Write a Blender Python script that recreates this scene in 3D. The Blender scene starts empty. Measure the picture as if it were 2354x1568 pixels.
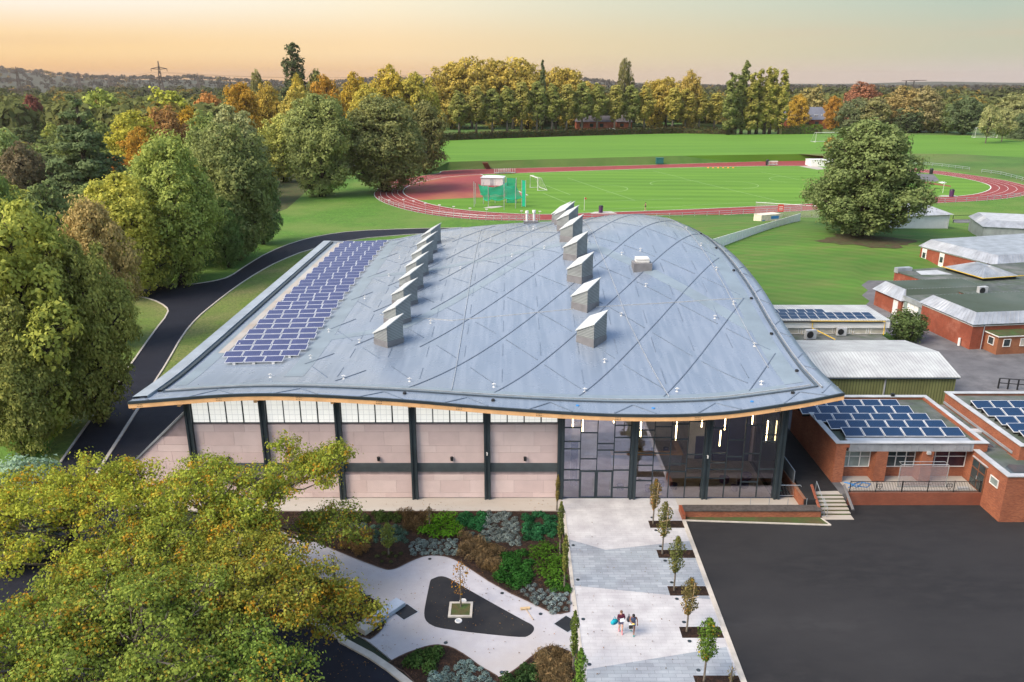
HAZE, SUN_E, SUN_A, SUN, SUN_ANG, SKY, BAND, SKYTINT, EXPO = 6e-5, 44, -118, 1.5, 32, .15, .36, (1.06, .97, .86), 1.52
import bpy, bmesh, math, random
import numpy as np
from mathutils import Vector, Matrix
random.seed(7); np.random.seed(7)
C = bpy.context.scene.collection
rnd = random.uniform
# ---------------------------------------------------------------- survey: camera and photo-to-ground helpers
F, CX, CY, H = 1831.0, 1177.0, 784.0, 33.0
PT = math.atan(594 / 1831.0); CP, SP = math.cos(PT), math.sin(PT)
def ray(u, v):
    x = (u - CX) / F; y = (v - CY) / F
    return (x, CP - y * SP, -SP - y * CP)
def P(u, v, z=0.0):
    d = ray(u, v); t = (z - H) / d[2]; return Vector((d[0] * t, d[1] * t, z))
def PY(u, v, Y):
    d = ray(u, v); t = Y / d[1]; return Vector((d[0] * t, Y, H + d[2] * t))
def P2(pts, z=0.0): return [P(u, v, z)[:2] for u, v in pts]
def g_(x, y): return (649.8 + x * .29166, 1164.7 + y * .29166)
def s_(x, y): return (785 + x / 3, 1046 + y / 3)
def q_(x, y): return (1765.5 + x / 4, 882.7 + y / 4)
def r_(x, y): return (1765.5 + x / 4, 478.2 + y / 4)
def t_(x, y): return (1348.6 + x / 5.35, 1275 + y / 5.35)
def z1_(x, y): return (1226 + x / 4, 907.3 + y / 4)
def k_(x, y): return (858.2 + x / 4, 343.3 + y / 4)
def pxs(f, pts): return [f(*p) for p in pts]
# ---------------------------------------------------------------- objects
def setp(o, label=None, cat=None, group=None, kind=None):
    if label: o['label'] = label
    if cat: o['category'] = cat
    if group: o['group'] = group
    if kind: o['kind'] = kind
    return o
def thing(name, label, cat, loc=(0, 0, 0), rz=0.0, group=None):
    o = bpy.data.objects.new(name, None); C.objects.link(o)
    o.location = loc; o.rotation_euler = (0, 0, rz); o.empty_display_size = .3
    return setp(o, label, cat, group)
def kids(o): return [c for c in bpy.data.objects if c.parent == o]
KID = {}
def link(o, parent=None):
    C.objects.link(o)
    if parent is not None:
        o.parent = parent; KID.setdefault(parent.name, []).append(o)
def copy_tree(o, parent=None, loc=None, rz=None, label=None, scale=None, color=None):
    c = o.copy(); link(c, parent)
    if loc is not None: c.location = loc
    if rz is not None: c.rotation_euler = (0, 0, rz)
    if scale is not None: c.scale = scale
    if label: c['label'] = label
    if color: c.color = color
    for ch in KID.get(o.name, []): copy_tree(ch, c, color=color)
    return c
def ORD(n):
    w = ['first', 'second', 'third', 'fourth', 'fifth', 'sixth', 'seventh', 'eighth', 'ninth', 'tenth', 'eleventh', 'twelfth', 'thirteenth', 'fourteenth', 'fifteenth', 'sixteenth', 'seventeenth', 'eighteenth', 'nineteenth', 'twentieth']
    if n <= 20: return w[n - 1]
    if n == 30: return 'thirtieth'
    if n == 40: return 'fortieth'
    if n == 50: return 'fiftieth'
    return {2: 'twenty', 3: 'thirty', 4: 'forty', 5: 'fifty'}[n // 10] + '-' + w[n % 10 - 1]
class MB:
    def __init__(s): s.v = []; s.f = []; s.m = []
    def add(s, vs, fs, mi=0, M=None):
        n = len(s.v)
        s.v += [tuple(M @ Vector(p)) for p in vs] if M is not None else [tuple(p) for p in vs]
        s.f += [tuple(i + n for i in f) for f in fs]; s.m += [mi] * len(fs); return s
    def box(s, x0, x1, y0, y1, z0, z1, mi=0, M=None, tops=None):
        v = [(x0, y0, z0), (x1, y0, z0), (x1, y1, z0), (x0, y1, z0), (x0, y0, z1), (x1, y0, z1), (x1, y1, z1), (x0, y1, z1)]
        f = [(3, 2, 1, 0), (4, 5, 6, 7), (0, 1, 5, 4), (1, 2, 6, 5), (2, 3, 7, 6), (3, 0, 4, 7)]
        s.add(v, f, mi, M)
        if tops is not None: s.m[-5] = tops
        return s
    def prism(s, pts, z0, z1, mi=0, side=None, M=None):
        a = sum(pts[i][0] * pts[(i + 1) % len(pts)][1] - pts[(i + 1) % len(pts)][0] * pts[i][1] for i in range(len(pts)))
        if a < 0: pts = pts[::-1]
        n = len(pts)
        v = [(p[0], p[1], z0) for p in pts] + [(p[0], p[1], z1) for p in pts]
        s.add(v, [tuple(range(n, 2 * n))], mi, M)
        k = len(s.v) - 2 * n; sd = mi if side is None else side
        for i in range(n):
            j = (i + 1) % n; s.f.append((k + i, k + j, k + n + j, k + n + i)); s.m.append(sd)
        return s
    def tube(s, path, r, n=6, mi=0, cap=True, M=None):
        path = [Vector(p) for p in path]; L = len(path)
        rs = [r] * L if not hasattr(r, '__len__') else r
        vs = []; fs = []
        for i, p in enumerate(path):
            d = (path[min(i + 1, L - 1)] - path[max(i - 1, 0)]).normalized()
            a = d.cross(Vector((0, 0, 1)))
            if a.length < .05: a = d.cross(Vector((1, 0, 0)))
            a.normalize(); b = a.cross(d)
            for k in range(n):
                t = 2 * math.pi * k / n; vs.append(p + (a * math.cos(t) + b * math.sin(t)) * rs[i])
        for i in range(L - 1):
            for k in range(n):
                j = (k + 1) % n; fs.append((i * n + k, i * n + j, i * n + n + j, i * n + n + k))
        if cap: fs += [tuple(range(n - 1, -1, -1)), tuple(range((L - 1) * n, L * n))]
        return s.add(vs, fs, mi, M)
    def cyl(s, x, y, z0, z1, r0, r1=None, n=12, mi=0, M=None):
        r1 = r0 if r1 is None else r1
        return s.tube([(x, y, z0), (x, y, z1)], [r0, r1], n, mi, True, M)
    def ball(s, c, r, mi=0, nu=10, nv=7, sc=(1, 1, 1), M=None):
        vs = []; fs = []
        for j in range(nv + 1):
            th = math.pi * j / nv
            for i in range(nu):
                ph = 2 * math.pi * i / nu
                vs.append((c[0] + r * sc[0] * math.sin(th) * math.cos(ph), c[1] + r * sc[1] * math.sin(th) * math.sin(ph), c[2] + r * sc[2] * math.cos(th)))
        for j in range(nv):
            for i in range(nu):
                k = (i + 1) % nu; fs.append((j * nu + i, (j + 1) * nu + i, (j + 1) * nu + k, j * nu + k))
        return s.add(vs, fs, mi, M)
    def build(s, name, mats, parent=None, smooth=False, off=None):
        me = bpy.data.meshes.new(name)
        o_ = Vector((0, 0, 0))
        if off is not None: o_ = Vector(off)
        vs = s.v if off is None else [(p[0] - o_.x, p[1] - o_.y, p[2] - o_.z) for p in s.v]
        me.from_pydata(vs, [], s.f)
        if not isinstance(mats, (list, tuple)): mats = [mats]
        for m in mats: me.materials.append(m)
        if len(mats) > 1: me.polygons.foreach_set('material_index', s.m)
        if smooth: me.polygons.foreach_set('use_smooth', [True] * len(me.polygons))
        me.validate(); me.update()
        o = bpy.data.objects.new(name, me); link(o, parent); return o
def struct(name, mb, mats, smooth=False):
    return setp(mb.build(name, mats, None, smooth), kind='structure')
def FM(ox, oy, ang, oz=0.0): return Matrix.Translation((ox, oy, oz)) @ Matrix.Rotation(ang, 4, 'Z')
# ---------------------------------------------------------------- materials
def nd(nt, t, **kw):
    n = nt.nodes.new(t)
    for k, v in kw.items():
        if k.startswith('i_'):
            n.inputs[int(k[2:]) if k[2:].isdigit() else k[2:].replace('_', ' ')].default_value = v
        else: setattr(n, k, v)
    return n
def lk(nt, a, b): nt.links.new(a, b)
def base_mat(name, rough=.7, metal=0.0, spec=.4):
    m = bpy.data.materials.new(name); m.use_nodes = True; nt = m.node_tree
    b = nt.nodes['Principled BSDF']; b.inputs['Roughness'].default_value = rough; b.inputs['Metallic'].default_value = metal
    b.inputs['Specular IOR Level'].default_value = spec
    return m, nt, b
def mixc(nt, fac, a, b_, mode='MIX'):
    n = nt.nodes.new('ShaderNodeMix'); n.data_type = 'RGBA'; n.blend_type = mode
    for s, v in ((n.inputs[0], fac), (n.inputs[6], a), (n.inputs[7], b_)):
        if hasattr(v, 'is_linked'): lk(nt, v, s)
        elif isinstance(v, (int, float)): s.default_value = v
        else: s.default_value = (*v[:3], 1)
    return n.outputs[2]
def noise(nt, vec, scale, detail=3, rough=.55, lo=.35, hi=.65):
    n = nd(nt, 'ShaderNodeTexNoise'); n.inputs['Scale'].default_value = scale; n.inputs['Detail'].default_value = detail; n.inputs['Roughness'].default_value = rough
    lk(nt, vec, n.inputs['Vector'])
    r = nd(nt, 'ShaderNodeMapRange'); r.inputs[1].default_value = lo; r.inputs[2].default_value = hi
    lk(nt, n.outputs['Fac'], r.inputs[0]); return r.outputs[0]
def wpos(nt, scale=(1, 1, 1), rot=(0, 0, 0)):
    g = nd(nt, 'ShaderNodeNewGeometry'); m = nd(nt, 'ShaderNodeMapping'); m.inputs['Scale'].default_value = scale; m.inputs['Rotation'].default_value = rot
    lk(nt, g.outputs['Position'], m.inputs['Vector']); return m.outputs[0]
def opos(nt):
    return nd(nt, 'ShaderNodeTexCoord').outputs['Object']
def bump(nt, b, h, strength=.3, dist=.05):
    n = nd(nt, 'ShaderNodeBump'); n.inputs['Strength'].default_value = strength; n.inputs['Distance'].default_value = dist
    lk(nt, h, n.inputs['Height']); lk(nt, n.outputs[0], b.inputs['Normal'])
def plain(name, col, rough=.6, metal=0.0, var=.12, scale=1.5, spec=.4):
    m, nt, b = base_mat(name, rough, metal, spec)
    f = noise(nt, wpos(nt), scale, 4)
    lk(nt, mixc(nt, f, [c * (1 - var) for c in col], [min(1, c * (1 + var)) for c in col]), b.inputs['Base Color']); return m
def multi(name, cols, scales, rough=.85, bumpy=0.0, bscale=3.0, spec=.3, stretch=(1, 1, 1)):
    """layers of noise blotches: cols[0] base, each next colour laid over by its own noise scale"""
    m, nt, b = base_mat(name, rough, 0, spec); w = wpos(nt, stretch); c = cols[0]
    for k, (cc, sc) in enumerate(zip(cols[1:], scales)):
        f = noise(nt, w, sc, 5, .6, .42, .66); c = mixc(nt, f, c, cc)
    lk(nt, c, b.inputs['Base Color'])
    if bumpy: bump(nt, b, noise(nt, w, bscale, 4), bumpy, .1)
    return m
def emit(name, col, s):
    m, nt, b = base_mat(name); b.inputs['Base Color'].default_value = (*col, 1)
    b.inputs['Emission Color'].default_value = (*col, 1); b.inputs['Emission Strength'].default_value = s; return m
def wall_uv(nt):
    """brick coordinates on any upright wall: along the wall, and up"""
    g = nd(nt, 'ShaderNodeNewGeometry'); sp_ = nd(nt, 'ShaderNodeSeparateXYZ'); sn = nd(nt, 'ShaderNodeSeparateXYZ')
    lk(nt, g.outputs['Position'], sp_.inputs[0]); lk(nt, g.outputs['True Normal'], sn.inputs[0])
    a = nd(nt, 'ShaderNodeMath', operation='MULTIPLY'); lk(nt, sp_.outputs[0], a.inputs[0]); lk(nt, sn.outputs[1], a.inputs[1])
    c = nd(nt, 'ShaderNodeMath', operation='MULTIPLY'); lk(nt, sp_.outputs[1], c.inputs[0]); lk(nt, sn.outputs[0], c.inputs[1])
    d = nd(nt, 'ShaderNodeMath', operation='SUBTRACT'); lk(nt, c.outputs[0], d.inputs[0]); lk(nt, a.outputs[0], d.inputs[1])
    k = nd(nt, 'ShaderNodeCombineXYZ'); lk(nt, d.outputs[0], k.inputs[0]); lk(nt, sp_.outputs[2], k.inputs[1]); return k.outputs[0]
def brick_mat(name, c1, c2, mort, bw=.225, bh=.075, ms=.012, rough=.85, vec='wall', off=.5, bumpy=.2, stain=None):
    m, nt, b = base_mat(name, rough, 0, .25)
    v = wall_uv(nt) if vec == 'wall' else wpos(nt)
    t = nd(nt, 'ShaderNodeTexBrick'); t.inputs['Scale'].default_value = 1; t.inputs['Brick Width'].default_value = bw; t.inputs['Row Height'].default_value = bh
    t.inputs['Mortar Size'].default_value = ms; t.offset = off; t.inputs['Bias'].default_value = 0; t.inputs['Mortar Smooth'].default_value = .1
    t.inputs['Color1'].default_value = (*c1, 1); t.inputs['Color2'].default_value = (*c2, 1); t.inputs['Mortar'].default_value = (*mort, 1)
    lk(nt, v, t.inputs['Vector'])
    w = wpos(nt); c = mixc(nt, noise(nt, w, .6, 5), t.outputs['Color'], mixc(nt, 1, t.outputs['Color'], (.78, .76, .78), 'MULTIPLY'))
    if stain: c = mixc(nt, noise(nt, w, .35, 6, .65, .52, .75), c, stain)
    lk(nt, c, b.inputs['Base Color'])
    if bumpy: bump(nt, b, t.outputs['Fac'], -bumpy, .01)
    return m
def leaf_mat(name, autumn):
    m = bpy.data.materials.new(name); m.use_nodes = True; nt = m.node_tree; nt.nodes.clear()
    out = nd(nt, 'ShaderNodeOutputMaterial'); oi = nd(nt, 'ShaderNodeObjectInfo')
    lv = nd(nt, 'ShaderNodeAttribute', attribute_name='lv'); au = nd(nt, 'ShaderNodeAttribute', attribute_name='au')
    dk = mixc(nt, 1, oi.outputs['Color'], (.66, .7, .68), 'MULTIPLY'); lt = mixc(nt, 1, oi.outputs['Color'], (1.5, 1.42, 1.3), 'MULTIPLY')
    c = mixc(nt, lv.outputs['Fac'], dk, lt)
    th = nd(nt, 'ShaderNodeMath', operation='SUBTRACT'); lk(nt, au.outputs['Fac'], th.inputs[0]); th.inputs[1].default_value = 1.0
    ad = nd(nt, 'ShaderNodeMath', operation='ADD', use_clamp=True); lk(nt, th.outputs[0], ad.inputs[0]); lk(nt, oi.outputs['Alpha'], ad.inputs[1])
    mu = nd(nt, 'ShaderNodeMath', operation='MULTIPLY', use_clamp=True); lk(nt, ad.outputs[0], mu.inputs[0]); mu.inputs[1].default_value = 3.0
    c = mixc(nt, mu.outputs[0], c, mixc(nt, lv.outputs['Fac'], autumn[0], autumn[1]))
    d = nd(nt, 'ShaderNodeBsdfDiffuse'); t = nd(nt, 'ShaderNodeBsdfTranslucent'); mx = nd(nt, 'ShaderNodeMixShader'); mx.inputs[0].default_value = .3
    lk(nt, c, d.inputs[0]); lk(nt, c, t.inputs[0]); lk(nt, d.outputs[0], mx.inputs[1]); lk(nt, t.outputs[0], mx.inputs[2])
    lk(nt, mx.outputs[0], out.inputs[0]); return m
M = {}
def glass_mat(name, tint, fac):
    m = bpy.data.materials.new(name); m.use_nodes = True; nt = m.node_tree; nt.nodes.clear()
    out = nd(nt, 'ShaderNodeOutputMaterial'); a = nd(nt, 'ShaderNodeBsdfTransparent'); a.inputs[0].default_value = (*tint, 1)
    g = nd(nt, 'ShaderNodeBsdfGlossy'); g.inputs['Roughness'].default_value = .02; g.inputs['Color'].default_value = (.84, .84, 1.0, 1)
    fr = nd(nt, 'ShaderNodeFresnel'); fr.inputs[0].default_value = 1.5
    ad = nd(nt, 'ShaderNodeMath', operation='ADD', use_clamp=True); lk(nt, fr.outputs[0], ad.inputs[0]); ad.inputs[1].default_value = fac
    mx = nd(nt, 'ShaderNodeMixShader'); lk(nt, ad.outputs[0], mx.inputs[0]); lk(nt, a.outputs[0], mx.inputs[1]); lk(nt, g.outputs[0], mx.inputs[2]); lk(nt, mx.outputs[0], out.inputs[0]); return m
def solar_mat(name, c1, line, cell=.16, rough=.12):
    m, nt, b = base_mat(name, rough, 0, .28); t = nd(nt, 'ShaderNodeTexBrick'); t.offset = 0
    t.inputs['Scale'].default_value = 1; t.inputs['Brick Width'].default_value = cell; t.inputs['Row Height'].default_value = cell; t.inputs['Mortar Size'].default_value = .008
    t.inputs['Color1'].default_value = (*c1, 1); t.inputs['Color2'].default_value = (*[c * 1.3 for c in c1], 1); t.inputs['Mortar'].default_value = (*line, 1)
    lk(nt, opos(nt), t.inputs['Vector']); lk(nt, t.outputs['Color'], b.inputs['Base Color']); return m
M['grass'] = multi('grass', [(0.076, 0.18, 0.0208), (0.104, 0.234, 0.0272), (0.056, 0.135, 0.0176), (0.128, 0.198, 0.04)], [.35, 1.3, .06], .95, .5, 6)
M['field'] = multi('mown_field', [(0.105, 0.2337, 0.02244), (0.1295, 0.2706, 0.0264), (0.0875, 0.2009, 0.0198)], [.03, .12], .95, .15, 4, stretch=(.12, 1, 1))
def stripes(mt, width, amt, rot=.09):
    nt = mt.node_tree; b = nt.nodes['Principled BSDF']; src = b.inputs['Base Color'].links[0].from_socket
    w = nd(nt, 'ShaderNodeTexWave', wave_type='BANDS', bands_direction='Y'); w.inputs['Scale'].default_value = .314 / width; w.inputs['Distortion'].default_value = .6; w.inputs['Detail Scale'].default_value = .05
    lk(nt, wpos(nt, (1, 1, 1), (0, 0, rot)), w.inputs['Vector']); f = nd(nt, 'ShaderNodeMath', operation='MULTIPLY'); lk(nt, mixc(nt, 1, w.outputs['Color'], (1, 1, 1), 'MULTIPLY'), f.inputs[0]); f.inputs[1].default_value = amt
    lk(nt, mixc(nt, f.outputs[0], src, mixc(nt, 1, src, (.8, .85, .72), 'MULTIPLY')), b.inputs['Base Color'])
stripes(M['field'], 9, 1.0)
M['bankgrass'] = multi('bank_grass', [(0.0527, 0.1215, 0.0216), (0.07225, 0.1575, 0.027), (0.119, 0.144, 0.045)], [.1, .02], .95, .4, 2)
M['rough'] = multi('rough_grass', [(.13, .19, .036), (.17, .26, .045), (.24, .23, .09), (.09, .15, .034)], [.6, .12, 2.5], .95, 1.0, 5)
M['lawn'] = multi('lawn', [(.066, .165, .022), (.1, .215, .028), (.13, .17, .042), (.05, .12, .019)], [.12, .45, .05], .95, .3, 3, stretch=(.35, 1, 1))
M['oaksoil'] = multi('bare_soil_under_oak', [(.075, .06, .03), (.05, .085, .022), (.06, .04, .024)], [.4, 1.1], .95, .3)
stripes(M['lawn'], 2.6, .75, .6)
M['soilpatch'] = multi('bare_soil_patch', [(.19, .15, .08), (.1, .14, .04), (.22, .14, .08)], [.5, .2], .95, .3)
M['land'] = multi('farmland', [(.03, .04, .024), (.045, .055, .028), (.035, .038, .024)], [.004, .012], 1)
M['leaflitter'] = multi('leaf_litter', [(.06, .06, .025), (.1, .08, .035), (.05, .09, .025)], [.3, .8], 1, .5)
M['asphalt_new'] = multi('new_asphalt', [(0.00765, 0.0095, 0.01813), (0.0117, 0.0145, 0.025), (0.00585, 0.0075, 0.015)], [.25, 1.2], .78, .15, 25)
M['asphalt_yard'] = multi('yard_asphalt', [(.018, .018, .0198), (.031, .0305, .032), (.0125, .0125, .014), (.0235, .023, .0245)], [.13, .045, 1.6], .85, .15, 25, stretch=(.4, 1, 1))
M['asphalt_old'] = multi('old_asphalt', [(0.128, 0.128, 0.136), (0.176, 0.176, 0.184), (0.096, 0.096, 0.104)], [.12, .5], .9, .1, 20)
M['track'] = multi('running_track', [(.235, .042, .04), (.27, .055, .05), (.2, .036, .034)], [.05, .3], .9)
M['trackd'] = multi('worn_track', [(.26, .055, .055), (.3, .075, .065), (.3, .13, .06)], [.06, .03], .9)
M['white'] = plain('white_paint', (0.663, 0.663, 0.646), .5)
M['line'] = plain('line_paint', (.7, .72, .68), .7)
M['faint'] = plain('faded_line', (.3, .45, .2), .9)
M['kerb'] = plain('kerb_stone', (0.44, 0.408, 0.36), .85)
M['gpath'] = multi('resin_path', [(0.3752, 0.3696, 0.4002), (0.42, 0.4144, 0.4408), (0.3696, 0.3416, 0.3248)], [1.5, .12], .85, .05, 40)
M['walk'] = multi('dusty_concrete', [(0.3744, 0.3456, 0.3096), (0.3312, 0.2808, 0.2304), (0.4176, 0.4032, 0.3744)], [.35, .12], .85, stretch=(.3, 1, 1))
M['rubber'] = multi('black_rubber', [(.010, .011, .015), (.014, .016, .02), (.025, .025, .026)], [.5, .25], .85)
M['bark'] = multi('bark_mulch', [(.02, .011, .008), (.04, .022, .014), (.075, .038, .022), (.012, .007, .006)], [6, 2.2, 9], 1, .8, 14)
M['fgbark'] = multi('tree_bark', [(.14, .115, .09), (.09, .075, .06), (.2, .18, .15)], [2, 6], .95, .4, 9)
M['dkbark'] = multi('dark_bark', [(.07, .055, .042), (.045, .036, .03)], [3], .95)
def paving(name, c1, c2, mort):
    return brick_mat(name, c1, c2, mort, .8, .3, .012, .75, 'w', .5, .15, None)
M['pave_l'] = paving('pale_paving', (.465, .468, .478), (.505, .507, .515), (.4, .4, .405))
M['pave_d'] = paving('grey_paving', (0.264, 0.2993, 0.3311), (0.344, 0.3813, 0.4171), (0.192, 0.2132, 0.2365))
M['brick'] = brick_mat('orange_brick', (.42, .13, .06), (.27, .07, .036), (.25, .14, .09), stain=(.2, .075, .045))
M['brick_b'] = brick_mat('red_brick', (.34, .075, .038), (.26, .055, .03), (.2, .09, .06), stain=(.38, .16, .11))
M['brick_w'] = brick_mat('terrace_brick', (.3, .085, .045), (.24, .07, .04), (.17, .08, .055), stain=(.16, .08, .06))
M['zinc'] = plain('zinc', (0.357, 0.3825, 0.4165), .45, .35, .18, .7)
M['zinc_d'] = plain('dark_zinc', (.3, .33, .36), .45, .35, .15, .7)
M['felt'] = multi('roof_felt', [(.075, .09, .085), (.125, .14, .135), (.05, .06, .055), (.16, .165, .16), (.06, .085, .055)], [.3, 1.1, .14, .5], .8, spec=.4)
M['felt_g'] = multi('mossy_felt', [(.07, .095, .08), (.1, .12, .105), (.05, .07, .05)], [.4, .1], .85)
M['wet'] = plain('wet_felt', (.06, .075, .085), .06, 0, .2, .5, .6)
M['coping'] = plain('pale_coping', (0.425, 0.442, 0.459), .6, .1, .15, .8)
M['steel'] = plain('galvanised_steel', (.5, .52, .53), .4, .6, .1)
M['dkmetal'] = plain('slate_blue_metal', (.035, .05, .06), .45, .25, .12, .8)
M['black'] = plain('black_metal', (.015, .016, .018), .5)
M['timber'] = plain('larch_fascia', (.72, .42, .2), .55, 0, .12, 1.2)
M['cladding'] = plain('pink_cladding', (.52, .43, .42), .85, 0, .05, .8)
M['wallwhite'] = plain('white_render', (.72, .72, .70), .7, 0, .07, .5)
M['bededge'] = plain('bed_edging', (.07, .04, .028), .8)
M['cream'] = plain('cream_wall', (.62, .57, .47), .7)
M['redroof'] = plain('dark_tile', (.09, .085, .095), .8, 0, .2, .3)
M['glass_dk'] = plain('dark_window', (.03, .045, .05), .06, 0, .3, .4, .7)
M['blind'] = plain('window_blind', (.45, .43, .36), .25)
M['yellowpipe'] = plain('yellow_pipe', (.6, .4, .04), .5)
M['rust'] = plain('rust_brown', (.16, .06, .03), .8)
M['red'] = plain('red_sign', (.6, .06, .05), .5)
M['blue'] = plain('blue_plastic', (.03, .2, .5), .4)
M['wood'] = plain('pale_wood', (.5, .36, .2), .7)
M['orange'] = plain('orange_plastic', (.7, .2, .03), .6)
M['purple'] = plain('dark_purple', (.07, .03, .09), .4)
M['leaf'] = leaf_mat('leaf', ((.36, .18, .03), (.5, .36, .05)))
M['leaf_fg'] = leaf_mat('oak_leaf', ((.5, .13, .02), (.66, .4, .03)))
M['needle'] = leaf_mat('needle', ((.1, .06, .02), (.12, .1, .03)))
M['glass'] = glass_mat('curtain_glass', (.95, .95, .98), .17)
M['pylon'] = plain('weathered_steel', (.13, .1, .085), .7)
M['solar_p'] = solar_mat('violet_solar_cells', (.04, .048, .115), (.1, .11, .2), .2, .22)
M['solar_b'] = solar_mat('blue_solar_cells', (.005, .023, .064), (.03, .07, .15), .16, .45)
M['alu'] = plain('panel_frame', (.7, .71, .72), .4, .3)
# ---------------------------------------------------------------- trees: crowns of leaf faces spread through lobed volumes
def leaf_mesh(name, pos, nrm, size, lv, au, mat, trunk=None, tmat=None, aspect=.62):
    """pos,nrm (n,3), size (n) -> rhombic leaf faces with per-face variation; optional trunk MB joined"""
    n = len(pos); r = np.random.RandomState(len(pos) + 3)
    up = r.normal(size=(n, 3)); t = np.cross(nrm, up); t /= np.linalg.norm(t, axis=1)[:, None] + 1e-9; b = np.cross(nrm, t)
    s = size[:, None]; fold = nrm * s * .18
    v = np.stack([pos - t * s * .5, pos + b * s * .5 * aspect + fold, pos + t * s * .5, pos - b * s * .5 * aspect + fold], 1).reshape(-1, 3)
    tv = trunk.v if trunk else []; tf = trunk.f if trunk else []
    me = bpy.data.meshes.new(name)
    nv = n * 4 + len(tv); loops = np.concatenate([np.arange(n * 4), np.array([i + n * 4 for f in tf for i in f], dtype=np.int64)]) if tf else np.arange(n * 4)
    tot = np.concatenate([np.full(n, 4), np.array([len(f) for f in tf], dtype=np.int64)]) if tf else np.full(n, 4)
    start = np.concatenate([[0], np.cumsum(tot)[:-1]])
    me.vertices.add(nv); me.loops.add(len(loops)); me.polygons.add(len(tot))
    me.vertices.foreach_set('co', (np.concatenate([v, np.array(tv)]) if tv else v).astype(np.float32).ravel())
    me.loops.foreach_set('vertex_index', loops.astype(np.int32)); me.polygons.foreach_set('loop_start', start.astype(np.int32))
    me.materials.append(mat)
    if tf: me.materials.append(tmat); me.polygons.foreach_set('material_index', np.concatenate([np.zeros(n), np.ones(len(tf))]).astype(np.int32))
    k = len(tot)
    for nm, arr in (('lv', lv), ('au', au)):
        a = me.attributes.new(nm, 'FLOAT', 'FACE'); a.data.foreach_set('value', np.concatenate([arr, np.zeros(k - n)]).astype(np.float32))
    me.update(calc_edges=True); return me
def lobed(seed, lobes, n, size, inner=.72, flat=.0, jitter=.12, spread=1.0):
    """leaf points on overlapping lobes [(c,r,sz)], culled deep inside others"""
    r = np.random.RandomState(seed); lc = np.array([l[0] for l in lobes]); lr = np.array([l[1] for l in lobes]); lz = np.array([l[2] for l in lobes])
    w = lr ** 2; m = int(n * 1.9); idx = r.choice(len(lobes), m, p=w / w.sum())
    d = r.normal(size=(m, 3)); d[:, 2] = d[:, 2] * .9 + .25; d /= np.linalg.norm(d, axis=1)[:, None]
    # clumps: leaves gather towards random directions on each lobe so gaps open between them
    nc = 14; cd = r.normal(size=(len(lobes), nc, 3)); cd[:, :, 2] += .3; cd /= np.linalg.norm(cd, axis=2)[:, :, None]
    pick = r.randint(0, nc, m); tgt = cd[idx, pick]; d = d * .5 + tgt; d /= np.linalg.norm(d, axis=1)[:, None]
    cl = r.rand(len(lobes), nc); rad = (inner + (1.04 - inner) * r.rand(m) ** .6) * (.84 + .26 * cl[idx, pick])
    p = lc[idx] + d * (lr[idx] * rad)[:, None] * np.stack([np.ones(m), np.ones(m), lz[idx]], 1) + r.normal(size=(m, 3)) * jitter
    q = (p[:, None, :] - lc[None]) / (lr[None, :, None] * np.stack([np.ones_like(lz), np.ones_like(lz), lz], 1)[None])
    deep = (np.linalg.norm(q, axis=2) < .68).sum(1) > 0
    keep = ~deep | (r.rand(m) < .06); p = p[keep][:n]; d = d[keep][:n]; i2 = idx[keep][:n]; pk = pick[keep][:n]
    nr = d * spread + r.normal(size=p.shape) * .45 + np.array([0, 0, .25 + flat]); nr /= np.linalg.norm(nr, axis=1)[:, None]
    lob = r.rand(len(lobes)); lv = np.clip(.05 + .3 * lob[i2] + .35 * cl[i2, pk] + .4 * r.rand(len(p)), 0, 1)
    au = np.clip(.3 * r.rand(len(lobes))[i2] + .5 * r.rand(len(lobes), nc)[i2, pk] + .25 * r.rand(len(p)), 0, 1)
    return p, nr, size * (.6 + .8 * r.rand(len(p))), lv, au
def sprays(seed, lobes, n, size, sig, per=26):
    """leaves in small twig-end sprays that stand off the lobes and fray the outline"""
    r = np.random.RandomState(seed + 900); ncl = max(8, n // per); w = np.array([l[1] ** 2 for l in lobes]); pk = r.choice(len(lobes), ncl, p=w / w.sum())
    lc = np.array([l[0] for l in lobes])[pk]; lr = np.array([l[1] for l in lobes])[pk]; d = r.normal(size=(ncl, 3)); d[:, 2] = d[:, 2] * .8 + .35; d /= np.linalg.norm(d, axis=1)[:, None]
    cs = lc + d * (lr * (.85 + .42 * r.rand(ncl) ** 1.6))[:, None]; ci = np.repeat(np.arange(ncl), per); off = r.normal(size=(ncl * per, 3)) * np.array([sig, sig, sig * .6]) * (.6 + .8 * r.rand(ncl))[ci][:, None]
    nr = off / sig + r.normal(size=off.shape) * .6 + d[ci] * .5 + np.array([0, 0, .5]); nr /= np.linalg.norm(nr, axis=1)[:, None]
    return cs[ci] + off, nr, size * (.55 + .8 * r.rand(len(ci))), np.clip(.15 + .45 * r.rand(ncl)[ci] + .4 * r.rand(len(ci)), 0, 1), np.clip(.75 * r.rand(ncl)[ci] + .25 * r.rand(len(ci)), 0, 1)
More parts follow.
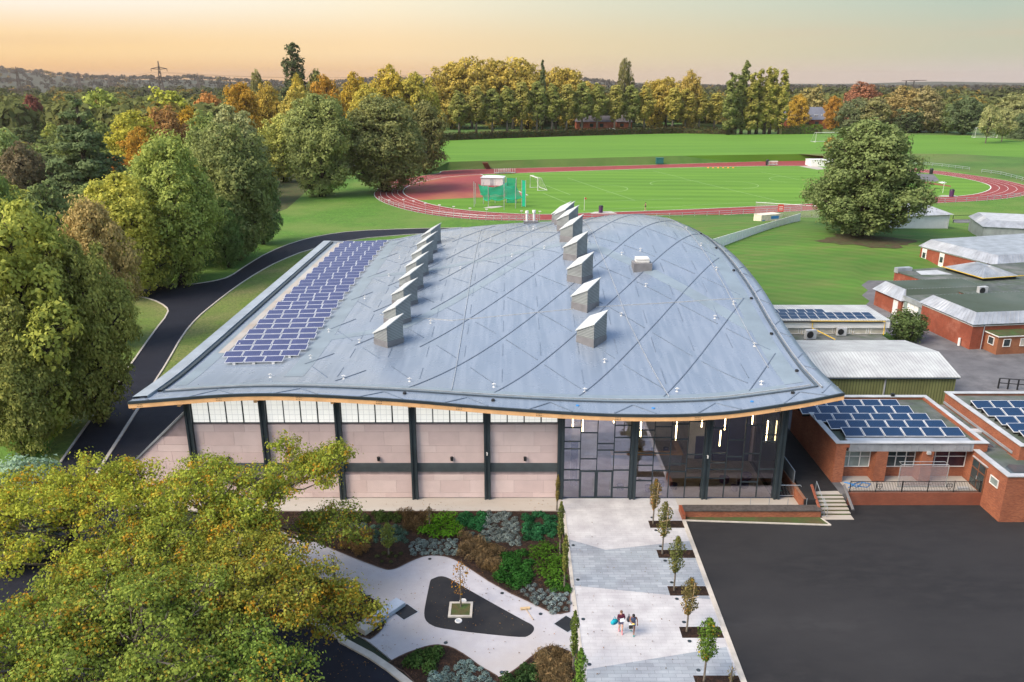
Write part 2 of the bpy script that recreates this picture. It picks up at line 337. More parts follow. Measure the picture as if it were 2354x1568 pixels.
def limb_mb(lobes, h0, r0, base=(0, 0), n=6, wig=.25, seed=0, top=None):
    rr = random.Random(seed); mb = MB(); zt = top if top else max(l[0][2] for l in lobes)
    tp = [(base[0], base[1], -.3)]; m = 5
    for i in range(1, m + 1): tp.append((base[0] + rr.uniform(-wig, wig) * i / m, base[1] + rr.uniform(-wig, wig) * i / m, zt * i / m))
    mb.tube(tp, [r0 * (1.25 if i == 0 else 1 - .8 * i / m) for i in range(m + 1)], 8)
    for c, r, sz in lobes:
        c = Vector(c); z0 = max(h0, min(c.z - .35 * math.hypot(c.x, c.y) - .3, zt * .8)); f = z0 / zt
        i = min(int(f * m), m - 1); a = Vector(tp[i]); b = Vector(tp[i + 1]); s0 = a.lerp(b, f * m - i)
        mid = s0.lerp(c, .55) + Vector((rr.uniform(-wig, wig), rr.uniform(-wig, wig), -.08 * (c - s0).length))
        rad = max(.05, r0 * .42 * (1 - .6 * f)); mb.tube([s0, mid, c], [rad, rad * .65, rad * .25], n)
        for k in range(3):
            e = c + Vector((rr.gauss(0, 1), rr.gauss(0, 1), rr.gauss(.3, .8))).normalized() * r * .8
            mb.tube([mid.lerp(c, .6), c.lerp(e, .5), e], [rad * .4, rad * .25, rad * .08], 4)
    return mb
def dome(seed, Hh, R, h0=1.0, n=22, rl=(.17, .36), top=1.0, shape=None):
    """uneven crown: lobes of many sizes pushed out by different amounts, so the outline bulges and breaks"""
    r = random.Random(seed); L = []; zc = (Hh + h0) / 2; p1, p2 = r.uniform(0, 6), r.uniform(0, 6); n = int(n * 1.7)
    for k in range(n):
        t = (k + .5) / n; z = -1 + 2 * t; a = k * 2.39996 + r.uniform(-.5, .5)
        prof = shape(t) if shape else math.sqrt(max(0, 1 - z * z)) ** .8
        env = R * (.8 + .13 * math.sin(2 * a + p1) + .1 * math.sin(3 * a + p2 + 3 * t)); lr = R * (rl[0] + (rl[1] - rl[0]) * r.random() ** 1.4) * (.75 if t > .8 else 1)
        rr = max(0, prof * env * r.uniform(.62, 1.02) - lr * .35)
        L.append(((rr * math.cos(a), rr * math.sin(a), max(zc + z * ((Hh - h0) / 2 - lr * .55) * top, lr * .5)), lr, r.uniform(.65, .95)))
    for t, f in ((.3, .55), (.55, .5), (.75, .36)): L.append(((0, 0, h0 + (Hh - h0) * t), R * f, .9))
    return L
PROTO = {}
def proto(name, lobes, n, size, h0, r0, mat='leaf', tmat='dkbark', one=False, seed=1, **kw):
    fray = kw.pop('fray', 0)
    if fray:
        A = lobed(seed, lobes, int(n * .62), size, **kw); B = sprays(seed, lobes, int(n * .42), size * .9, fray); p, nr, s, lv, au = [np.concatenate(q) for q in zip(A, B)]
    else: p, nr, s, lv, au = lobed(seed, lobes, n, size, **kw)
    tr = limb_mb(lobes, h0, r0, seed=seed) if not one else MB().cyl(0, 0, -.3, max(l[0][2] for l in lobes) * .7, r0, r0 * .4, 6)
    if one: PROTO[name] = (leaf_mesh('tree', p, nr, s, lv, au, M[mat], tr, M[tmat]), None); return
    tm = tr.build('trunk', M[tmat], None, True); me = tm.data; bpy.data.objects.remove(tm)
    PROTO[name] = (leaf_mesh('crown', p, nr, s, lv, au, M[mat]), me)
def plant_tree(pname, x, y, z, sr, sz, rot, col, autumn, name, label, cat='tree', group=None):
    cm, tm = PROTO[pname]; kc = min(2.7, .45 / max(col)); col = (.96 * kc * col[0] + .012, .94 * kc * col[1] + .014, .95 * kc * col[2] + .008)
    if tm is None:
        o = bpy.data.objects.new(name, cm); link(o); o.color = (*col, autumn)
        o.location = (x, y, z); o.rotation_euler = (0, 0, rot); o.scale = (sr, sr, sz); return setp(o, label, cat, group)
    o = thing(name, label, cat, (x, y, z), rot, group); o.scale = (sr, sr, sz)
    t = bpy.data.objects.new('trunk', tm); link(t, o); c = bpy.data.objects.new('crown', cm); link(c, o); c.color = (*col, autumn); t.color = o.color = (*col, autumn); return o
# prototypes, all about 14 m tall and 6 m in radius unless said
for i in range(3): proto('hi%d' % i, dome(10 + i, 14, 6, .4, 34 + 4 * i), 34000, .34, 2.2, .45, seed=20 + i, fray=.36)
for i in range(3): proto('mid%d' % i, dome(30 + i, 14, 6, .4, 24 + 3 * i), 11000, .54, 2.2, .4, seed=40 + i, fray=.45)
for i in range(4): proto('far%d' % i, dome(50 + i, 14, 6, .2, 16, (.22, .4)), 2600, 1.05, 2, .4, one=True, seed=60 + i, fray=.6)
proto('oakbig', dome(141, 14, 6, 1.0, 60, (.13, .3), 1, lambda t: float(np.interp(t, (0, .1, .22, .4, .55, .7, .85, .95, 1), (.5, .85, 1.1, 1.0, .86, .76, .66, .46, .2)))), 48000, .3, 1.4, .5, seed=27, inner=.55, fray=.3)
def lime_lobes(s):
    r = random.Random(s); L = []
    for k in range(26):
        t = k / 25; z = 7 + t * 17.5; R = 4.6 * math.sin(math.pi * (.12 + .8 * t)) ** .7; a = k * 2.4 + r.uniform(-.5, .5)
        L.append(((R * .55 * math.cos(a) * r.uniform(.6, 1.1), R * .55 * math.sin(a) * r.uniform(.6, 1.1), z), R * r.uniform(.38, .55), r.uniform(.9, 1.3)))
    return L
for i in range(3): proto('lime%d' % i, lime_lobes(70 + i), 5200, .85, 4, .5, seed=80 + i, tmat='fgbark', inner=.5)
def poplar_lobes(s):
    r = random.Random(s); L = []
    for k in range(34):
        t = k / 33; z = 3 + t * 25; R = 2.1 * (1 - abs(t - .35) ** 1.6 * 1.1); a = r.uniform(0, 6.28)
        L.append(((R * .5 * math.cos(a), R * .5 * math.sin(a), z), max(.5, R * r.uniform(.35, .6)), r.uniform(1.4, 2.2)))
    return L
for i in range(3): proto('poplar%d' % i, poplar_lobes(90 + i), 5200, .7, 3, .45, seed=95 + i, inner=.5)
def cedar_lobes(s, tiers, R0, Hh, h0, fl=.35, ex=.75):
    r = random.Random(s); L = []
    for k in range(tiers):
        t = k / (tiers - 1); z = h0 + t * (Hh - h0); R = R0 * (1 - t) ** ex * r.uniform(.8, 1.12) + .6; m = max(2, int(3 + 5 * (1 - t)))
        for j in range(m):
            a = 6.28 * j / m + r.uniform(-.5, .5) + k; q = R * r.uniform(.35, .8)
            L.append(((q * math.cos(a), q * math.sin(a), z + r.uniform(-.5, .5) - .08 * q), R * r.uniform(.26, .42) + .35, fl))
    return L
proto('cedar', cedar_lobes(5, 11, 6.2, 16, 1.5), 26000, .42, 1.5, .5, 'needle', seed=111, inner=.35, flat=.3)
proto('pine', cedar_lobes(9, 5, 5, 15, 8, .4), 7000, .6, 8, .4, 'needle', seed=112, inner=.3, flat=.3)
proto('spire', cedar_lobes(6, 18, 4.2, 26, 1, .85, .42), 9000, .75, 1, .5, 'needle', seed=113, inner=.45)
proto('airy', dome(77, 14, 6, 4.5, 20, (.2, .32)), 3600, .6, 4, .3, seed=114, tmat='fgbark')
proto('bush', dome(78, 2, 1.15, .1, 16, (.35, .5)), 5200, .13, .2, .05, seed=115)
GREEN = [(.078, .1, .028), (.064, .084, .029), (.098, .114, .027), (.08, .088, .034), (.056, .074, .03), (.11, .125, .032)]
CN = ['mid green', 'deep green', 'yellowish green', 'olive green', 'dark green', 'light green']
def shade(c, k): return tuple(min(1, a * k) for a in c)
# --- hand-placed trees of the left wood: (u, v top, v base, width px, proto, colour, autumn, label, name)
Y_, O_, R_ = (.2, .17, .03), (.26, .11, .022), (.135, .08, .032)
LT = [
 (75, 488, 1015, 400, 'hi0', (.105, .12, .026), .1, 'broad yellow-green tree at the left frame edge beside the new road', 'broadleaf_tree'),
 (215, 560, 985, 250, 'hi1', (.088, .098, .026), .08, 'dark green tree leaning over the grass verge, right of the big yellow-green one', 'broadleaf_tree'),
 (235, 472, 800, 190, 'hi2', (.13, .105, .045), .0, 'thin brownish tree turning bare behind the road junction', 'broadleaf_tree'),
 (290, 412, 690, 240, 'hi1', (.14, .145, .03), .12, 'yellow-green oak above the side road mouth', 'broadleaf_tree'),
 (345, 470, 668, 150, 'hi0', (.09, .11, .03), .08, 'small olive tree directly over the side road mouth', 'broadleaf_tree'),
 (405, 330, 662, 250, 'hi2', (.098, .122, .032), .03, 'big rounded mid-green tree at the bend of the new road', 'broadleaf_tree'),
 (535, 300, 605, 240, 'hi0', (.066, .08, .03), .02, 'big dark green tree on the grass bank above the road', 'broadleaf_tree'),
 (545, 252, 470, 170, 'mid0', (.105, .115, .055), .0, 'grey-green rounded tree behind the big dark green one', 'broadleaf_tree'),
 (600, 395, 565, 130, 'mid1', (.05, .075, .03), .05, 'low dark tree at the right end of the left wood, by the bank', 'broadleaf_tree'),
 (735, 222, 455, 200, 'hi1', (.095, .115, .042), .06, 'tall dark tree with a yellow flank, left of the pair by the track', 'broadleaf_tree'),
 (880, 232, 445, 235, 'hi2', (.085, .095, .038), .06, 'broad dark olive tree overhanging the left bend of the track', 'broadleaf_tree'),
 (975, 238, 402, 120, 'mid2', (.07, .075, .03), .08, 'dark narrow tree at the near end of the long hedge', 'broadleaf_tree'),
 (200, 232, 520, 235, 'cedar', (.042, .06, .028), .05, 'big layered dark conifer in the left wood', 'conifer_tree'),
 (62, 342, 520, 140, 'mid1', (.065, .055, .034), .0, 'round purplish brown tree left of the layered conifer', 'broadleaf_tree'),
 (20, 300, 470, 130, 'mid0', (.1, .13, .05), .05, 'pale green tree at the left frame edge beside the purplish one', 'broadleaf_tree'),
 (15, 400, 640, 110, 'mid2', (.07, .1, .03), .03, 'mid-green tree at the left frame edge above the big yellow-green one', 'broadleaf_tree'),
 (120, 430, 640, 150, 'mid0', (.055, .075, .03), .02, 'shadowy dark tree below the layered conifer', 'broadleaf_tree'),
 (330, 304, 440, 120, 'mid1', (.5, .31, .05), .0, 'bright orange-gold maple just behind the big mid-green tree', 'broadleaf_tree'),
 (310, 262, 420, 130, 'mid2', (.17, .17, .028), .12, 'yellowing tree left of the bright orange-gold maple', 'broadleaf_tree'),
 (385, 250, 400, 125, 'mid0', R_, .3, 'rust-red wide tree behind the orange-gold maple', 'broadleaf_tree'),
 (440, 254, 380, 95, 'mid1', (.36, .24, .03), .1, 'golden tree right of the rust-red wide one', 'broadleaf_tree'),
 (395, 213, 330, 105, 'far0', (.2, .22, .035), .0, 'bright lime-green domed tree in the middle of the left wood', 'broadleaf_tree'),
 (235, 207, 330, 100, 'far1', (.14, .17, .04), .0, 'pale lime domed tree far back, above the layered conifer', 'broadleaf_tree'),
 (82, 222, 330, 62, 'far2', (.085, .03, .026), .0, 'deep burgundy tree far back on the left', 'broadleaf_tree'),
 (487, 219, 330, 95, 'far3', (.2, .105, .035), .15, 'tawny domed tree right of the bright lime-green one', 'broadleaf_tree'),
 (560, 196, 360, 105, 'mid2', (.3, .19, .03), .2, 'amber tree with orange top left of the tall dark spire', 'broadleaf_tree'),
 (620, 194, 350, 90, 'mid0', (.22, .17, .035), .15, 'golden olive tree between the amber tree and the dark spire', 'broadleaf_tree'),
 (600, 206, 330, 75, 'pine', (.05, .065, .03), .1, 'flat-topped dark pine in front of the amber tree', 'conifer_tree'),
 (601, 166, 330, 46, 'airy', (.1, .1, .04), .1, 'sparse thin tree rising over the amber tree', 'broadleaf_tree'),
 (686, 97, 330, 74, 'spire', (.03, .04, .02), .05, 'very tall dark evergreen spire standing over the wood', 'conifer_tree'),
 (692, 182, 350, 70, 'mid1', (.24, .2, .035), .1, 'yellow tree at the foot of the tall dark spire', 'broadleaf_tree'),
 (755, 178, 350, 85, 'mid2', (.32, .19, .035), .3, 'orange-tinted tree right of the tall dark spire', 'broadleaf_tree'),
 (735, 165, 330, 60, 'far2', (.08, .085, .03), .1, 'dark rounded tree top peeping beside the tall spire', 'broadleaf_tree'),
 (820, 172, 340, 100, 'mid0', (.27, .2, .03), .2, 'golden tree in the middle of the gold trees behind the track bend', 'broadleaf_tree'),
 (895, 160, 335, 120, 'mid1', (.22, .18, .03), .12, 'large golden-green tree left of the tall lime row', 'broadleaf_tree'),
 (960, 172, 335, 110, 'mid2', (.16, .145, .03), .1, 'olive-gold tree touching the left end of the tall lime row', 'broadleaf_tree'),
 (850, 205, 360, 120, 'mid1', (.18, .16, .03), .08, 'mustard tree behind the broad dark olive tree', 'broadleaf_tree'),
 (650, 270, 420, 120, 'mid2', (.13, .14, .04), .06, 'yellow-green tree between the grey-green tree and the tall dark pair', 'broadleaf_tree'),
 (690, 205, 380, 110, 'mid0', (.16, .14, .035), .1, 'ochre tree behind the tall dark pair by the track', 'broadleaf_tree'),
 (480, 262, 430, 120, 'mid0', (.085, .11, .035), .04, 'soft green tree right of the golden one, behind the big mid-green tree', 'broadleaf_tree'),
 (150, 590, 800, 160, 'mid1', (.08, .085, .035), .05, 'brown-green tree in shade behind the big yellow-green tree', 'broadleaf_tree'),
 (420, 480, 645, 130, 'hi1', (.075, .09, .03), .06, 'dark low tree skirting the upper kerb of the junction', 'broadleaf_tree'),
 (520, 460, 618, 120, 'hi2', (.055, .085, .028), .05, 'dark low tree skirting the grass bank right of the junction', 'broadleaf_tree'),
 (40, 700, 1060, 240, 'hi2', (.09, .1, .028), .12, 'low spreading olive tree at the bottom of the left wood', 'broadleaf_tree'),
 # right side
 (1990, 283, 560, 310, 'oakbig', (.064, .087, .034), .02, 'huge solitary oak on the green mound right of the hall', 'oak_tree'),
 (1832, 220, 298, 62, 'mid1', (.26, .18, .03), .3, 'orange-yellow tree in front of the slate-roofed house', 'broadleaf_tree'),
 (1913, 222, 300, 46, 'mid2', (.36, .2, .04), .3, 'bright orange small tree right of the slate roof', 'broadleaf_tree'),
 (1980, 190, 296, 110, 'mid0', (.13, .062, .038), .1, 'copper-brown domed tree behind the right field edge', 'broadleaf_tree'),
 (1860, 203, 290, 85, 'far0', (.11, .1, .04), .1, 'olive domed tree behind the slate-roofed house', 'broadleaf_tree'),
 (1965, 228, 305, 90, 'mid1', (.06, .075, .04), .05, 'grey-green tree under the copper-brown dome', 'broadleaf_tree'),
 (2010, 225, 306, 100, 'mid2', (.1, .1, .045), .05, 'pale olive wide tree in front of the copper-brown dome', 'broadleaf_tree'),
 (2075, 200, 304, 120, 'mid0', (.13, .105, .045), .1, 'brown-topped wide tree right of the copper dome', 'broadleaf_tree'),
 (2120, 203, 305, 110, 'mid1', (.11, .1, .05), .08, 'second brown-green wide tree right of the copper dome', 'broadleaf_tree'),
 (2090, 245, 306, 80, 'mid2', (.045, .062, .032), .0, 'dark shadowed tree along the right field edge', 'broadleaf_tree'),
 (2150, 232, 306, 90, 'mid0', (.09, .095, .045), .05, 'greyish olive tree at the right field edge', 'broadleaf_tree'),
 (2220, 224, 310, 100, 'mid1', (.05, .07, .035), .0, 'dark green round tree left of the twin-trunked one', 'broadleaf_tree'),
 (2180, 240, 307, 60, 'mid2', (.06, .085, .03), .03, 'small mid-green tree beside the dark round one', 'broadleaf_tree'),
 (2330, 215, 320, 110, 'mid0', (.1, .11, .05), .05, 'pale olive tree at the right frame edge behind the pitch', 'broadleaf_tree'),
 (2345, 265, 332, 60, 'mid1', (.045, .065, .035), .0, 'dark tree cut by the right frame edge at the pitch corner', 'broadleaf_tree'),
 (2268, 243, 344, 62, 'airy', (.12, .13, .06), .05, 'thin-leaved tree with bare forked trunk on the far pitch, the left of the two', 'broadleaf_tree'),
 (2305, 250, 340, 66, 'airy', (.11, .12, .055), .05, 'thin-leaved tree on the far pitch, the right of the two with bare trunks', 'broadleaf_tree'),
 (1909, 315, 362, 36, 'airy', (.3, .19, .05), .2, 'small orange-tipped tree half hidden behind the huge oak', 'broadleaf_tree'),
 (1585, 168, 300, 70, 'mid1', (.16, .125, .035), .15, 'brown-gold rounded tree standing behind the right end of the lime row', 'broadleaf_tree'),
 (1432, 138, 300, 52, 'airy', (.07, .07, .03), .1, 'tall open-crowned tree standing clear above the lime row', 'broadleaf_tree'),
 (1246, 139, 300, 18, 'poplar0', (.05, .065, .03), .0, 'single slim dark poplar above the middle of the lime row', 'poplar_tree'),
 (1785, 232, 303, 34, 'mid2', (.09, .1, .035), .1, 'low green tree just right of the poplar group', 'broadleaf_tree'),
]
PH = {'c': 16, 'p': 15, 's': 26, 'l': 25, 'o': 28}
for k, (u, vt, vb, w, pn, col, au, lab, nm) in enumerate(LT):
    col = shade(col, 1.18) if u < 660 and vb > 400 else col; gz = 1.6 if nm == 'oak_tree' else (3 if u > 1000 and vb < 320 else 0)
    b = P(u, vb, gz); top = PY(u, vt, b.y).z; dep = b.y * CP + (H - 8) * SP; R = w * .5 / F * dep
    hh = {'cedar': 16.4, 'pine': 15.5, 'spire': 26.8}.get(pn, 28.5 if pn.startswith('pop') else 13.9); rr = {'cedar': 6.5, 'pine': 5.2, 'spire': 4.6}.get(pn, 2.2 if pn.startswith('pop') else 6.2)
    if vb > 300 and vb < 700 and u < 1000: top += .5
    plant_tree(pn, b.x, b.y + R * .3, gz, R / rr, (top - gz) / hh, k * 1.7, col, au, nm, lab)
# --- the lime row along the hedge, and the taller row behind it
LX = [1056, 1095, 1132, 1166, 1199, 1234, 1269, 1302, 1337, 1372, 1412, 1447, 1480, 1545, 1574, 1606, 1641]
LTOP = [210, 198, 205, 200, 190, 188, 194, 195, 190, 193, 197, 196, 199, 203, 203, 207, 215]
for i, (u, vt) in enumerate(zip(LX, LTOP)):
    b = P(u, 309 - i * .62, 3); top = PY(u, vt, b.y).z
    gold = i >= 12; col = (.15, .14, .036) if gold else [(.105, .115, .034), (.125, .122, .036), (.09, .105, .033)][i % 3]
    plant_tree('lime%d' % (i % 3), b.x, b.y, 3, 1.5, (top - 3) / 25, i * 2.1, col, .3 if gold else .08, 'lime_tree',
               '%s lime tree with bare lower trunk in the hedge row, %s from the left' % ('golden' if gold else 'green', ORD(i + 1)), 'tree', 'lime trees in a row behind the hedge')
for i, (u, vt, w) in enumerate([(1040, 146, 80), (1085, 135, 75), (1133, 138, 48), (1180, 136, 90), (1212, 150, 70), (1278, 158, 50), (1305, 160, 60), (1345, 190, 60), (1505, 185, 50), (1530, 180, 60)]):
    b = P(u, 297, 3); top = PY(u, vt, b.y).z; R = w * .82 / F * b.y
    plant_tree('airy' if i % 2 else 'mid2', b.x, b.y, 3, R / 6, (top - 3) / 13.9, i * 1.3, (.17, .14, .033), .15, 'broadleaf_tree',
               'tall olive-gold tree towering over the lime row, %s of these from the left' % ORD(i + 1), 'tree', 'tall trees behind the lime row')
for i, (u, vt, vb) in enumerate([(1673, 168, 310), (1689, 172, 308), (1703, 143, 308), (1722, 168, 309), (1738, 160, 308), (1756, 157, 308), (1768, 158, 308), (1790, 160, 308)]):
    b = P(u, vb, 3); top = PY(u, vt, b.y).z
    plant_tree('poplar%d' % (i % 3), b.x, b.y, 3, 2.0, (top - 3) / 28.5, i * .9, (.078, .095, .032) if i < 3 else (.135, .135, .036), .05, 'poplar_tree',
               '%s slim upright poplar, %s from the left in the poplar group' % ('green' if i < 3 else 'yellowing', ORD(i + 1)), 'tree', 'poplars at the end of the hedge')
# --- woodland between the named trees, individual to about 430 m
occ = [(o.location.x, o.location.y) for o in bpy.data.objects if o.get('category') == 'tree']
FILL = []
r = random.Random(4)
yy = 128.0; band = 0
while yy < 450:
    step = 10 + yy * .022; x0 = -.66 * yy - 6; x1 = (-.345 if yy < 240 else -.2) * yy - (8 if yy < 240 else 20); row = []
    x = x0 + r.uniform(0, step)
    while x < x1:
        px, py = x + r.uniform(-3, 3), yy + r.uniform(-4, 4)
        if all((px - a) ** 2 + (py - b) ** 2 > 30 for a, b in occ): row.append((px, py))
        x += step * r.uniform(.85, 1.2)
    FILL.append((band, row)); yy += step * 1.25; band += 1
BN = ['nearest rank of left wood', 'second rank of left wood', 'third rank of left wood', 'fourth rank of left wood', 'fifth rank of left wood', 'sixth rank of left wood', 'seventh rank of left wood', 'eighth rank of left wood', 'ninth rank of left wood', 'tenth rank of left wood', 'eleventh rank of left wood', 'twelfth rank of left wood', 'thirteenth rank of left wood', 'fourteenth rank', 'fifteenth rank', 'sixteenth rank', 'seventeenth rank', 'eighteenth rank', 'nineteenth rank', 'twentieth rank']
for bnd, row in FILL:
    for i, (x, y) in enumerate(row):
        k = r.randrange(6); col = shade(GREEN[k], r.uniform(.85, 1.25)); cn = CN[k]; au = r.uniform(0, .15)
        a = r.random()
        if a < .12: col, cn, au = shade(Y_, r.uniform(.8, 1.3)), 'golden yellow', .2
        elif a < .19: col, cn, au = shade(O_, r.uniform(.8, 1.1)), 'rusty orange', .3
        S = r.uniform(.75, 1.15) * (1 if y < 300 else 1.1)
        plant_tree(('mid%d' % r.randrange(3)) if y < 200 else 'far%d' % r.randrange(4), x, y, -.2, S * r.uniform(.95, 1.2), S * r.uniform(.72, .95), r.uniform(0, 6), col, au, 'woodland_tree',
                   '%s tree in the %s, %s from left' % (cn, BN[bnd], ORD(i + 1)), 'tree', 'trees of the left wood')
# --- far-off woods: one mass of leaf clumps
def woods(name, label, n_tr, area, zfun, hr, seed, leaf_n=46, sf=.62, col=(.13, .15, .055)):
    r = np.random.RandomState(seed); ps = []; ns = []; ss = []; ls = []; aus = []
    cnt = 0; tries = 0
    while cnt < n_tr and tries < n_tr * 20:
        tries += 1
        x, y = area(r)
        if x is None: continue
        cnt += 1; h = r.uniform(*hr); R = h * r.uniform(.42, .7); m = leaf_n
        d = r.normal(size=(m, 3)); d[:, 2] = np.abs(d[:, 2]) + .1; d /= np.linalg.norm(d, axis=1)[:, None]
        rad = .75 + .35 * r.rand(m); z0 = zfun(x, y)
        ps.append(np.stack([x + d[:, 0] * R * rad, y + d[:, 1] * R * rad, z0 + h * .3 + d[:, 2] * h * .7 * rad], 1)); ns.append(d + r.normal(size=(m, 3)) * .4)
        ss.append(R * sf * (.6 + .8 * r.rand(m))); t = r.rand(); ls.append(np.clip(t * .7 + .3 * r.rand(m), 0, 1)); aus.append(np.full(m, r.rand()) * .85 + .15 * r.rand(m))
    p = np.concatenate(ps); nn = np.concatenate(ns); nn /= np.linalg.norm(nn, axis=1)[:, None]
    me = leaf_mesh(name, p, nn, np.concatenate(ss), np.concatenate(ls), np.concatenate(aus), M['leaf'], aspect=.8)
    o = bpy.data.objects.new(name, me); link(o); o.color = (*col, .24); setp(o, label, 'woodland', None, 'stuff')
def hillz(x, y):
    a = math.atan2(x, y); k = max(0, min(1, (y - 2600) / 1700)); k = k * k * (3 - 2 * k)
    return k * max(0, 62 + 30 * math.sin(a * 9 + 1) + 10 * math.sin(a * 31) - 150 * max(0, a + .28) )
def area_mid(r):
    y = 440 * math.exp(r.rand() ** 1.2 * 1.85); a = r.uniform(-.8, .8); x = y * math.tan(a)
    if -.2 * y - 20 < x < 60 + .75 * y and y < 640: return None, None
    return x, y
def area_near(r):
    y, x = area_mid(r) if 0 else (None, None)
    while True:
        x, y = area_mid(r)
        if x is None: return None, None
        if y < 1000: return x, y
def area_far(r):
    while True:
        x, y = area_mid(r)
        if x is not None and y >= 980: return x, y
woods('distant_woodland', 'continuous green wood filling the middle distance behind the nearer trees', 960, area_near, lambda x, y: 0, (15, 23), 3, 260, .3)
woods('far_woodland', 'far dark woodland stretching towards the horizon hills', 1150, area_far, hillz, (16, 24), 6, 70, .55, (.075, .09, .036))
def area_r(r):
    y = r.uniform(575, 700); x = r.uniform(-.1 * y, .95 * y)
    return x, y
woods('background_woodland', 'mixed autumn wood directly behind the lime row and the far field edge', 540, area_r, lambda x, y: 2.5, (11, 18), 8, 200, .34)
def area_h(r):
    y = 2700 + 2600 * r.rand(); a = r.uniform(-.64, .64); return y * math.tan(a), y
woods('hill_woodland', 'hazy wooded hills along the horizon', 2200, area_h, hillz, (14, 24), 5, 36, .62, (.035, .036, .026))
# ---------------------------------------------------------------- ground
def ring(r0, r1, z, n=64): pass
mb = MB(); mb.prism([(-5900, -60), (5900, -60), (5900, 6900), (-5900, 6900)], -1.2, -.10); struct('ground', mb, M['land'])
# hills and far plain as terrain
mb = MB(); ys = [2500, 2800, 3100, 3400, 3700, 4000, 4400, 5000, 5800, 6900]; xs = [a / 60 for a in range(-48, 49)]
for y in ys:
    for a in xs: mb.v.append((y * math.tan(a), y, hillz(y * math.tan(a), y) - .3 if y > 2500 else -2))
for j in range(len(ys) - 1):
    for i in range(len(xs) - 1): mb.f.append((j * len(xs) + i, j * len(xs) + i + 1, (j + 1) * len(xs) + i + 1, (j + 1) * len(xs) + i)); mb.m.append(0)
struct('hills', mb, M['land'], True)
mb = MB()
for j, y in enumerate([5600, 6200]):
    for i, a in enumerate(xs): mb.v += [(y * math.tan(a), y, -5), (y * math.tan(a), y + 500, 22 + 9 * math.sin(a * 13 + j) + 4 * math.sin(a * 37 + 2 * j) + j * 6)]
    o = j * 2 * len(xs)
    for i in range(len(xs) - 1): mb.f.append((o + 2 * i, o + 2 * i + 2, o + 2 * i + 3, o + 2 * i + 1)); mb.m.append(0)
struct('horizon_ridge', mb, M['land'], True)
Z1 = .0
def sheet(name, pts, z, m, z0=-.09, side=None):
    mb = MB(); mb.prism([tuple(p[:2]) for p in pts], z0, z); return struct(name, mb, M[m])
# wood floor, grass
sheet('woodland_floor', [(-420, 20), (-26, 20), (-34, 190), (-60, 300), (-90, 430), (-420, 430)], -.06, 'leaflitter')
sheet('grass', [(-60, 60), (-27, 60), (-30, 128), (26, 128), (200, 130), (200, 205), (330, 230), (420, 420), (-20, 420), (-70, 300), (-62, 220), (-70, 160)], -.03, 'grass')
sheet('grass_verge', P2([(140, 1062), (183, 1000), (233, 933), (300, 840), (350, 768), (388, 720), (383, 705), (350, 688), (300, 678), (250, 760), (160, 950), (100, 1050)]), -.02, 'rough')
sheet('grass_verge', P2([(250, 1046), (320, 936), (357, 876), (383, 836), (420, 770), (453, 731), (490, 700), (540, 661), (590, 628), (640, 601), (705, 575), (760, 562), (640, 800), (430, 960)]), -.02, 'rough')
# bank, upper field
toe = [(985, 396), (1025, 391), (1285, 384), (1568, 376), (1856, 367), (2090, 376), (2230, 397), (2354, 420), (2460, 440), (2900, 500)]
cre = [(985, 374), (1032, 372), (1218, 367), (1568, 358), (1836, 354), (2000, 352), (2200, 354), (2354, 362), (2460, 372), (2900, 410)]
mb = MB(); n = len(toe)
for (u, v) in toe: mb.v.append(tuple(P(u, v, -.02)))
for (u, v) in cre:
    p = P(u, v, 3); mb.v.append(tuple(p))
for i in range(n - 1): mb.f.append((i, i + 1, n + i + 1, n + i)); mb.m.append(0)
struct('embankment', mb, M['bankgrass'])
far = [(2900, 345), (2460, 330), (2354, 325), (2230, 312), (2000, 308), (1700, 309), (1570, 306), (1030, 322), (985, 324)]
mb = MB(); mb.prism([tuple(P(u, v, 3)[:2]) for u, v in cre] + [tuple(P(u, v, 3)[:2]) for u, v in far], -.1, 3.0); struct('playing_field', mb, M['field'])
bk = P2([(985, 324), (1030, 322), (1570, 306), (1700, 309), (2000, 308), (2230, 312), (2460, 330), (2900, 345)], 3)
mb = MB(); mb.prism([(p[0], p[1] - .5) for p in bk] + [(900, 760), (-140, 760)], -.1, 2.96); struct('parkland', mb, M['bankgrass'])
# the track
OUT = [(1013, 399), (966, 404.5), (921, 411), (883, 423), (866, 436), (858, 448), (871, 461), (908, 476), (971, 491), (1033, 499.5), (1108, 506), (1208, 507), (1400, 504), (1568, 499), (1842, 485), (2122, 468), (2269, 461), (2345, 452), (2382, 441), (2378, 433), (2354, 425), (2302, 413), (2202, 398), (2109, 388), (1990, 374), (1856, 368), (1569, 377), (1446, 381), (1140, 388), (1013, 392)]
INN = [(1104, 401), (1033, 406), (971, 417), (938, 427), (924, 439.5), (933, 451), (963, 462), (996, 472), (1058, 483), (1158, 491), (1263, 494), (1335, 490.5), (1568, 483), (1842, 470), (2122, 455), (2202, 452), (2256, 445), (2282, 433), (2269, 422), (2202, 407), (2102, 394), (1886, 380), (1569, 385), (1446, 389.5), (1158, 399.5)]
def smooth_loop(pts, it=2):
    pts = [tuple(p[:2]) for p in pts]
    for _ in range(it):
        q = []
        for i in range(len(pts)):
            a, b = pts[i], pts[(i + 1) % len(pts)]; q += [(.75 * a[0] + .25 * b[0], .75 * a[1] + .25 * b[1]), (.25 * a[0] + .75 * b[0], .25 * a[1] + .75 * b[1])]
        pts = q
    return pts
outw = smooth_loop(P2(OUT)); innw = smooth_loop(P2(INN))
sheet('running_track', outw, .03, 'track')
sheet('infield', innw, .06, 'field')
sheet('throwing_area', P2([(1104, 401), (1033, 406.5), (971, 417.5), (938, 427.5), (926, 439.5), (935, 451), (963, 461), (1213, 449.5)]), .075, 'trackd')
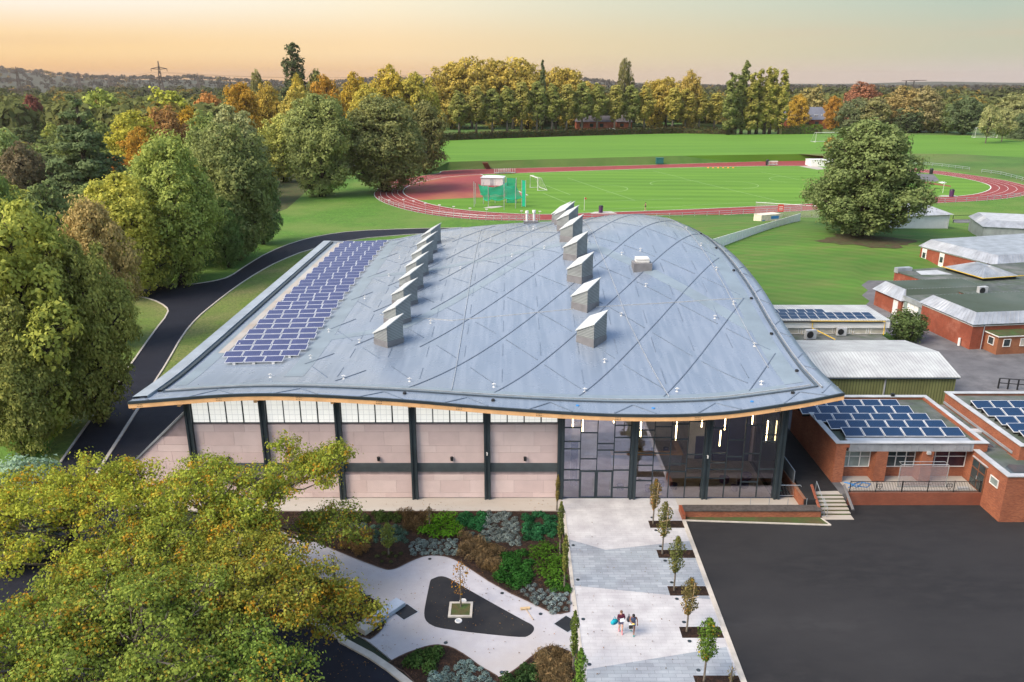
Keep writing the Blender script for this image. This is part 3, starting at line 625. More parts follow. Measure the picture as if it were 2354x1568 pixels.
def strip(mb, pts, w, z, closed=False):
    n = len(pts); e = n if closed else n - 1
    for i in range(e):
        a = Vector(pts[i][:2]); b = Vector(pts[(i + 1) % n][:2]); d = (b - a)
        if d.length < 1e-4: continue
        d.normalize(); nn = Vector((-d.y, d.x)) * w / 2; a = a - d * w * .2; b = b + d * w * .2; k = len(mb.v)
        mb.v += [(*(a - nn), z), (*(b - nn), z), (*(b + nn), z), (*(a + nn), z)]; mb.f.append((k, k + 1, k + 2, k + 3)); mb.m.append(0)
mb = MB(); strip(mb, innw, .3, .085, True)
cI = Vector((-5, 258)); 
def lane(f, lo, hi, cx, cy, sx, sy):
    pts = []
    for k in range(25):
        a = math.radians(lo + (hi - lo) * k / 24); pts.append((cx + f * sx * math.cos(a), cy + f * sy * math.sin(a)))
    return pts
lo_, li_ = [Vector(p) for p in outw], [Vector(p) for p in innw]
for f in (.2, .4, .6, .8):
    for side in (-1, 1):
        pts = []
        for p in li_:
            if (side < 0 and p.x < 6 and p.y < 300) or (side > 0 and p.x > 140 and p.y < 330):
                q = min(lo_, key=lambda o: (o - p).length); pts.append(p.lerp(q, f))
        for a, b in zip(pts, pts[1:]):
            if (a - b).length < 25: strip(mb, [a, b], .12, .05)
strip(mb, P2([k_(985, 230), k_(1420, 425)]), .35, .09); strip(mb, outw, .2, .045, True)
struct('track_line_markings', mb, M['line'])
mb = MB(); z3 = lambda x, y: (1569.4 + x / 3, y / 3); z2 = lambda x, y: (785 + x / 3, y / 3)
for pts in ([z2(1560, 1228), z2(2020, 1382)], [z2(1390, 1273), z2(1580, 1345)], [z2(1390, 1333), z2(1650, 1440)], [z2(1140, 1210), z2(2354, 1165)], [z2(2150, 1180), z2(2354, 1228)],
            [z3(0, 1232), z3(670, 1390)], [z3(540, 1187), z3(800, 1240)], [z3(0, 1420), z3(820, 1380)], [z3(500, 1170), z3(940, 1178)], [z2(1570, 1400), z2(2354, 1370)],
            [z3(920, 1208), z3(980, 1218)], [z2(1670, 1450), z2(2354, 1425)]):
    strip(mb, P2(pts), .16, .068)
for c, a0 in ((z2(1740, 1300), 0), (z2(2354, 1270), 120), (z3(290, 1275), 0), (z3(820, 1240), 150)):
    p = P(*c); strip(mb, [(p.x + 11 * math.cos(math.radians(a0 + 90 - 75 + 150 * k / 14 - 90)), p.y + 11 * math.sin(math.radians(a0 + 90 - 75 + 150 * k / 14 - 90))) for k in range(15)], .16, .068)
struct('pitch_line_markings', mb, M['faint'])
sheet('concrete_pad', P2([z3(805, 1148), z3(930, 1172), z3(1000, 1165), z3(900, 1143)]), .08, 'walk')
sheet('concrete_pad', P2([z2(1715, 1475), z2(1900, 1475), z2(1860, 1458), z2(1745, 1462)]), .08, 'walk')
sheet('concrete_pad', P2([z3(1755, 1355), z3(1900, 1358), z3(1880, 1349), z3(1790, 1348)]), .08, 'walk')
sheet('javelin_runway', P2([z3(1540, 1235), z3(1850, 1283), z3(1848, 1290), z3(1535, 1245)]), .08, 'track')
sheet('throwing_circle_apron', P2([z3(1545, 1215), z3(1600, 1197), z3(1730, 1205), z3(1770, 1245), z3(1740, 1255), z3(1560, 1245)]), .08, 'asphalt_old')
sheet('throwing_circle', P2([z3(1760, 1258), z3(1790, 1254), z3(1822, 1262), z3(1790, 1267)]), .095, 'white')
mb = MB(); mb.prism(P2([k_(1010, 540), k_(1090, 545), k_(1195, 530), k_(1160, 522), k_(1070, 528)]), -.05, .08); struct('hammer_circle', mb, M['walk'])
mb = MB()
for i in range(6):
    a = P(*k_(1003 + i * 6, 122 + i * 11), 2.6 - i * .5); mb.box(a.x, a.x + 2.2, a.y - .7, a.y + .7, a.z - .4, a.z + .12)
setp(mb.build('bank_steps', M['rust']), 'narrow brown timber steps cut into the grass bank behind the track', 'steps')
# roads on the left
RD = [(140, 1062), (183, 1000), (233, 933), (300, 840), (350, 768), (388, 720), (383, 705), (350, 688), (307, 680), (240, 676), (240, 662), (290, 664), (367, 650), (383, 653), (433, 655), (490, 647), (528, 637), (565, 611), (615, 581), (678, 556), (740, 541), (815, 531), (940, 526), (1078, 523.5), (1400, 521), (1740, 521), (1740, 530), (1400, 532), (1100, 532), (965, 538), (915, 541), (815, 550), (705, 575), (640, 601), (590, 628), (540, 661), (490, 700), (453, 731), (420, 770), (383, 836), (357, 876), (320, 936), (250, 1046), (180, 1160), (90, 1160)]
sheet('road', P2(RD), .0, 'asphalt_new')
sheet('service_apron', P2([(250, 1046), (320, 936), (357, 876), (440, 870), (470, 1145), (300, 1250), (180, 1160)]), -.004, 'asphalt_new')
sheet('lower_road', P2([(20, 1140), (250, 1046), (300, 1250), (463, 1316), (510, 1342), (633, 1389), (785, 1469), (785, 1476), (852, 1512), (895, 1540), (975, 1600), (300, 1760), (-300, 1500)]), -.012, 'asphalt_new')
mb = MB()
def kerb(mb, pts, w=.22, h=.1, z=0.0):
    pts = [Vector(p) for p in pts]
    for a, b in zip(pts, pts[1:]):
        d = (b - a).normalized(); nn = Vector((-d.y, d.x)) * w / 2; a2 = a - d * .02; b2 = b + d * .02
        mb.prism([tuple(a2 - nn), tuple(b2 - nn), tuple(b2 + nn), tuple(a2 + nn)], z - .05, z + h + rnd(0, .004))
def chaikin(pts, it=2):
    for _ in range(it):
        q = [pts[0]]
        for a, b in zip(pts, pts[1:]): q += [(.75 * a[0] + .25 * b[0], .75 * a[1] + .25 * b[1]), (.25 * a[0] + .75 * b[0], .25 * a[1] + .75 * b[1])]
        pts = q + [pts[-1]]
    return pts
for pts in (RD[:9], RD[12:24], RD[28:43]): kerb(mb, chaikin(P2(pts), 1), .2)
kerb(mb, P2([(320, 936), (250, 1046), (200, 1127)]), .3)
kerb(mb, P2([(440, 1302), (463, 1313), (510, 1339), (633, 1386), (785, 1466), (785, 1473), (852, 1509), (895, 1538), (960, 1590)]), .45, .12)
struct('kerb', mb, M['kerb'])
# yard, plaza, front walk
sheet('yard', [(13.6, 55.7), (13.3, 20), (70, 20), (70, 58.2), (24.7, 58.2), (24.7, 57.0)], .0, 'asphalt_yard')
sheet('front_walk', [(-32, 57.1), (4.1, 57.1), (4.1, 59.3), (-32, 59.3)], .03, 'walk')
sheet('terrace', [(13.6, 57.3), (24.6, 57.0), (24.6, 59.3), (13.6, 59.3)], .031, 'walk')
sheet('plaza', [(4.1, 59.3), (4.2, 30), (13.2, 30), (13.6, 57.3), (13.6, 59.3)], .03, 'pave_l')
mb = MB()
xl = 4.34
for pts in ([(1305, 1239), (1392, 1264), (1585, 1243), (1633, 1378), (1535, 1367.5), (1349, 1349), (1318, 1346)], [(1349, 1538.6), (1670, 1487), (1722, 1640), (1345, 1640)]):
    mb.prism(P2(pts, .034), .02, .034)
struct('grey_paving_band', mb, M['pave_d'])
mb = MB(); mb.box(4.05, 4.3, 30, 57.1, 0, .07); 
mb.prism([(13.18, 30), (13.5, 30), (13.75, 55.6), (13.45, 55.6)], 0, .075)
struct('plaza_edging', mb, M['kerb'])
# garden: path, planting beds, island
BA = pxs(g_, [(-420, 45), (2165, 40), (2180, 60), (2295, 822), (2150, 856), (2050, 803), (1700, 640), (1400, 442), (1330, 408), (1270, 390), (1170, 382), (1080, 400), (980, 445), (900, 486), (850, 498), (800, 494), (600, 420), (380, 330), (100, 215), (-420, 120)])
BB = pxs(g_, [(-200, 380), (170, 525), (350, 592), (600, 682), (730, 742), (785, 785), (806, 830), (812, 890), (790, 960), (740, 1012), (672, 1056), (480, 940), (0, 770), (-300, 640)])
BC = pxs(g_, [(826, 1238), (950, 1170), (1100, 1115), (1180, 1097), (1240, 1094), (1330, 1112), (1450, 1182), (1550, 1262), (1660, 1322), (1700, 1350), (1700, 1560), (1150, 1560), (1000, 1330)])
BD = pxs(g_, [(1700, 1352), (1760, 1335), (1850, 1280), (1980, 1172), (2060, 1118), (2110, 1104), (2170, 1110), (2290, 1160), (2330, 1560), (1702, 1560)])
sheet('garden_path', P2(pxs(g_, [(-420, 60), (2165, 40), (2300, 820), (2310, 1560), (1150, 1560), (1010, 1330), (672, 1058), (480, 945), (-300, 645)])), .01, 'gpath')
BW = {}
for k, nm, pts in (('A', 'planting_bed', BA), ('B', 'planting_bed', BB), ('C', 'planting_bed', BC), ('D', 'planting_bed', BD)):
    w = chaikin(P2(pts) + [P2(pts)[0]], 1)[:-1]; BW[k] = w
    mb = MB(); mb.prism(w, -.05, .05); struct(nm, mb, M['bark'])
    mb = MB(); strip(mb, w, .09, .06, True); struct('bed_edging', mb, M['bededge'])
ISL = chaikin(P2(pxs(g_, [(1170, 575), (1240, 545), (1310, 562), (1400, 620), (1900, 900), (1975, 935), (1985, 975), (1950, 1015), (1890, 1037), (1240, 965), (1140, 920), (1110, 860), (1130, 740), (1162, 590)])) , 2)
sheet('rubber_island', ISL, .02, 'rubber')
# tree pits
PITS = [(1490, 1197), (1509, 1264), (1534, 1347.5), (1561, 1441), (1593.5, 1553)]
PITS_E = [(1571, 1197), (1594, 1264), (1622, 1347.5), (1655, 1441), (1697, 1553)]
mb = MB()
for a, b in zip(PITS, PITS_E):
    p = P(*a, .04); q = P(*b, .04); mb.box(p.x, q.x, p.y - 1.05, p.y, .0, .042)
struct('tree_pit', mb, M['bark'])
# school side: raised ground
sheet('school_ground', [(26.9, 58.2), (130, 58.2), (130, 132), (58, 132), (52, 113), (46, 104), (30, 104), (26.9, 95)], 1.0, 'asphalt_old')
sheet('alley', [(23.6, 57.2), (24.7, 57.2), (24.7, 58.6), (26.95, 58.7), (26.95, 95), (24.0, 95), (24.0, 60)], .985, 'asphalt_yard')
# lawn mound with the oak
ob = P(1990, 556, 1.6)
mb = MB(); NX, NY = 40, 36; x0, x1, y0, y1 = 27, 112, 92, 212
def lz(x, y):
    t = lambda a, lo, hi: max(0, min(1, (a - lo) / (hi - lo)))
    e = t(x, 27, 34) * (1 - t(x, 100, 112)) * t(y, 92, 97) * (1 - t(y, 188, 212))
    m = math.exp(-(((x - ob.x + 4) / 26) ** 2 + ((y - ob.y - 2) / 30) ** 2)) * 1.5
    s = -.5 if x - 52 > -(y - 113) * .02 and y < 145 and x > 50 + (y - 104) * .35 else 0
    return (1.02 + m) * e - .12 * (1 - e) + s
for j in range(NY + 1):
    for i in range(NX + 1):
        x = x0 + (x1 - x0) * i / NX; y = y0 + (y1 - y0) * j / NY; mb.v.append((x, y, lz(x, y)))
for j in range(NY):
    for i in range(NX): a = j * (NX + 1) + i; mb.f.append((a, a + 1, a + NX + 2, a + NX + 1)); mb.m.append(0)
struct('lawn', mb, M['lawn'], True)
sheet('tarmac_path', P2([r_(1700, 137), r_(2450, 128), r_(2450, 92), r_(1700, 106)], .02), .02, 'asphalt_old')
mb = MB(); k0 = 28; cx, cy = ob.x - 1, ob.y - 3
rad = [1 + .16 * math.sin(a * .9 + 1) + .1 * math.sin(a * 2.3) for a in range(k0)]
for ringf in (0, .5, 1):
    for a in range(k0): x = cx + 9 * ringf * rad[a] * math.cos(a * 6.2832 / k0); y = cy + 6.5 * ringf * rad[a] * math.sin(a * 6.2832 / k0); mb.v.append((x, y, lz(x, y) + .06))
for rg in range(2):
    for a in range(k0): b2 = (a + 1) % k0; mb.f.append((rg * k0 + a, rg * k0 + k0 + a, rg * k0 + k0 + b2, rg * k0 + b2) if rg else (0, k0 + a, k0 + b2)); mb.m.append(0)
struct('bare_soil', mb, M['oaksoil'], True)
# ---------------------------------------------------------------- the sports hall
XL, XR, YF, YB, WF = -29.8, 25.7, 57.3, 124.6, 59.2
GX = np.array([-29.8, -20, -10.2, 0, 8.6, 16, 22, 25.7]); GY = np.array([57.3, 64, 71.7, 80, 90, 100, 112, 124.6])
GZ = np.array([[9.42, 10.1, 9.72, 8.85, 8.36, 8.5, 9.38, 10.15],
               [9.08, 9.45, 9.42, 9.12, 9.05, 9.25, 9.85, 10.25],
               [9.05, 9.2, 9.5, 10.0, 10.5, 10.8, 11.2, 11.3],
               [9.05, 9.3, 9.9, 11.1, 12.1, 12.7, 13.1, 13.0],
               [9.05, 9.35, 10.3, 12.2, 13.6, 14.6, 14.7, 14.0],
               [9.05, 9.4, 10.6, 12.8, 14.7, 15.9, 15.4, 14.0],
               [9.05, 9.4, 10.9, 12.8, 14.3, 15.4, 14.8, 13.2],
               [9.05, 9.2, 11.0, 12.0, 12.4, 12.7, 12.7, 12.4]])
def cubic(xs, ys, x):
    i = int(np.clip(np.searchsorted(xs, x) - 1, 0, len(xs) - 2)); h = xs[i + 1] - xs[i]; t = (x - xs[i]) / h
    def sl(k):
        if k == 0: return (ys[1] - ys[0]) / (xs[1] - xs[0])
        if k == len(xs) - 1: return (ys[-1] - ys[-2]) / (xs[-1] - xs[-2])
        return (ys[k + 1] - ys[k - 1]) / (xs[k + 1] - xs[k - 1])
    a, b = sl(i) * h, sl(i + 1) * h; t2, t3 = t * t, t * t * t
    return (2 * t3 - 3 * t2 + 1) * ys[i] + (t3 - 2 * t2 + t) * a + (-2 * t3 + 3 * t2) * ys[i + 1] + (t3 - t2) * b
def rz_(x, y):
    x = min(max(x, XL), XR); y = min(max(y, YF), YB)
    return cubic(GY, [cubic(GX, row, x) for row in GZ], y)
m, nt, b = base_mat('roof_membrane', .33, 0, 1.0)
w = wpos(nt); c = mixc(nt, noise(nt, w, .14, 5), (.15, .192, .25), (.18, .222, .285))
c = mixc(nt, noise(nt, wpos(nt, (2.2, .12, 1)), 1.0, 3, .5, .45, .6), c, (.195, .238, .3)); c = mixc(nt, noise(nt, w, .09, 6, .7, .55, .75), c, (.165, .21, .262))
lk(nt, c, b.inputs['Base Color'])
rr_ = nd(nt, 'ShaderNodeMapRange'); rr_.inputs[3].default_value = .2; rr_.inputs[4].default_value = .36; lk(nt, noise(nt, w, .3, 5, .6, .3, .7), rr_.inputs[0]); lk(nt, rr_.outputs[0], b.inputs['Roughness'])
bump(nt, b, noise(nt, w, .7, 4), .1, .06); M['roof'] = m
M['rib'] = plain('roof_seam', (.082, .108, .15), .45, 0, .15, .5)
M['rib2'] = plain('light_seam', (.13, .168, .222), .4, 0, .15, .5)
M['band'] = plain('roof_band', (.185, .235, .275), .36, 0, .1, .4)
M['pale'] = plain('pale_flashing', (.3, .345, .38), .5, .1, .12, .6)
hall = thing('sports_hall', 'large sports hall with sweeping wave-shaped blue-grey roof and pink panelled front', 'sports hall')
mb = MB(); NX, NY = 96, 110
for j in range(NY + 1):
    for i in range(NX + 1):
        x = XL + (XR - XL) * i / NX; y = YF + (YB - YF) * j / NY; mb.v.append((x, y, rz_(x, y)))
T = len(mb.v)
for j in range(NY):
    for i in range(NX): a = j * (NX + 1) + i; mb.f.append((a, a + 1, a + NX + 2, a + NX + 1)); mb.m.append(0)
top = len(mb.f)
mb.v += [(x, y, z - .3) for x, y, z in mb.v[:T]]
for j in range(NY):
    for i in range(NX): a = T + j * (NX + 1) + i; mb.f.append((a + NX + 1, a + NX + 2, a + 1, a)); mb.m.append(1)
edge = [i for i in range(NX + 1)] + [j * (NX + 1) + NX for j in range(1, NY + 1)] + [NY * (NX + 1) + i for i in range(NX - 1, -1, -1)] + [j * (NX + 1) for j in range(NY - 1, 0, -1)]
for a, b_ in zip(edge, edge[1:] + edge[:1]): mb.f.append((a, a + T, b_ + T, b_)); mb.m.append(1)
roof = mb.build('roof', [M['roof'], M['dkmetal']], hall); roof.data.polygons.foreach_set('use_smooth', [k < top for k in range(len(mb.f))])
def drape(mb, pts, w, h, lift=.01, step=1.0, mi=0):
    """a raised strip laid along the roof through plan points"""
    pts = [Vector(p[:2]) for p in pts]; L = [pts[0]]
    for a, b_ in zip(pts, pts[1:]):
        n = max(1, int((b_ - a).length / step)); L += [a.lerp(b_, k / n) for k in range(1, n + 1)]
    k0 = len(mb.v)
    for i, p in enumerate(L):
        d = (L[min(i + 1, len(L) - 1)] - L[max(i - 1, 0)]).normalized(); nn = Vector((-d.y, d.x)) * w / 2
        for s, up in ((-1, -.05), (-1, h), (1, h), (1, -.05)):
            q = p + nn * s; mb.v.append((q.x, q.y, rz_(q.x, q.y) + lift + up))
    for i in range(len(L) - 1):
        for k in range(4):
            a = k0 + i * 4 + k; b2 = k0 + i * 4 + (k + 1) % 4; mb.f.append((a, a + 4, b2 + 4, b2)); mb.m.append(mi)
S, SL = 6.9, 1.55
def clip(p, q, x0, x1, y0, y1):
    d = q - p; t0, t1 = 0, 1
    for a, da, lo, hi in ((p.x, d.x, x0, x1), (p.y, d.y, y0, y1)):
        if abs(da) < 1e-9:
            if a < lo or a > hi: return None
            continue
        u, v = (lo - a) / da, (hi - a) / da
        if u > v: u, v = v, u
        t0, t1 = max(t0, u), min(t1, v)
    return (p + d * t0, p + d * t1) if t1 - t0 > .02 else None
ix0, ix1, iy0, iy1 = -27.2, 23.2, 60.3, 122.6
mb = MB(); mc = MB()
for k in range(-40, 40):                     # the long family, running up to the right
    a = Vector((-7.75 + S * k, 61.2)); p = a + Vector((-60, -60 * SL)); q = a + Vector((60, 60 * SL)); cc = clip(p, q, -19, ix1, iy0, iy1)
    if not cc: continue
    right = clip(p, q, -8.6, ix1, iy0, iy1); cc = clip(p, q, -19, -8.6, iy0, iy1)
    if right and (right[1] - right[0]).length > 3: drape(mb, right, .085, .03)
    if not cc: continue
    if 0: pass
    else:
        L = (cc[1] - cc[0]).length; d = (cc[1] - cc[0]).normalized(); n = max(1, int(L / 6.36))
        for s in range(n): drape(mb, [cc[0] + d * (s * 6.36 + 1.3), cc[0] + d * min(L, s * 6.36 + 4.9)], .075, .03)
for k in range(-40, 60):                     # the crossing family, broken between its meetings with the first
    ax = -7.75 + S * k
    for m_ in range(-40, 40):
        xa, xb = ax - S / 2 * m_, ax - S / 2 * (m_ + 1); f0, f1 = (.22, .8) if (xa + xb) / 2 < -2 else (.1, .92)
        p = Vector((xa + (xb - xa) * f0, 61.2 + SL * S / 2 * (m_ + f0))); q = Vector((xa + (xb - xa) * f1, 61.2 + SL * S / 2 * (m_ + f1))); cc = clip(p, q, -18.6, ix1, iy0, iy1)
        if cc and (cc[1] - cc[0]).length > 1.2: drape(mc, cc, .075, .026)
for k in range(-4, 10):                      # the short family, running away from the viewer
    x = -7.75 + S / 2 * k
    if x < -18 or x > 22.8: continue
    for m_ in range(8):
        y = 61.2 + SL * S * (m_ + (.5 if k % 2 else 0)) + 1.4
        for yy_ in (y, y + 5.4):
            if yy_ + 2.6 < iy1: drape(mc, [(x, yy_), (x, yy_ + 2.6)], .055, .02)
for k in range(17):                          # eaves strips
    x = XL + 1.5 + k * 3.3; drape(mc, [(x, 57.5), (x + (1.6 if k % 2 else -1.6), 58.9)], .1, .04)
for k in range(20):
    y = 59.5 + k * 3.3; drape(mc, [(25.5, y), (24.3, y + (1.4 if k % 2 else -1.4))], .1, .04); drape(mc, [(-29.6, y), (-28.4, y + .7)], .09, .04)
mb.build('seam', M['rib'], roof); mc.build('seam', M['rib2'], roof)
mb = MB(); drape(mb, [(ix0 + .6, 60.1), (ix1 - 1, 60.1)], 1.0, .012, .004); drape(mb, [(23.0, 60.6), (23.0, 123)], 1.5, .012, .004)
drape(mb, [(-27.2, 61), (-27.2, 123)], 1.1, .012, .004); drape(mb, [(-18.3, 62.5), (-18.3, 123)], 1.6, .012, .004)
drape(mb, [(-18, 99), (8, 97), (22.6, 71)], 1.3, .014, .005); drape(mb, [(-18, 74), (-11, 76.5), (2, 95)], 1.3, .014, .005)
mb.build('membrane_band', M['band'], roof)
mb = MB(); drape(mb, [(-27.9, 59.35), (24.3, 59.35)], .15, .1); drape(mb, [(24.35, 59.3), (24.35, 123.4)], .15, .1); mb.build('gutter', plain('gutter_metal', (.075, .1, .125), .45, .2), roof)
mb = MB(); drape(mb, [(24.62, 59), (24.62, 123.8)], .1, .11); drape(mb, [(-27.9, 59.8), (24, 59.8)], .07, .1); drape(mb, [(-10.6 + 5.7, 60.2), (-4.7, 121)], .05, .06); drape(mb, [(12.8, 60.2), (11.2, 74), (10.2, 95), (9.8, 121)], .06, .06)
drape(mb, [(-14, 81), (-6, 77.2), (23, 77)], .05, .05); drape(mb, [(21.9, 64), (21.9, 120)], .05, .05); mb.build('lightning_cable', M['steel'], roof)
mb = MB(); drape(mb, [(-28.25, 59.5), (-28.25, 124)], .28, .16); mb.build('gutter', M['dkmetal'], roof)
mb = MB(); drape(mb, [(-29.15, 58), (-29.15, 124.5)], 1.15, .2); drape(mb, [(-29.6, 124.4), (-8, 124.4)], .25, .14); mb.build('parapet', M['pale'], roof)
mb = MB(); drape(mb, [(-26.9, 70), (-27.0, 124)], .8, .01, .02); mb.build('worn_strip', M['walk'], roof)
# fascia: dark trim and larch beam along the front eaves, in eight lengths
beam = MB(); trim = MB(); n = 9
for k in range(120):
    xa = XL + (XR - XL) * k / 120; xb = XL + (XR - XL) * (k + 1) / 120; za, zb = rz_(xa, YF), rz_(xb, YF)
    for (m_, y0, y1, d0, d1) in ((trim, YF - .06, YF + .1, .05, -.16), (beam, YF - .02, YF + .3, -.165, -.52)):
        i = len(m_.v); m_.v += [(x, y, z + d) for x, z in ((xa, za), (xb, zb)) for y in (y0, y1) for d in (d0, d1)]
        for f in ((0, 1, 5, 4), (2, 6, 7, 3), (0, 4, 6, 2), (1, 3, 7, 5)): m_.f.append(tuple(i + c for c in f)); m_.m.append(0)
for m_ in (trim, beam):
    m_.f += [(0, 2, 3, 1), tuple(len(m_.v) - 8 + c for c in (4, 5, 7, 6))]; m_.m += [0, 0]
trim.build('eaves_trim', M['dkmetal'], hall); bo = beam.build('fascia_beam', M['timber'], hall)
mb = MB()
for k in range(9):
    x = XL + .8 + k * 6.2 + (0 if k else 0)
    for dx in (-.12, 0, .12, .24):
        for dz in (-.28, -.42): mb.box(x + dx, x + dx + .05, YF - .035, YF - .02, rz_(x, YF) + dz, rz_(x, YF) + dz + .05)
mb.build('bolt_plate', M['black'], bo)
mb = MB()
for k in range(100):
    ya = 57.6 + 66.8 * k / 100; yb = ya + .668
    for x in (XL + .1, XR - .5):
        i = len(mb.v); mb.v += [(x_, y, rz_(x, y) + d) for y in (ya, yb) for x_ in (x, x + .22) for d in (-.32, -.72)]
        for f in ((0, 1, 5, 4), (2, 6, 7, 3), (0, 4, 6, 2), (1, 3, 7, 5)): mb.f.append(tuple(i + c for c in f)); mb.m.append(0)
mb.build('fascia_beam', M['timber'], hall)
def zv(v): return PY(1000, v, WF).z
ZC, ZL1, ZL0 = zv(973), zv(1064), zv(1085)
COLX = [-26 + 6 * k - .03 for k in range(9)]
for x in COLX:
    zt = rz_(x, WF) - .3; mb = MB()
    mb.box(x - .25, x - .09, WF - .32, WF + .1, 0, zt); mb.box(x + .09, x + .25, WF - .32, WF + .1, 0, zt); mb.box(x - .09, x + .09, WF - .24, WF + .1, 0, zt); mb.box(x - .3, x + .3, WF - .4, WF - .321, 0, .02)
    mb.build('column', M['dkmetal'], hall)
    cap = MB().box(x - .12, x + .12, YF + .301, WF - .1, zt - .36, zt - .02); cap.build('beam_end', M['timber'], hall)
M['poly'] = None
m, nt, b = base_mat('translucent_panel_glow', .4, 0, .4); t = nd(nt, 'ShaderNodeTexBrick'); t.offset = 0; t.inputs['Scale'].default_value = 1
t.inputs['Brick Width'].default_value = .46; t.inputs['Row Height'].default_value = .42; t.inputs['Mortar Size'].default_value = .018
t.inputs['Color1'].default_value = (.74, .73, .68, 1); t.inputs['Color2'].default_value = (.7, .69, .65, 1); t.inputs['Mortar'].default_value = (.5, .5, .48, 1); lk(nt, wall_uv(nt), t.inputs['Vector']); lk(nt, t.outputs['Color'], b.inputs['Base Color']); lk(nt, t.outputs['Color'], b.inputs['Emission Color']); b.inputs['Emission Strength'].default_value = .3; M['poly'] = m  # added glow lifts the panes out of the eaves shadow; no lamp behind
CL = [plain('pink_cladding_%d' % k, c, .85, 0, .05, .8) for k, c in enumerate([(.6, .475, .455), (.63, .51, .49), (.57, .45, .435)])]
M['joint'] = plain('panel_joint', (.33, .26, .26), .9)
M['louvre'] = plain('grey_louvre', (.1, .12, .13), .5, .2)
rows_up = [(ZL1, 1.0), (ZL1 + 1.0, .62), (ZL1 + 1.62, 1.22), (ZL1 + 2.84, 99)]
for k in range(5):
    x0, x1 = COLX[k] + .251, COLX[k + 1] - .251; mb = MB()
    mb.box(x0, x1, WF + .02, WF + .3, .05, ZC, 3)
    rows = []; z = .08
    for h in (.45, 1.15, .5): rows.append((z, min(z + h, ZL0))); z += h
    z = ZL1
    for h in (.95, .62, 1.22, .62): rows.append((z, min(z + h, ZC))); z += h
    for ri, (za, zb) in enumerate(rows):
        if zb - za < .1: continue
        xs = [x0]; st = [0.3, .75, .5, .15, .62, .35, .8][ri % 7] * 2.05 + .1 * k; x = x0 + st
        while x < x1 - .3: xs.append(x); x += 2.45
        xs.append(x1)
        for a, c in zip(xs, xs[1:]): mb.box(a + .007, c - .007, WF - .02, WF + .02, za + .007, zb - .007, random.randrange(3))
    mb.build('cladding_panel', CL + [M['joint']], hall)
    lv = MB().box(x0, x1, WF + .0, WF + .02, ZL0 + .02, ZL1 - .02)
    for j in range(7): zz = ZL0 + .05 + j * (ZL1 - ZL0 - .08) / 7; lv.box(x0, x1, WF - .06, WF - .001, zz, zz + .05)
    lv.build('louvre_band', M['louvre'], hall)
    zt = max(rz_(x0, WF), rz_(x1, WF)) - .2
    wn = MB(); wn.box(x0, x1, WF - .04, WF + .1, ZC, ZC + .09)
    lz2 = lambda a, b2: min(rz_(a, WF), rz_(b2, WF), rz_((a + b2) / 2, WF)) - .24
    for j in range(5): xx = x0 + (x1 - x0 - .06) * j / 4; wn.box(xx, xx + .06, WF - .05, WF + .06, ZC + .091, lz2(xx, xx + .06))
    wf = wn.build('clerestory_window', M['dkmetal'], hall)
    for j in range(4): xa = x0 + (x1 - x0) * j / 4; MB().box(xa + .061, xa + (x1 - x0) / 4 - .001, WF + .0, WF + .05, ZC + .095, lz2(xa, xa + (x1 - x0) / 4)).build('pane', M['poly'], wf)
    if k != 1:
        lx = (x0 + x1) / 2 + (-.2 if k < 2 else .1); zl = zv(1053); wl = MB(); wl.box(lx - .05, lx + .05, WF - .12, WF - .021, zl - .02, zl + .1); wl.cyl(lx, WF - .16, zl - .16, zl + .16, .11, .13, 12); wl.build('wall_light', M['black'], hall)
# the lean-to wing at the left end
xw = -32.0; zt0, zt1 = zv(950) + .15, 2.45; mb = MB()
pr = [(xw, .0), (-26.3, .0), (-26.3, zt0), (xw, zt1)]
def xz_prism(mb, pts, y0, y1, mi=0):
    n = len(pts); k = len(mb.v); mb.v += [(x, y0, z) for x, z in pts] + [(x, y1, z) for x, z in pts]
    mb.f += [tuple(range(k, k + n)), tuple(range(k + 2 * n - 1, k + n - 1, -1))]; mb.m += [mi, mi]
    for i in range(n): j = (i + 1) % n; mb.f.append((k + j, k + i, k + n + i, k + n + j)); mb.m.append(mi)
xz_prism(mb, pr, WF + .06, 66, 3)
sl_ = (zt0 - zt1) / (-26.3 - xw)
z = .05
for ri, h in enumerate((.9, .62, 1.2, .62, .9, .62, .7)):
    xs = [xw + .02]; x = xw + [.8, 1.5, .4, 1.1, 1.7, .6, 1.2][ri]
    while x < -26.6: xs.append(x); x += 2.45
    xs.append(-26.3)
    for a, c in zip(xs, xs[1:]):
        a_, c_ = a + .012, c - .012; za, zb = z + .012, z + h - .012
        f = lambda x: min(zb, max(za, zt1 + sl_ * (x - xw) - .12))
        if f(c_) - za > .05 and f(a_) >= za:
            xa = a_ if f(a_) > za + .01 else a_ + (za - (zt1 + sl_ * (a_ - xw) - .12)) / sl_
            poly = [(xa, za), (c_, za), (c_, f(c_))]; xm = xw + (zb + .12 - zt1) / sl_
            if f(c_) >= zb - 1e-6 and xa < xm < c_: poly.append((xm, zb))
            if f(xa) > za + .02: poly.append((xa, f(xa)))
            xz_prism(mb, poly, WF + .0, WF + .06, random.randrange(3))
    z += h
mb.build('side_wing_wall', CL + [M['joint']], hall)
mb = MB(); n_ = 26
xz_prism(mb, [(xw - .12, zt1 - .12), (-26.3, zt0 - .12), (-26.3, zt0 + .06), (xw - .12, zt1 + .06)], WF - .12, WF + .12)
xz_prism(mb, [(xw - .1, -.05), (xw + .0, -.05), (xw + .0, zt1 + .0), (xw - .1, zt1 + .0)], WF - .1, WF + .1); mb.build('wing_trim', M['zinc_d'], hall)
mb = MB()
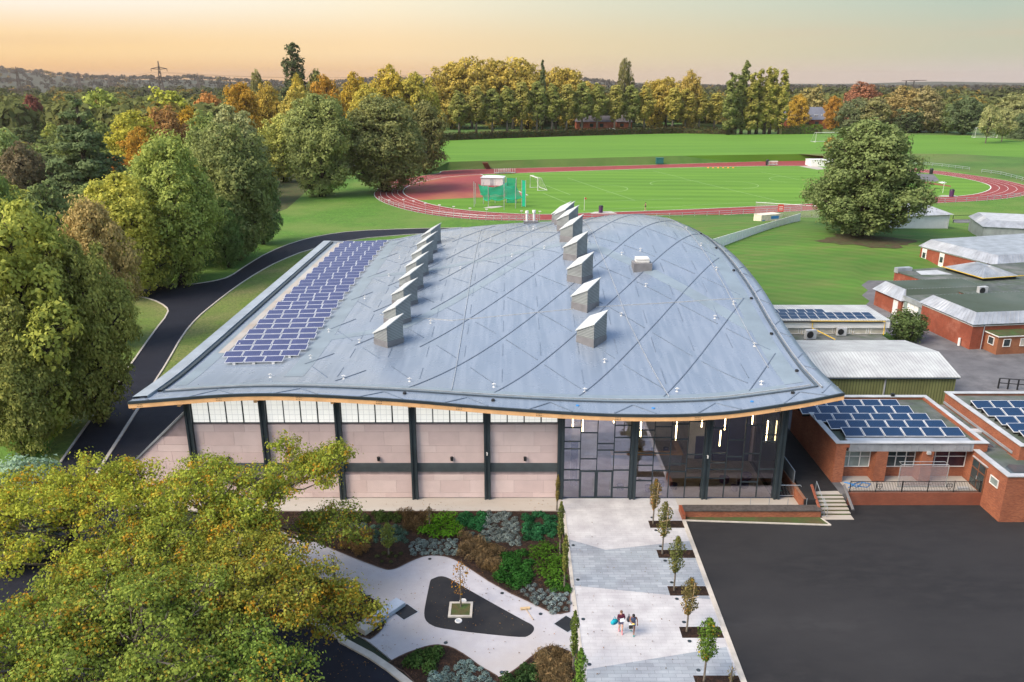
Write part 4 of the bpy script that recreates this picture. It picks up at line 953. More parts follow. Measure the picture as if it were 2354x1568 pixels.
for j in range(18):
    ya = WF + .13 + j * .38; xz_prism(mb, [(xw - .1, zt1 - .06), (-26.3, zt0 - .06), (-26.3, zt0 + .0), (xw - .1, zt1 + .0)], ya, ya + .37); xz_prism(mb, [(xw - .1, zt1 + .0), (-26.3, zt0 + .0), (-26.3, zt0 + .05), (xw - .1, zt1 + .05)], ya, ya + .05)
mb.build('side_wing_roof', M['zinc'], hall)
ml = MB(); lx, zl = xw + 2.2, 2.35; ml.cyl(lx, WF - .16, zl - .16, zl + .16, .11, .13, 12); ml.box(lx - .05, lx + .05, WF - .12, WF + .02, zl, zl + .1); ml.build('wall_light', M['black'], hall)
for x in (COLX[4], COLX[7]): zz = zv(1040 if x < 0 else 1047); MB().tube([(x, WF - .33, zz - .1), (x + .02, WF - .36, zz + .1), (x - .05, WF - .36, zz + .16)], .06, 8).build('camera_dome', M['white'], hall)
# body walls and interior behind the glass
mb = MB(); mb.box(-25.9, -25.6, WF + .4, 122, 0, 8.7); mb.box(-25.9, 22, 121.7, 122, 0, 8.7); mb.box(21.7, 22, 74, 121.6, 0, 9.4); mb.box(21.7, 22, 66, 73.9, 0, 9.2); mb.box(3.5, 3.8, WF + .4, 70, 0, 8.0)
mb.build('wall', M['cladding'], hall)
M['iwall'] = plain('lobby_wall', (.7, .66, .56), .7); M['inavy'] = plain('navy_wall', (.02, .025, .08), .5); M['ifloor'] = plain('lobby_floor', (.42, .36, .28), .3)
mb = MB(); mb.box(3.9, 21.69, WF + .12, 70.4, 0, .04, 2); mb.box(3.9, 21.69, 70.41, 70.6, .0, 2.3, 0); mb.box(3.9, 21.69, 70.405, 70.6, 2.301, 4.6, 1); mb.box(3.9, 21.69, 70.41, 70.6, 4.601, 9.5, 0); mb.box(16.2, 18.3, 66.5, 70.4, .05, 9.2, 0); mb.box(18.31, 21.6, 66, 70.4, .05, 9.2, 1)
mb.box(16.8, 17.8, 66.44, 66.5, .05, 2.3, 1); mb.box(5.2, 7.6, 64.0, 64.3, .05, 4.8, 0)
mb.build('lobby_interior', [M['iwall'], M['inavy'], M['ifloor']], hall)
mb = MB(); mb.box(9, 15.3, 65.0, 65.5, .05, 1.15, 0); mb.box(8.9, 15.4, 64.9, 65.6, 1.151, 1.25, 1); mb.box(14.9, 15.4, 65.61, 68, .05, 1.25, 1); mb.build('reception_desk', [M['zinc'], M['timber']], hall)
for i, (x, y, s) in enumerate([(11.6, 66.6, .4), (13, 66.6, .4), (14.2, 66.8, .4), (18.4, 62, .7), (19.8, 61.2, .8), (20.5, 62.6, .7), (9.2, 60.6, .5), (11.6, 60.4, .55), (13.8, 60.8, .5), (16.2, 60.6, .5), (12.8, 61.2, .45), (18.9, 60.5, .5)]):
    MB().cyl(x, y, .05, .5 if i > 2 else 1.0, s * .6, s * .62, 14).build('lobby_seat', M['purple'] if i % 2 else M['inavy'], hall)
MB().cyl(5.3, 61.5, .05, 4.0, .32, .32, 14).build('lobby_pillar', M['inavy'], hall)
M['lamp'] = emit('pendant_tube', (1, .74, .34), 8)
for (u, v0, v1) in [(1317, 960, 982), (1340, 963, 992), (1474, 970, 1006), (1556, 970, 1012), (1614, 966, 982), (1668, 960, 988), (1657, 990, 1025), (1731, 955, 975), (1766, 967, 1016), (1411, 966, 972)]:
    a = PY(u, v0, 61.6); b2 = PY(u, v1, 61.6); z1 = max(a.z, b2.z); 
    lb = MB(); lb.cyl(a.x, 61.6, b2.z, z1, .045, .045, 8); lb.build('pendant_light', M['lamp'], hall)
    MB().cyl(a.x, 61.6, z1 + .002, rz_(a.x, 61.6) - .35, .012, .012, 5).build('pendant_cable', M['black'], hall)
# curtain wall, three bays of four strips with staggered rails
RAIL = [[[983, 1015, 1032, 1080, 1104], [995, 1055, 1083], [1020, 1035, 1081], [978, 1006, 1040, 1081, 1121]],
        [[989, 1006, 1042, 1070, 1105], [981, 1006, 1042, 1082], [975, 1010, 1066, 1084], [969, 1045, 1077, 1098]],
        [[984, 1042, 1064, 1079, 1100], [1012, 1050, 1079], [978, 1043, 1108], [1000, 1015, 1079]]]
for k in range(3):
    x0, x1 = COLX[5 + k] + .251, COLX[6 + k] - .251; zt = min(rz_(x0, WF), rz_(x1, WF)) - .36; mb = MB()
    cw = (x1 - x0) / 4
    for j in range(5): xx = x0 + cw * j - (.035 if 0 < j < 4 else (0 if j == 0 else .07)); mb.box(xx, xx + .07, WF - .05, WF + .1, .04, zt)
    mb.box(x0, x1, WF - .06, WF + .1, .0, .039)
    for j in range(4):
        for v in RAIL[k][j]:
            if k == 0 and j in (1, 2) and v > 1079: continue
            zz = zv(v)
            if zz < zt: mb.box(x0 + cw * j + .036, x0 + cw * (j + 1) - .036, WF - .04, WF + .08, zz - .035, zz + .035)
    gw = mb.build('glazing_frame', M['dkmetal'], hall)
    for j in range(4):
        z0 = .045 if not (k == 0 and j in (1, 2)) else zv(1081)
        MB().box(x0 + cw * j + .037, x0 + cw * (j + 1) - .037, WF + .02, WF + .04, z0, zt).build('pane', M['glass'], gw)
    if k == 0:
        for j in (1, 2):
            xa, xb = x0 + cw * j + .04, x0 + cw * (j + 1) - .04; zd = zv(1081) - .04; d = MB()
            d.box(xa, xa + .09, WF - .08, WF + .06, .045, zd); d.box(xb - .09, xb, WF - .08, WF + .06, .045, zd); d.box(xa + .09, xb - .09, WF - .08, WF + .06, zd - .1, zd); d.box(xa + .09, xb - .09, WF - .08, WF + .06, .045, .16)
            do = d.build('entrance_door', M['dkmetal'], hall); MB().box(xa + .091, xb - .091, WF - .01, WF + .01, .161, zd - .101).build('door_glass', M['glass'], do)
            xh = xb - .18; MB().tube([(xh, WF - .08, .75), (xh, WF - .2, .75), (xh, WF - .2, 1.95), (xh, WF - .08, 1.95)], .03, 6).build('door_handle', M['steel'], do)
mb = MB(); zz = rz_(21.97, WF) - .35; mb.box(21.9, 22.0, WF + .12, 65.9, .04, 7.4); mb.build('side_glazing', M['glass_dk'], hall)
# roof cowls: right top corners measured along two straight rows
M['cowl'] = brick_mat('cowl_louvre', (.3, .33, .33), (.33, .36, .36), (.13, .15, .15), 40, .15, .035, .5, 'wall', 0, .6)
M['cowltop'] = plain('cowl_cap', (.5, .535, .54), .4, .1, .06, .8); M['skirt'] = plain('lead_skirt', (.17, .17, .18), .6, 0, .15, 1.2)
def cowl(x, y):
    zb = min(rz_(x, y), rz_(x - 1.9, y), rz_(x, y - 1)) ; a = 1.0; hi = rz_(x, y) + 2.75
    # plan: a square turned about 20 degrees; high side on the right
    c = (x - 1.38, y); M4 = FM(c[0], c[1], math.radians(48))
    hw = .98; mb = MB(); zs = rz_(c[0], c[1]) + .55; e = .09
    tz = lambda px, py: hi - 1.75 * (1 - ((M4 @ Vector((px, py, 0))).x - c[0] + 1.386) / 2.772)   # single slope rising to the right
    cs = [(-hw, -hw), (hw, -hw), (hw, hw), (-hw, hw)]; ce = [(a + math.copysign(e, a), b2 + math.copysign(e, b2)) for a, b2 in cs]
    mb.add([(*p, zb - .4) for p in cs] + [(*p, tz(*p)) for p in cs], [(0, 1, 5, 4), (1, 2, 6, 5), (2, 3, 7, 6), (3, 0, 4, 7)], 0, M4); o = mb.build('roof_cowl', M['cowl'], hall)
    t = MB().add([(*p, tz(*p)) for p in ce] + [(*p, tz(*p) + .1) for p in ce], [(3, 2, 1, 0), (4, 5, 6, 7), (0, 1, 5, 4), (1, 2, 6, 5), (2, 3, 7, 6), (3, 0, 4, 7)], 0, M4); t.build('cowl_cap', M['cowltop'], o)
    f = .03; MB().box(-hw - f, hw + f, -hw - f, hw + f, zb - .4, zs, 0, M4).build('cowl_skirt', M['skirt'], o)
for k in range(8): cowl(-10.3, 71.9 + 6.05 * k)
for k in range(8): cowl(8.75, 70.4 + 7.0 * k)
x, y = 14.2, 85.5; z = rz_(x, y); mb = MB(); mb.box(x - 1, x + 1, y - .9, y + .9, z - .5, z + .7); o = mb.build('roof_vent', M['skirt'], hall)
mb = MB(); mb.box(x - .65, x + .65, y - .6, y + .6, z + .7, z + .8); mb.box(x - .72, x + .72, y - .66, y + .66, z + .801, z + 1.0); mb.box(x - .7, x + .7, y - .64, y + .64, z + 1.06, z + 1.22); mb.box(x - .6, x + .6, y - .55, y + .55, z + 1.001, z + 1.06); mb.build('vent_cap', M['white'], o)
for x, y in ((2.3, 122.6), (3.4, 122.8)): z = rz_(x, y); mb = MB(); mb.cyl(x, y, z, z + 1.6, .2, .2, 10); mb.cyl(x, y, z + 1.601, z + 1.95, .3, .26, 10); mb.build('flue_pipe', M['white'], hall)
z = rz_(2.8, 122.7); MB().box(1.8, 4.0, 122.2, 123.3, z - .3, z + .35).build('flue_base', M['skirt'], hall)
# fall-arrest posts
an = MB(); an.cyl(0, 0, 0, .3, .035, .035, 6); an.cyl(0, 0, -.02, .03, .17, .14, 8); an.box(-.2, .2, -.05, .05, .3, .36); an.box(-.05, .05, -.14, .14, .361, .4); am = None
for (x, y) in [(-20.2, 62.4), (-14, 62), (-8.5, 61.8), (-1.5, 61.5), (6, 61.2), (13.6, 61.2), (20.5, 61.2), (-18.2, 68), (-18.3, 76), (-16.8, 88), (-14.6, 72.5), (-8.2, 77), (-6.3, 95.8), (0, 96.5), (4, 97), (9.2, 96), (14, 81), (19.5, 73.5), (21.8, 68), (21.9, 76), (22, 84), (22.1, 92), (22, 100), (12.6, 90), (14.8, 90.5), (8.2, 66.5), (10.7, 75), (-25.9, 72), (-26, 80), (-26.1, 88), (-26.2, 97), (-26.2, 106), (-15.5, 98), (-15.5, 108), (-12, 118), (-3, 110), (3, 112)]:
    if am is None: o = an.build('roof_anchor', M['white'], roof); am = o
    else: o = am.copy(); link(o, roof)
    o.location = (x, y, rz_(x, y)); o.scale = (.8, .8, .8)
vm = None
for (x, y) in [(23.9, 62.8), (23.9, 70), (23.9, 77), (23.9, 84), (23.9, 92), (23.9, 100), (-8.5, 58.7), (-1.5, 58.6), (22.3, 58.9)]:
    if vm is None: o = MB().cyl(0, 0, 0, .16, .16, .14, 10).build('rain_outlet', M['black'], roof); vm = o
    else: o = vm.copy(); link(o, roof)
    o.location = (x, y, rz_(x, y))
for (x, y) in [(5.2, 58.6), (11.2, 58.4), (19.0, 58.5)]: o = MB().cyl(0, 0, 0, .05, .15, .13, 10).build('outlet_cover', M['blue'], roof); o.location = (x, y, rz_(x, y))
# main solar array on the flat left part
pm = MB(); pw, pd = 1.66, 1.02; pm.box(-pw / 2, pw / 2, -pd / 2, pd / 2, -.02, .02, 0); pm.box(-pw / 2 + .04, pw / 2 - .04, -pd / 2 + .04, pd / 2 - .04, .0201, .024, 1)
pp = None
for rI in range(33):
    t = rI / 32; yr = 67.0 + 55.6 * t; cnt = 3 if rI == 0 else 4
    x0 = -26.25 - .35 * t + (.75 if rI == 0 else (.0 if rI % 2 else .28))
    for c in range(cnt):
        lab = 'violet solar panel on the hall roof, %s row from the front, %s from left' % (ORD(rI + 1), ORD(c + 1))
        if pp is None: o = pm.build('solar_panel', [M['alu'], M['solar_p']]); pp = o; setp(o, lab, 'solar panel', 'solar panels on the hall roof')
        else: o = pp.copy(); link(o); o['label'] = lab
        x = x0 + .85 + c * 1.74; o.location = (x, yr, rz_(x, yr) + .32); o.rotation_euler = (math.radians(11), -.02, 0)
mb = MB()
for rI in range(33):
    t = rI / 32; yr = 67.0 + 55.6 * t
    for c in range(3 if rI == 0 else 4): x = -26.25 - .35 * t + (.75 if rI == 0 else (.0 if rI % 2 else .28)) + .85 + c * 1.74; z = rz_(x, yr); mb.box(x - .12, x + .12, yr - .46, yr - .34, z - .05, z + .22); mb.box(x - .05, x + .05, yr + .3, yr + .4, z - .05, z + .4)
mb.build('panel_mounting', M['white'], roof)
# ---------------------------------------------------------------- brick school block beside the yard
sch = thing('school_block', 'orange brick flat-roofed school block with three white windows beside the asphalt yard', 'school building')
def zq(y, Y): return PY(*q_(900, y), Y).z
mb = MB(); mb.box(26.9, 39.3, 61.2, 70.6, 1.0, 4.2); mb.box(26.9, 27.75, 60.1, 61.199, 1.0, 4.2)
for a, b_ in ((30.35, 31.3), (34.15, 35.1), (38.45, 39.3)): mb.box(a, b_, 60.1, 61.199, 1.0, 3.85)
mb.box(26.9, 28.0, 60.1, 60.4, 4.2, 4.6); mb.box(38.3, 39.45, 60.1, 60.4, 3.851, 4.55)
mb.box(26.9, 27.2, 60.401, 70.6, 4.201, 4.6); mb.box(39.0, 39.3, 60.401, 70.6, 4.201, 4.55); mb.box(27.201, 38.999, 70.3, 70.6, 4.201, 4.6)
wl = mb.build('wall', M['brick'], sch)
mb = MB(); mb.box(27.2, 39.0, 60.66, 70.3, 4.2, 4.34); rf = mb.build('roof', M['felt'], sch)
mb = MB(); mb.box(26.8, 27.3, 60.0, 70.7, 4.601, 4.66); mb.box(27.3, 39.1, 60.0, 60.5, 4.601, 4.66); mb.box(39.1, 39.5, 60.0, 70.7, 4.601, 4.66); mb.box(27.3, 39.1, 70.2, 70.7, 4.601, 4.66); mb.build('coping', M['coping'], rf)
mb = MB(); mb.box(28.0, 38.3, 60.12, 61.199, 3.851, 4.6)
for k in range(17): mb.box(28.1 + k * .62, 28.13 + k * .62, 60.09, 60.12, 3.86, 4.59)
mb.build('zinc_fascia', M['zinc'], sch)
def window(parent, x0, x1, y, z0, z1, cols, split, mats=None, name='window', M4=None):
    mb = MB(); f = .07; mb.box(x0, x1, y - .05, y + .05, z0, z0 + f, 0, M4); mb.box(x0, x1, y - .05, y + .05, z1 - f, z1, 0, M4); n = len(cols)
    xs = [x0 + (x1 - x0) * c for c in [0] + cols[:-1] + [1]]
    mb.box(x0, x0 + f, y - .05, y + .05, z0 + f, z1 - f, 0, M4); mb.box(x1 - f, x1, y - .05, y + .05, z0 + f, z1 - f, 0, M4)
    for x in xs[1:-1]: mb.box(x - f / 2, x + f / 2, y - .05, y + .05, z0 + f, z1 - f, 0, M4)
    if split:
        zs = z0 + (z1 - z0) * split
        for a, b_ in zip(xs, xs[1:]): mb.box(a + f, b_ - f, y - .045, y + .045, zs - .03, zs + .03, 0, M4)
    o = mb.build(name, M['white'], parent); MB().box(x0 + f, x1 - f, y - .01, y + .02, z0 + f, z1 - f, 0, M4).build('pane', M[(mats or 'glass_dk')], o); return o
M['glass_green'] = plain('greenish_glass', (.22, .27, .26), .1, 0, .25, .8); M['glass_plum'] = plain('plum_glass', (.05, .025, .035), .08, 0, .3, 1)
z0, z1 = zq(758, 61.15), zq(612, 61.15)
for (a, b_, cs, mt) in ((27.78, 30.32, [.3, .66, 1], 'glass_green'), (31.33, 34.12, [.12, .42, .72, 1], 'glass_dk'), (35.13, 38.42, [.2, .55, 1], 'glass_plum')): window(sch, a, b_, 61.13, z0, min(z1, 3.84), cs, .66, mt)
# front right wing at yard level, with door
mb = MB(); mb.box(38.4, 62, 55.4, 60.09, .0, 3.75); mb.box(38.4, 38.7, 55.4, 60.09, 3.751, 4.0); mb.box(38.701, 62, 55.4, 55.7, 3.751, 4.0); mb.build('wing_wall', M['brick'], sch)
mb = MB(); mb.box(38.7, 41.0, 55.7, 60.09, 3.751, 3.8); mb.box(41.0, 62, 55.7, 58.6, 3.751, 3.8); r2 = mb.build('wing_roof', M['felt'], sch)
mb = MB(); mb.box(38.28, 38.8, 55.28, 60.09, 4.001, 4.07); mb.box(38.8, 62, 55.28, 55.8, 4.001, 4.07); mb.build('coping', M['coping'], r2)
mb = MB(); mb.prism([(39.2, 56.3), (41.5, 56.0), (43, 56.6), (41.8, 57.5), (40, 57.9), (39.3, 57.3)], 3.79, 3.805); mb.build('puddle', M['wet'], r2)
mb = MB().box(41.9, 42.9, 57.4, 58.2, 3.801, 3.95); mb.build('roof_hatch', M['rust'], r2)
dr = MB(); dr.box(38.33, 38.4, 58.0, 59.95, 1.0, 3.45); d = dr.build('door', M['rust'], sch)
g = MB()
for a, b_ in ((58.1, 58.9), (59.05, 59.85)):
    for za, zb in ((1.15, 1.8), (1.85, 2.6), (2.75, 3.35)): g.box(38.3, 38.329, a, b_, za, zb)
g.build('pane', M['glass_dk'], d); MB().box(38.24, 38.3, 58.93, 58.99, 1.9, 2.2).build('handle', M['steel'], d); MB().box(38.3, 38.4, 57.9, 60.05, 3.451, 3.53).build('lintel', M['coping'], sch)
R4 = FM(38.4, 0, math.radians(-90)); window(sch, -57.4, -56.3, -.02, 2.45, 3.15, [1], None, 'glass_green', M4=R4)
MB().box(40.9, 41.1, 55.33, 55.4, 3.2, 3.4).build('wall_vent', M['black'], sch)
# link roof and the raised rear right block
mb = MB(); mb.box(39.301, 41.2, 60.1, 70.5, 1.0, 3.72); mb.build('wall', M['brick'], sch); mb = MB(); mb.box(39.31, 41.19, 60.11, 70.4, 3.721, 3.78); lr = mb.build('link_roof', M['felt'], sch)
MB().prism([(39.6, 66), (40.9, 66.4), (40.8, 68.6), (39.7, 68.2)], 3.78, 3.79).build('puddle', M['wet'], lr); MB().prism([(39.7, 61.2), (40.8, 61), (40.9, 63), (39.9, 63.4)], 3.78, 3.79).build('puddle', M['wet'], lr)
MB().box(40.2, 41.1, 63.8, 64.5, 3.781, 3.95).build('rooflight', M['coping'], lr)
mb = MB(); mb.box(41.2, 62, 58.7, 70.5, 1.0, 4.75); mb.box(41.2, 41.5, 58.7, 70.5, 4.751, 5.0); mb.box(41.501, 62, 58.7, 59.0, 4.751, 5.0); mb.box(41.501, 62, 70.2, 70.5, 4.751, 5.0); mb.build('upper_wall', M['brick'], sch)
r3 = MB().box(41.5, 62, 59.0, 70.2, 4.751, 4.8).build('upper_roof', M['felt'], sch)
mb = MB(); mb.box(41.1, 41.6, 58.6, 70.6, 5.001, 5.07); mb.box(41.6, 62, 58.6, 59.1, 5.001, 5.07); mb.box(41.6, 62, 70.1, 70.6, 5.001, 5.07); mb.build('coping', M['coping'], r3)
MB().box(41.1, 41.19, 59.5, 70.4, 3.95, 4.15).build('flashing', M['zinc'], sch)
zl = zq(638, 60.0); MB().box(34.45, 34.75, 59.9, 60.099, zl - .08, zl + .14).build('wall_lamp', M['coping'], sch)
MB().box(36.0, 36.3, 70.25, 70.45, 4.661, 4.95).build('flood_lamp', M['black'], sch)
# panels on the two roofs
m3 = MB(); pw, pd = 1.62, 1.25; m3.box(-pw / 2, pw / 2, -pd / 2, pd / 2, -.03, .03)
m4 = MB(); m4.box(-pw / 2 + .05, pw / 2 - .05, -pd / 2 + .05, pd / 2 - .05, .031, .036); m5 = MB(); m5.box(-pw / 2 + .05, pw / 2 - .05, -pd / 2 + .05, -pd / 2 + .12, -.3, -.031); m5.box(-pw / 2 + .05, pw / 2 - .05, pd / 2 - .15, pd / 2 - .08, -.46, -.031)
p0 = thing('solar_panel', 'x', 'solar panel'); m3.build('frame', M['alu'], p0); m4.build('cell_sheet', M['solar_b'], p0); m5.build('stand', M['black'], p0)
first = True
def put(x, y, z, lab, grp):
    global first
    o = p0 if first else copy_tree(p0); first = False
    o.location = (x, y, z); o.rotation_euler = (math.radians(14), 0, 0); o['label'] = lab; o['group'] = grp
xl = [28.55, 28.35, 28.2, 28.05, 27.95]
for rI, yv in enumerate([62.1, 63.65, 65.15, 66.9, 68.4]):
    for c in range(6):
        put(P(*q_(780 - [0, 70, 130, 205, 245][rI], 440), 4.8).x + c * 1.7 + [.05, .05, -.05, -.05, -.15][rI], yv, 4.72, 'blue solar panel above the school windows, %s row back, %s from left' % (ORD(rI + 1), ORD(c + 1)), 'solar panels on the school block roof')
for rI, yv in enumerate([60.5, 62.0, 63.5, 65.4, 67.1]):
    for c in range(4):
        put(43.2 + [.0, -.15, -.25, -.35, -.4][rI] + c * 1.72, yv, 5.15, 'blue solar panel on the raised right roof, %s row back, %s from left' % (ORD(rI + 1), ORD(c + 1)), 'solar panels on the raised school roof')
# terrace in front of the school block
sheet('school_terrace', [(27.6, 58.4), (38.4, 58.4), (38.4, 61.2), (27.6, 61.2)], 1.02, 'walk')
tw = MB().box(27.5, 38.39, 58.05, 58.35, 0, 1.12).build('terrace_wall', M['brick_w']); setp(tw, 'long red brick retaining wall along the back of the asphalt yard', 'wall')
rl = thing('terrace_railing', 'black bar railing on top of the terrace wall in front of the school windows', 'railing', (27.6, 58.2, 1.12))
mb = MB(); mb.box(0, 10.7, -.02, .02, .95, .99); mb.box(0, 10.7, -.02, .02, .1, .13); mb.build('rail', M['black'], rl)
mb = MB()
for k in range(82): mb.box(.05 + k * .13, .068 + k * .13, -.009, .009, .131, .949)
for cx in (2.4, 8.1):
    mb.tube([(cx - .22, -.03, .75), (cx - .22, -.03, .5), (cx, -.03, .22), (cx + .22, -.03, .5), (cx + .22, -.03, .75), (cx - .22, -.03, .75)], .025, 5); mb.tube([(cx, -.03, .75), (cx, -.03, .24)], .02, 5); mb.tube([(cx - .22, -.03, .55), (cx + .22, -.03, .55)], .02, 5)
mb.build('balusters', M['black'], rl)
pp_ = None
for k in range(6):
    if pp_ is None: o = MB().box(-.03, .03, -.03, .03, 0, 1.05).build('post', M['black'], rl); pp_ = o
    else: o = pp_.copy(); link(o, rl)
    o.location = (k * 2.12 + .03, 0, -.02)
hb = thing('site_barrier_frame', 'tall grey temporary fence panel leaning across the school terrace', 'barrier', (34.0, 59.2, 1.02))
mb = MB(); mb.tube([(-2, 0, 0), (-2, 0, 2.0), (-1.9, 0, 2.08), (1.9, 0, 2.08), (2, 0, 2.0), (2, 0, 0)], .035, 8); mb.tube([(-2, 0, .1), (2, 0, .1)], .03, 8); mb.tube([(-1.9, .15, 2.1), (-1.9, .5, 2.1), (1.9, .5, 2.1), (1.9, .15, 2.1)], .025, 6); mb.build('frame', M['steel'], hb)
m = bpy.data.materials.new('barrier_mesh'); m.use_nodes = True; nt = m.node_tree; b = nt.nodes['Principled BSDF']; b.inputs['Base Color'].default_value = (.35, .3, .32, 1); b.inputs['Alpha'].default_value = .3; M['mesh'] = m
MB().box(-1.95, 1.95, -.005, .005, .15, 2.03).build('mesh_panel', M['mesh'], hb)
setp(MB().tube([(27.9 + .9 * k / 6 + .5 * math.sin(k * 1.9), 59.6 - .5 * math.cos(k * 1.3), 1.05 + .03 * (k % 2)) for k in range(14)], .035, 6).build('hose', M['blue']), 'loose pale blue hose lying on the left end of the school terrace', 'hose')
setp(MB().box(36.8, 37.7, 58.75, 58.95, 1.03, 1.22).build('plank', M['coping']), 'pale board leaning behind the terrace railing', 'board')
# steps, retaining walls and ramp between hall and school
st = thing('entrance_steps', 'pale stone steps rising from the yard between hall and school', 'steps')
mb = MB(); mb.box(24.75, 27.15, 55.75, 56.45, .0, .03)
for k in range(6): mb.box(24.75 + .02 * k, 27.15 - .02 * k, 56.45 + .34 * k, 57.0 + 1.7, .03 + .155 * k, .03 + .155 * (k + 1))
mb.build('tread', M['walk'], st); nb = MB()
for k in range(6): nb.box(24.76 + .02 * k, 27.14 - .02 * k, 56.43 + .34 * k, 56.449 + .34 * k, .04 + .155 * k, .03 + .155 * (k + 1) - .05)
nb.build('riser_shade', M['leaflitter'], st)  # dark strips paint step shading onto the risers, in a borrowed litter colour
for x, nm in ((24.62, 'l'), (27.28, 'r')):
    MB().tube([(x, 56.4, .5), (x, 58.6, 1.55)], .12, 6).build('side_wall', M['brick_w'] if nm == 'l' else M['asphalt_old'], st)
mb = MB(); mb.tube([(24.95, 56.3, 0), (24.95, 56.3, .95), (24.95, 58.5, 1.95), (24.95, 58.5, 1.0)], .03, 6); mb.tube([(25.1, 56.1, 0), (25.1, 56.1, .8), (25.1, 57, 1.2)], .025, 6); mb.build('handrail', M['zinc_d'], st)
pl = thing('planter_wall', 'low brick planter wall with dark coping along the hall terrace', 'wall')
mb = MB(); mb.box(13.75, 24.6, 56.1, 56.4, 0, .58); mb.box(13.5, 13.75, 55.7, 57.2, 0, .5); mb.build('wall', M['brick'], pl); mb = MB(); mb.box(13.7, 24.7, 56.02, 56.95, .581, .66); mb.build('coping', plain('dark_coping_brick', (.07, .06, .055), .8, 0, .3, 4), pl)
mb = MB(); mb.prism([(13.75, 55.65), (24.9, 54.95), (24.55, 56.09), (13.75, 56.09)], 0, .04); struct('soil_strip', mb, M['leaflitter'])
mb = MB(); kerb(mb, [(13.55, 55.6), (24.95, 54.9)], .14, .07); kerb(mb, [(24.95, 54.9), (24.6, 55.9)], .14, .07); struct('kerb', mb, M['kerb'])
lwp = P(*q_(170, 700), 1); rw = thing('ramp_wall', 'brick ramp wall with dark solid balustrade between hall and alley', 'wall')
mb = MB(); mb.box(23.55, 23.8, 57.3, 76, -.2, .99); mb.build('wall', M['brick'], rw); mb = MB(); mb.box(23.64, 23.7, 60.0, 76, .991, 2.1); mb.build('balustrade', M['zinc_d'], rw)
mb = MB(); mb.prism([(22.3, 59.4), (23.5, 59.4), (23.5, 76), (22.3, 76)], -.08, -.03); struct('light_well', mb, M['rubber'])
setp(MB().tube([(22.6 + .35 * math.sin(k * 1.1) + .02 * k, 60.4 + k * .12 + .3 * math.cos(k * 1.7), .03) for k in range(26)], .025, 5).build('net', plain('green_net', (.02, .2, .12), .7)), 'tangled green netting lying in the dark well beside the hall corner', 'net')
cb = thing('crowd_barrier', 'rounded galvanised crowd barrier standing at the hall corner', 'barrier', (23.0, 59.35, .03))
mb = MB(); mb.tube([(-1.1, 0, .15), (-1.1, 0, 1.0), (-1.0, 0, 1.1), (1.0, 0, 1.1), (1.1, 0, 1.0), (1.1, 0, .15), (1.0, 0, .12), (-1.0, 0, .12), (-1.1, 0, .15)], .03, 6)
for x in (-.8, .8): mb.tube([(x, -.3, 0), (x, 0, .12), (x, .3, 0)], .025, 6)
mb.build('frame', M['steel'], cb); mb = MB()
for k in range(17): mb.cyl(-1 + k * .125, 0, .12, 1.1, .008, None, 4)
mb.build('bars', M['steel'], cb)
po = None
for k in range(4):
    x = P(1718 + k * 42.5, 1164, .03).x
    if po is None: o = MB().cyl(0, 0, 0, 1.1, .025, None, 6).build('railing_post', M['zinc_d']); po = o
    else: o = po.copy(); link(o)
    setp(o, 'thin bare metal post on the hall terrace, %s from the left' % ORD(k + 1), 'post', 'posts waiting for terrace railings'); o.location = (x, 57.15, .03)
# ---------------------------------------------------------------- sheds and flat buildings to the right
sh = thing('metal_shed', 'long olive-green metal shed with shallow white corrugated roof', 'shed')
M['olive'] = brick_mat('olive_sheeting', (.17, .19, .075), (.19, .21, .085), (.1, .11, .045), .3, 90, .05, .6, 'wall', 0, .5)
M['corr'] = brick_mat('white_corrugated', (.46, .485, .48), (.5, .525, .52), (.33, .355, .355), .34, 90, .05, .5, 'w', 0, .5)
mb = MB(); y0, y1, ym, ze, zr = 75.9, 87.6, 80.4, 4.5, 5.55
k = MB(); xx = (24, 45.2)
k.v = [(x, y, z) for x in xx for y, z in ((y0, .9), (y1, .9), (y1, ze), (ym, zr), (y0, ze))]
k.f = [(0, 1, 2, 3, 4), (9, 8, 7, 6, 5), (0, 4, 9, 5), (1, 6, 7, 2)]; k.m = [0] * 4; k.build('wall', M['olive'], sh)
k = MB(); k.v = [(x, y, z + d) for x in (23.8, 45.5) for y, z in ((y0 - .2, ze - .0), (ym, zr + .05), (y1 + .2, ze)) for d in (.02, .12)]
for a in (0, 2): k.f += [(a + 1, a + 7, a + 9, a + 3), (a, a + 2, a + 8, a + 6), (a, a + 1, a + 3, a + 2), (a + 6, a + 8, a + 9, a + 7)]
k.f += [(0, 6, 7, 1), (4, 5, 11, 10)]; k.m = [0] * len(k.f); k.build('roof', M['corr'], sh)
MB().tube([(38.0, 75.84, 1), (38.0, 75.84, 4.45)], .09, 6).build('downpipe', M['zinc'], sh); MB().tube([(23.9, 75.66, 4.46), (45.4, 75.66, 4.46)], .07, 6).build('gutter', M['dkmetal'], sh); MB().box(31.8, 33.3, 75.84, 75.9, 3.0, 3.5).build('window', M['white'], sh)
fb = thing('skylight_building', 'low felt-roofed building behind the white shed roof carrying three box skylights', 'building')
MB().box(24, 46.5, 87.9, 96.1, 1, 2.5).build('wall', M['cream'], fb); MB().box(23.8, 46.7, 87.8, 96.1, 2.501, 2.7).build('roof', M['felt'], fb)
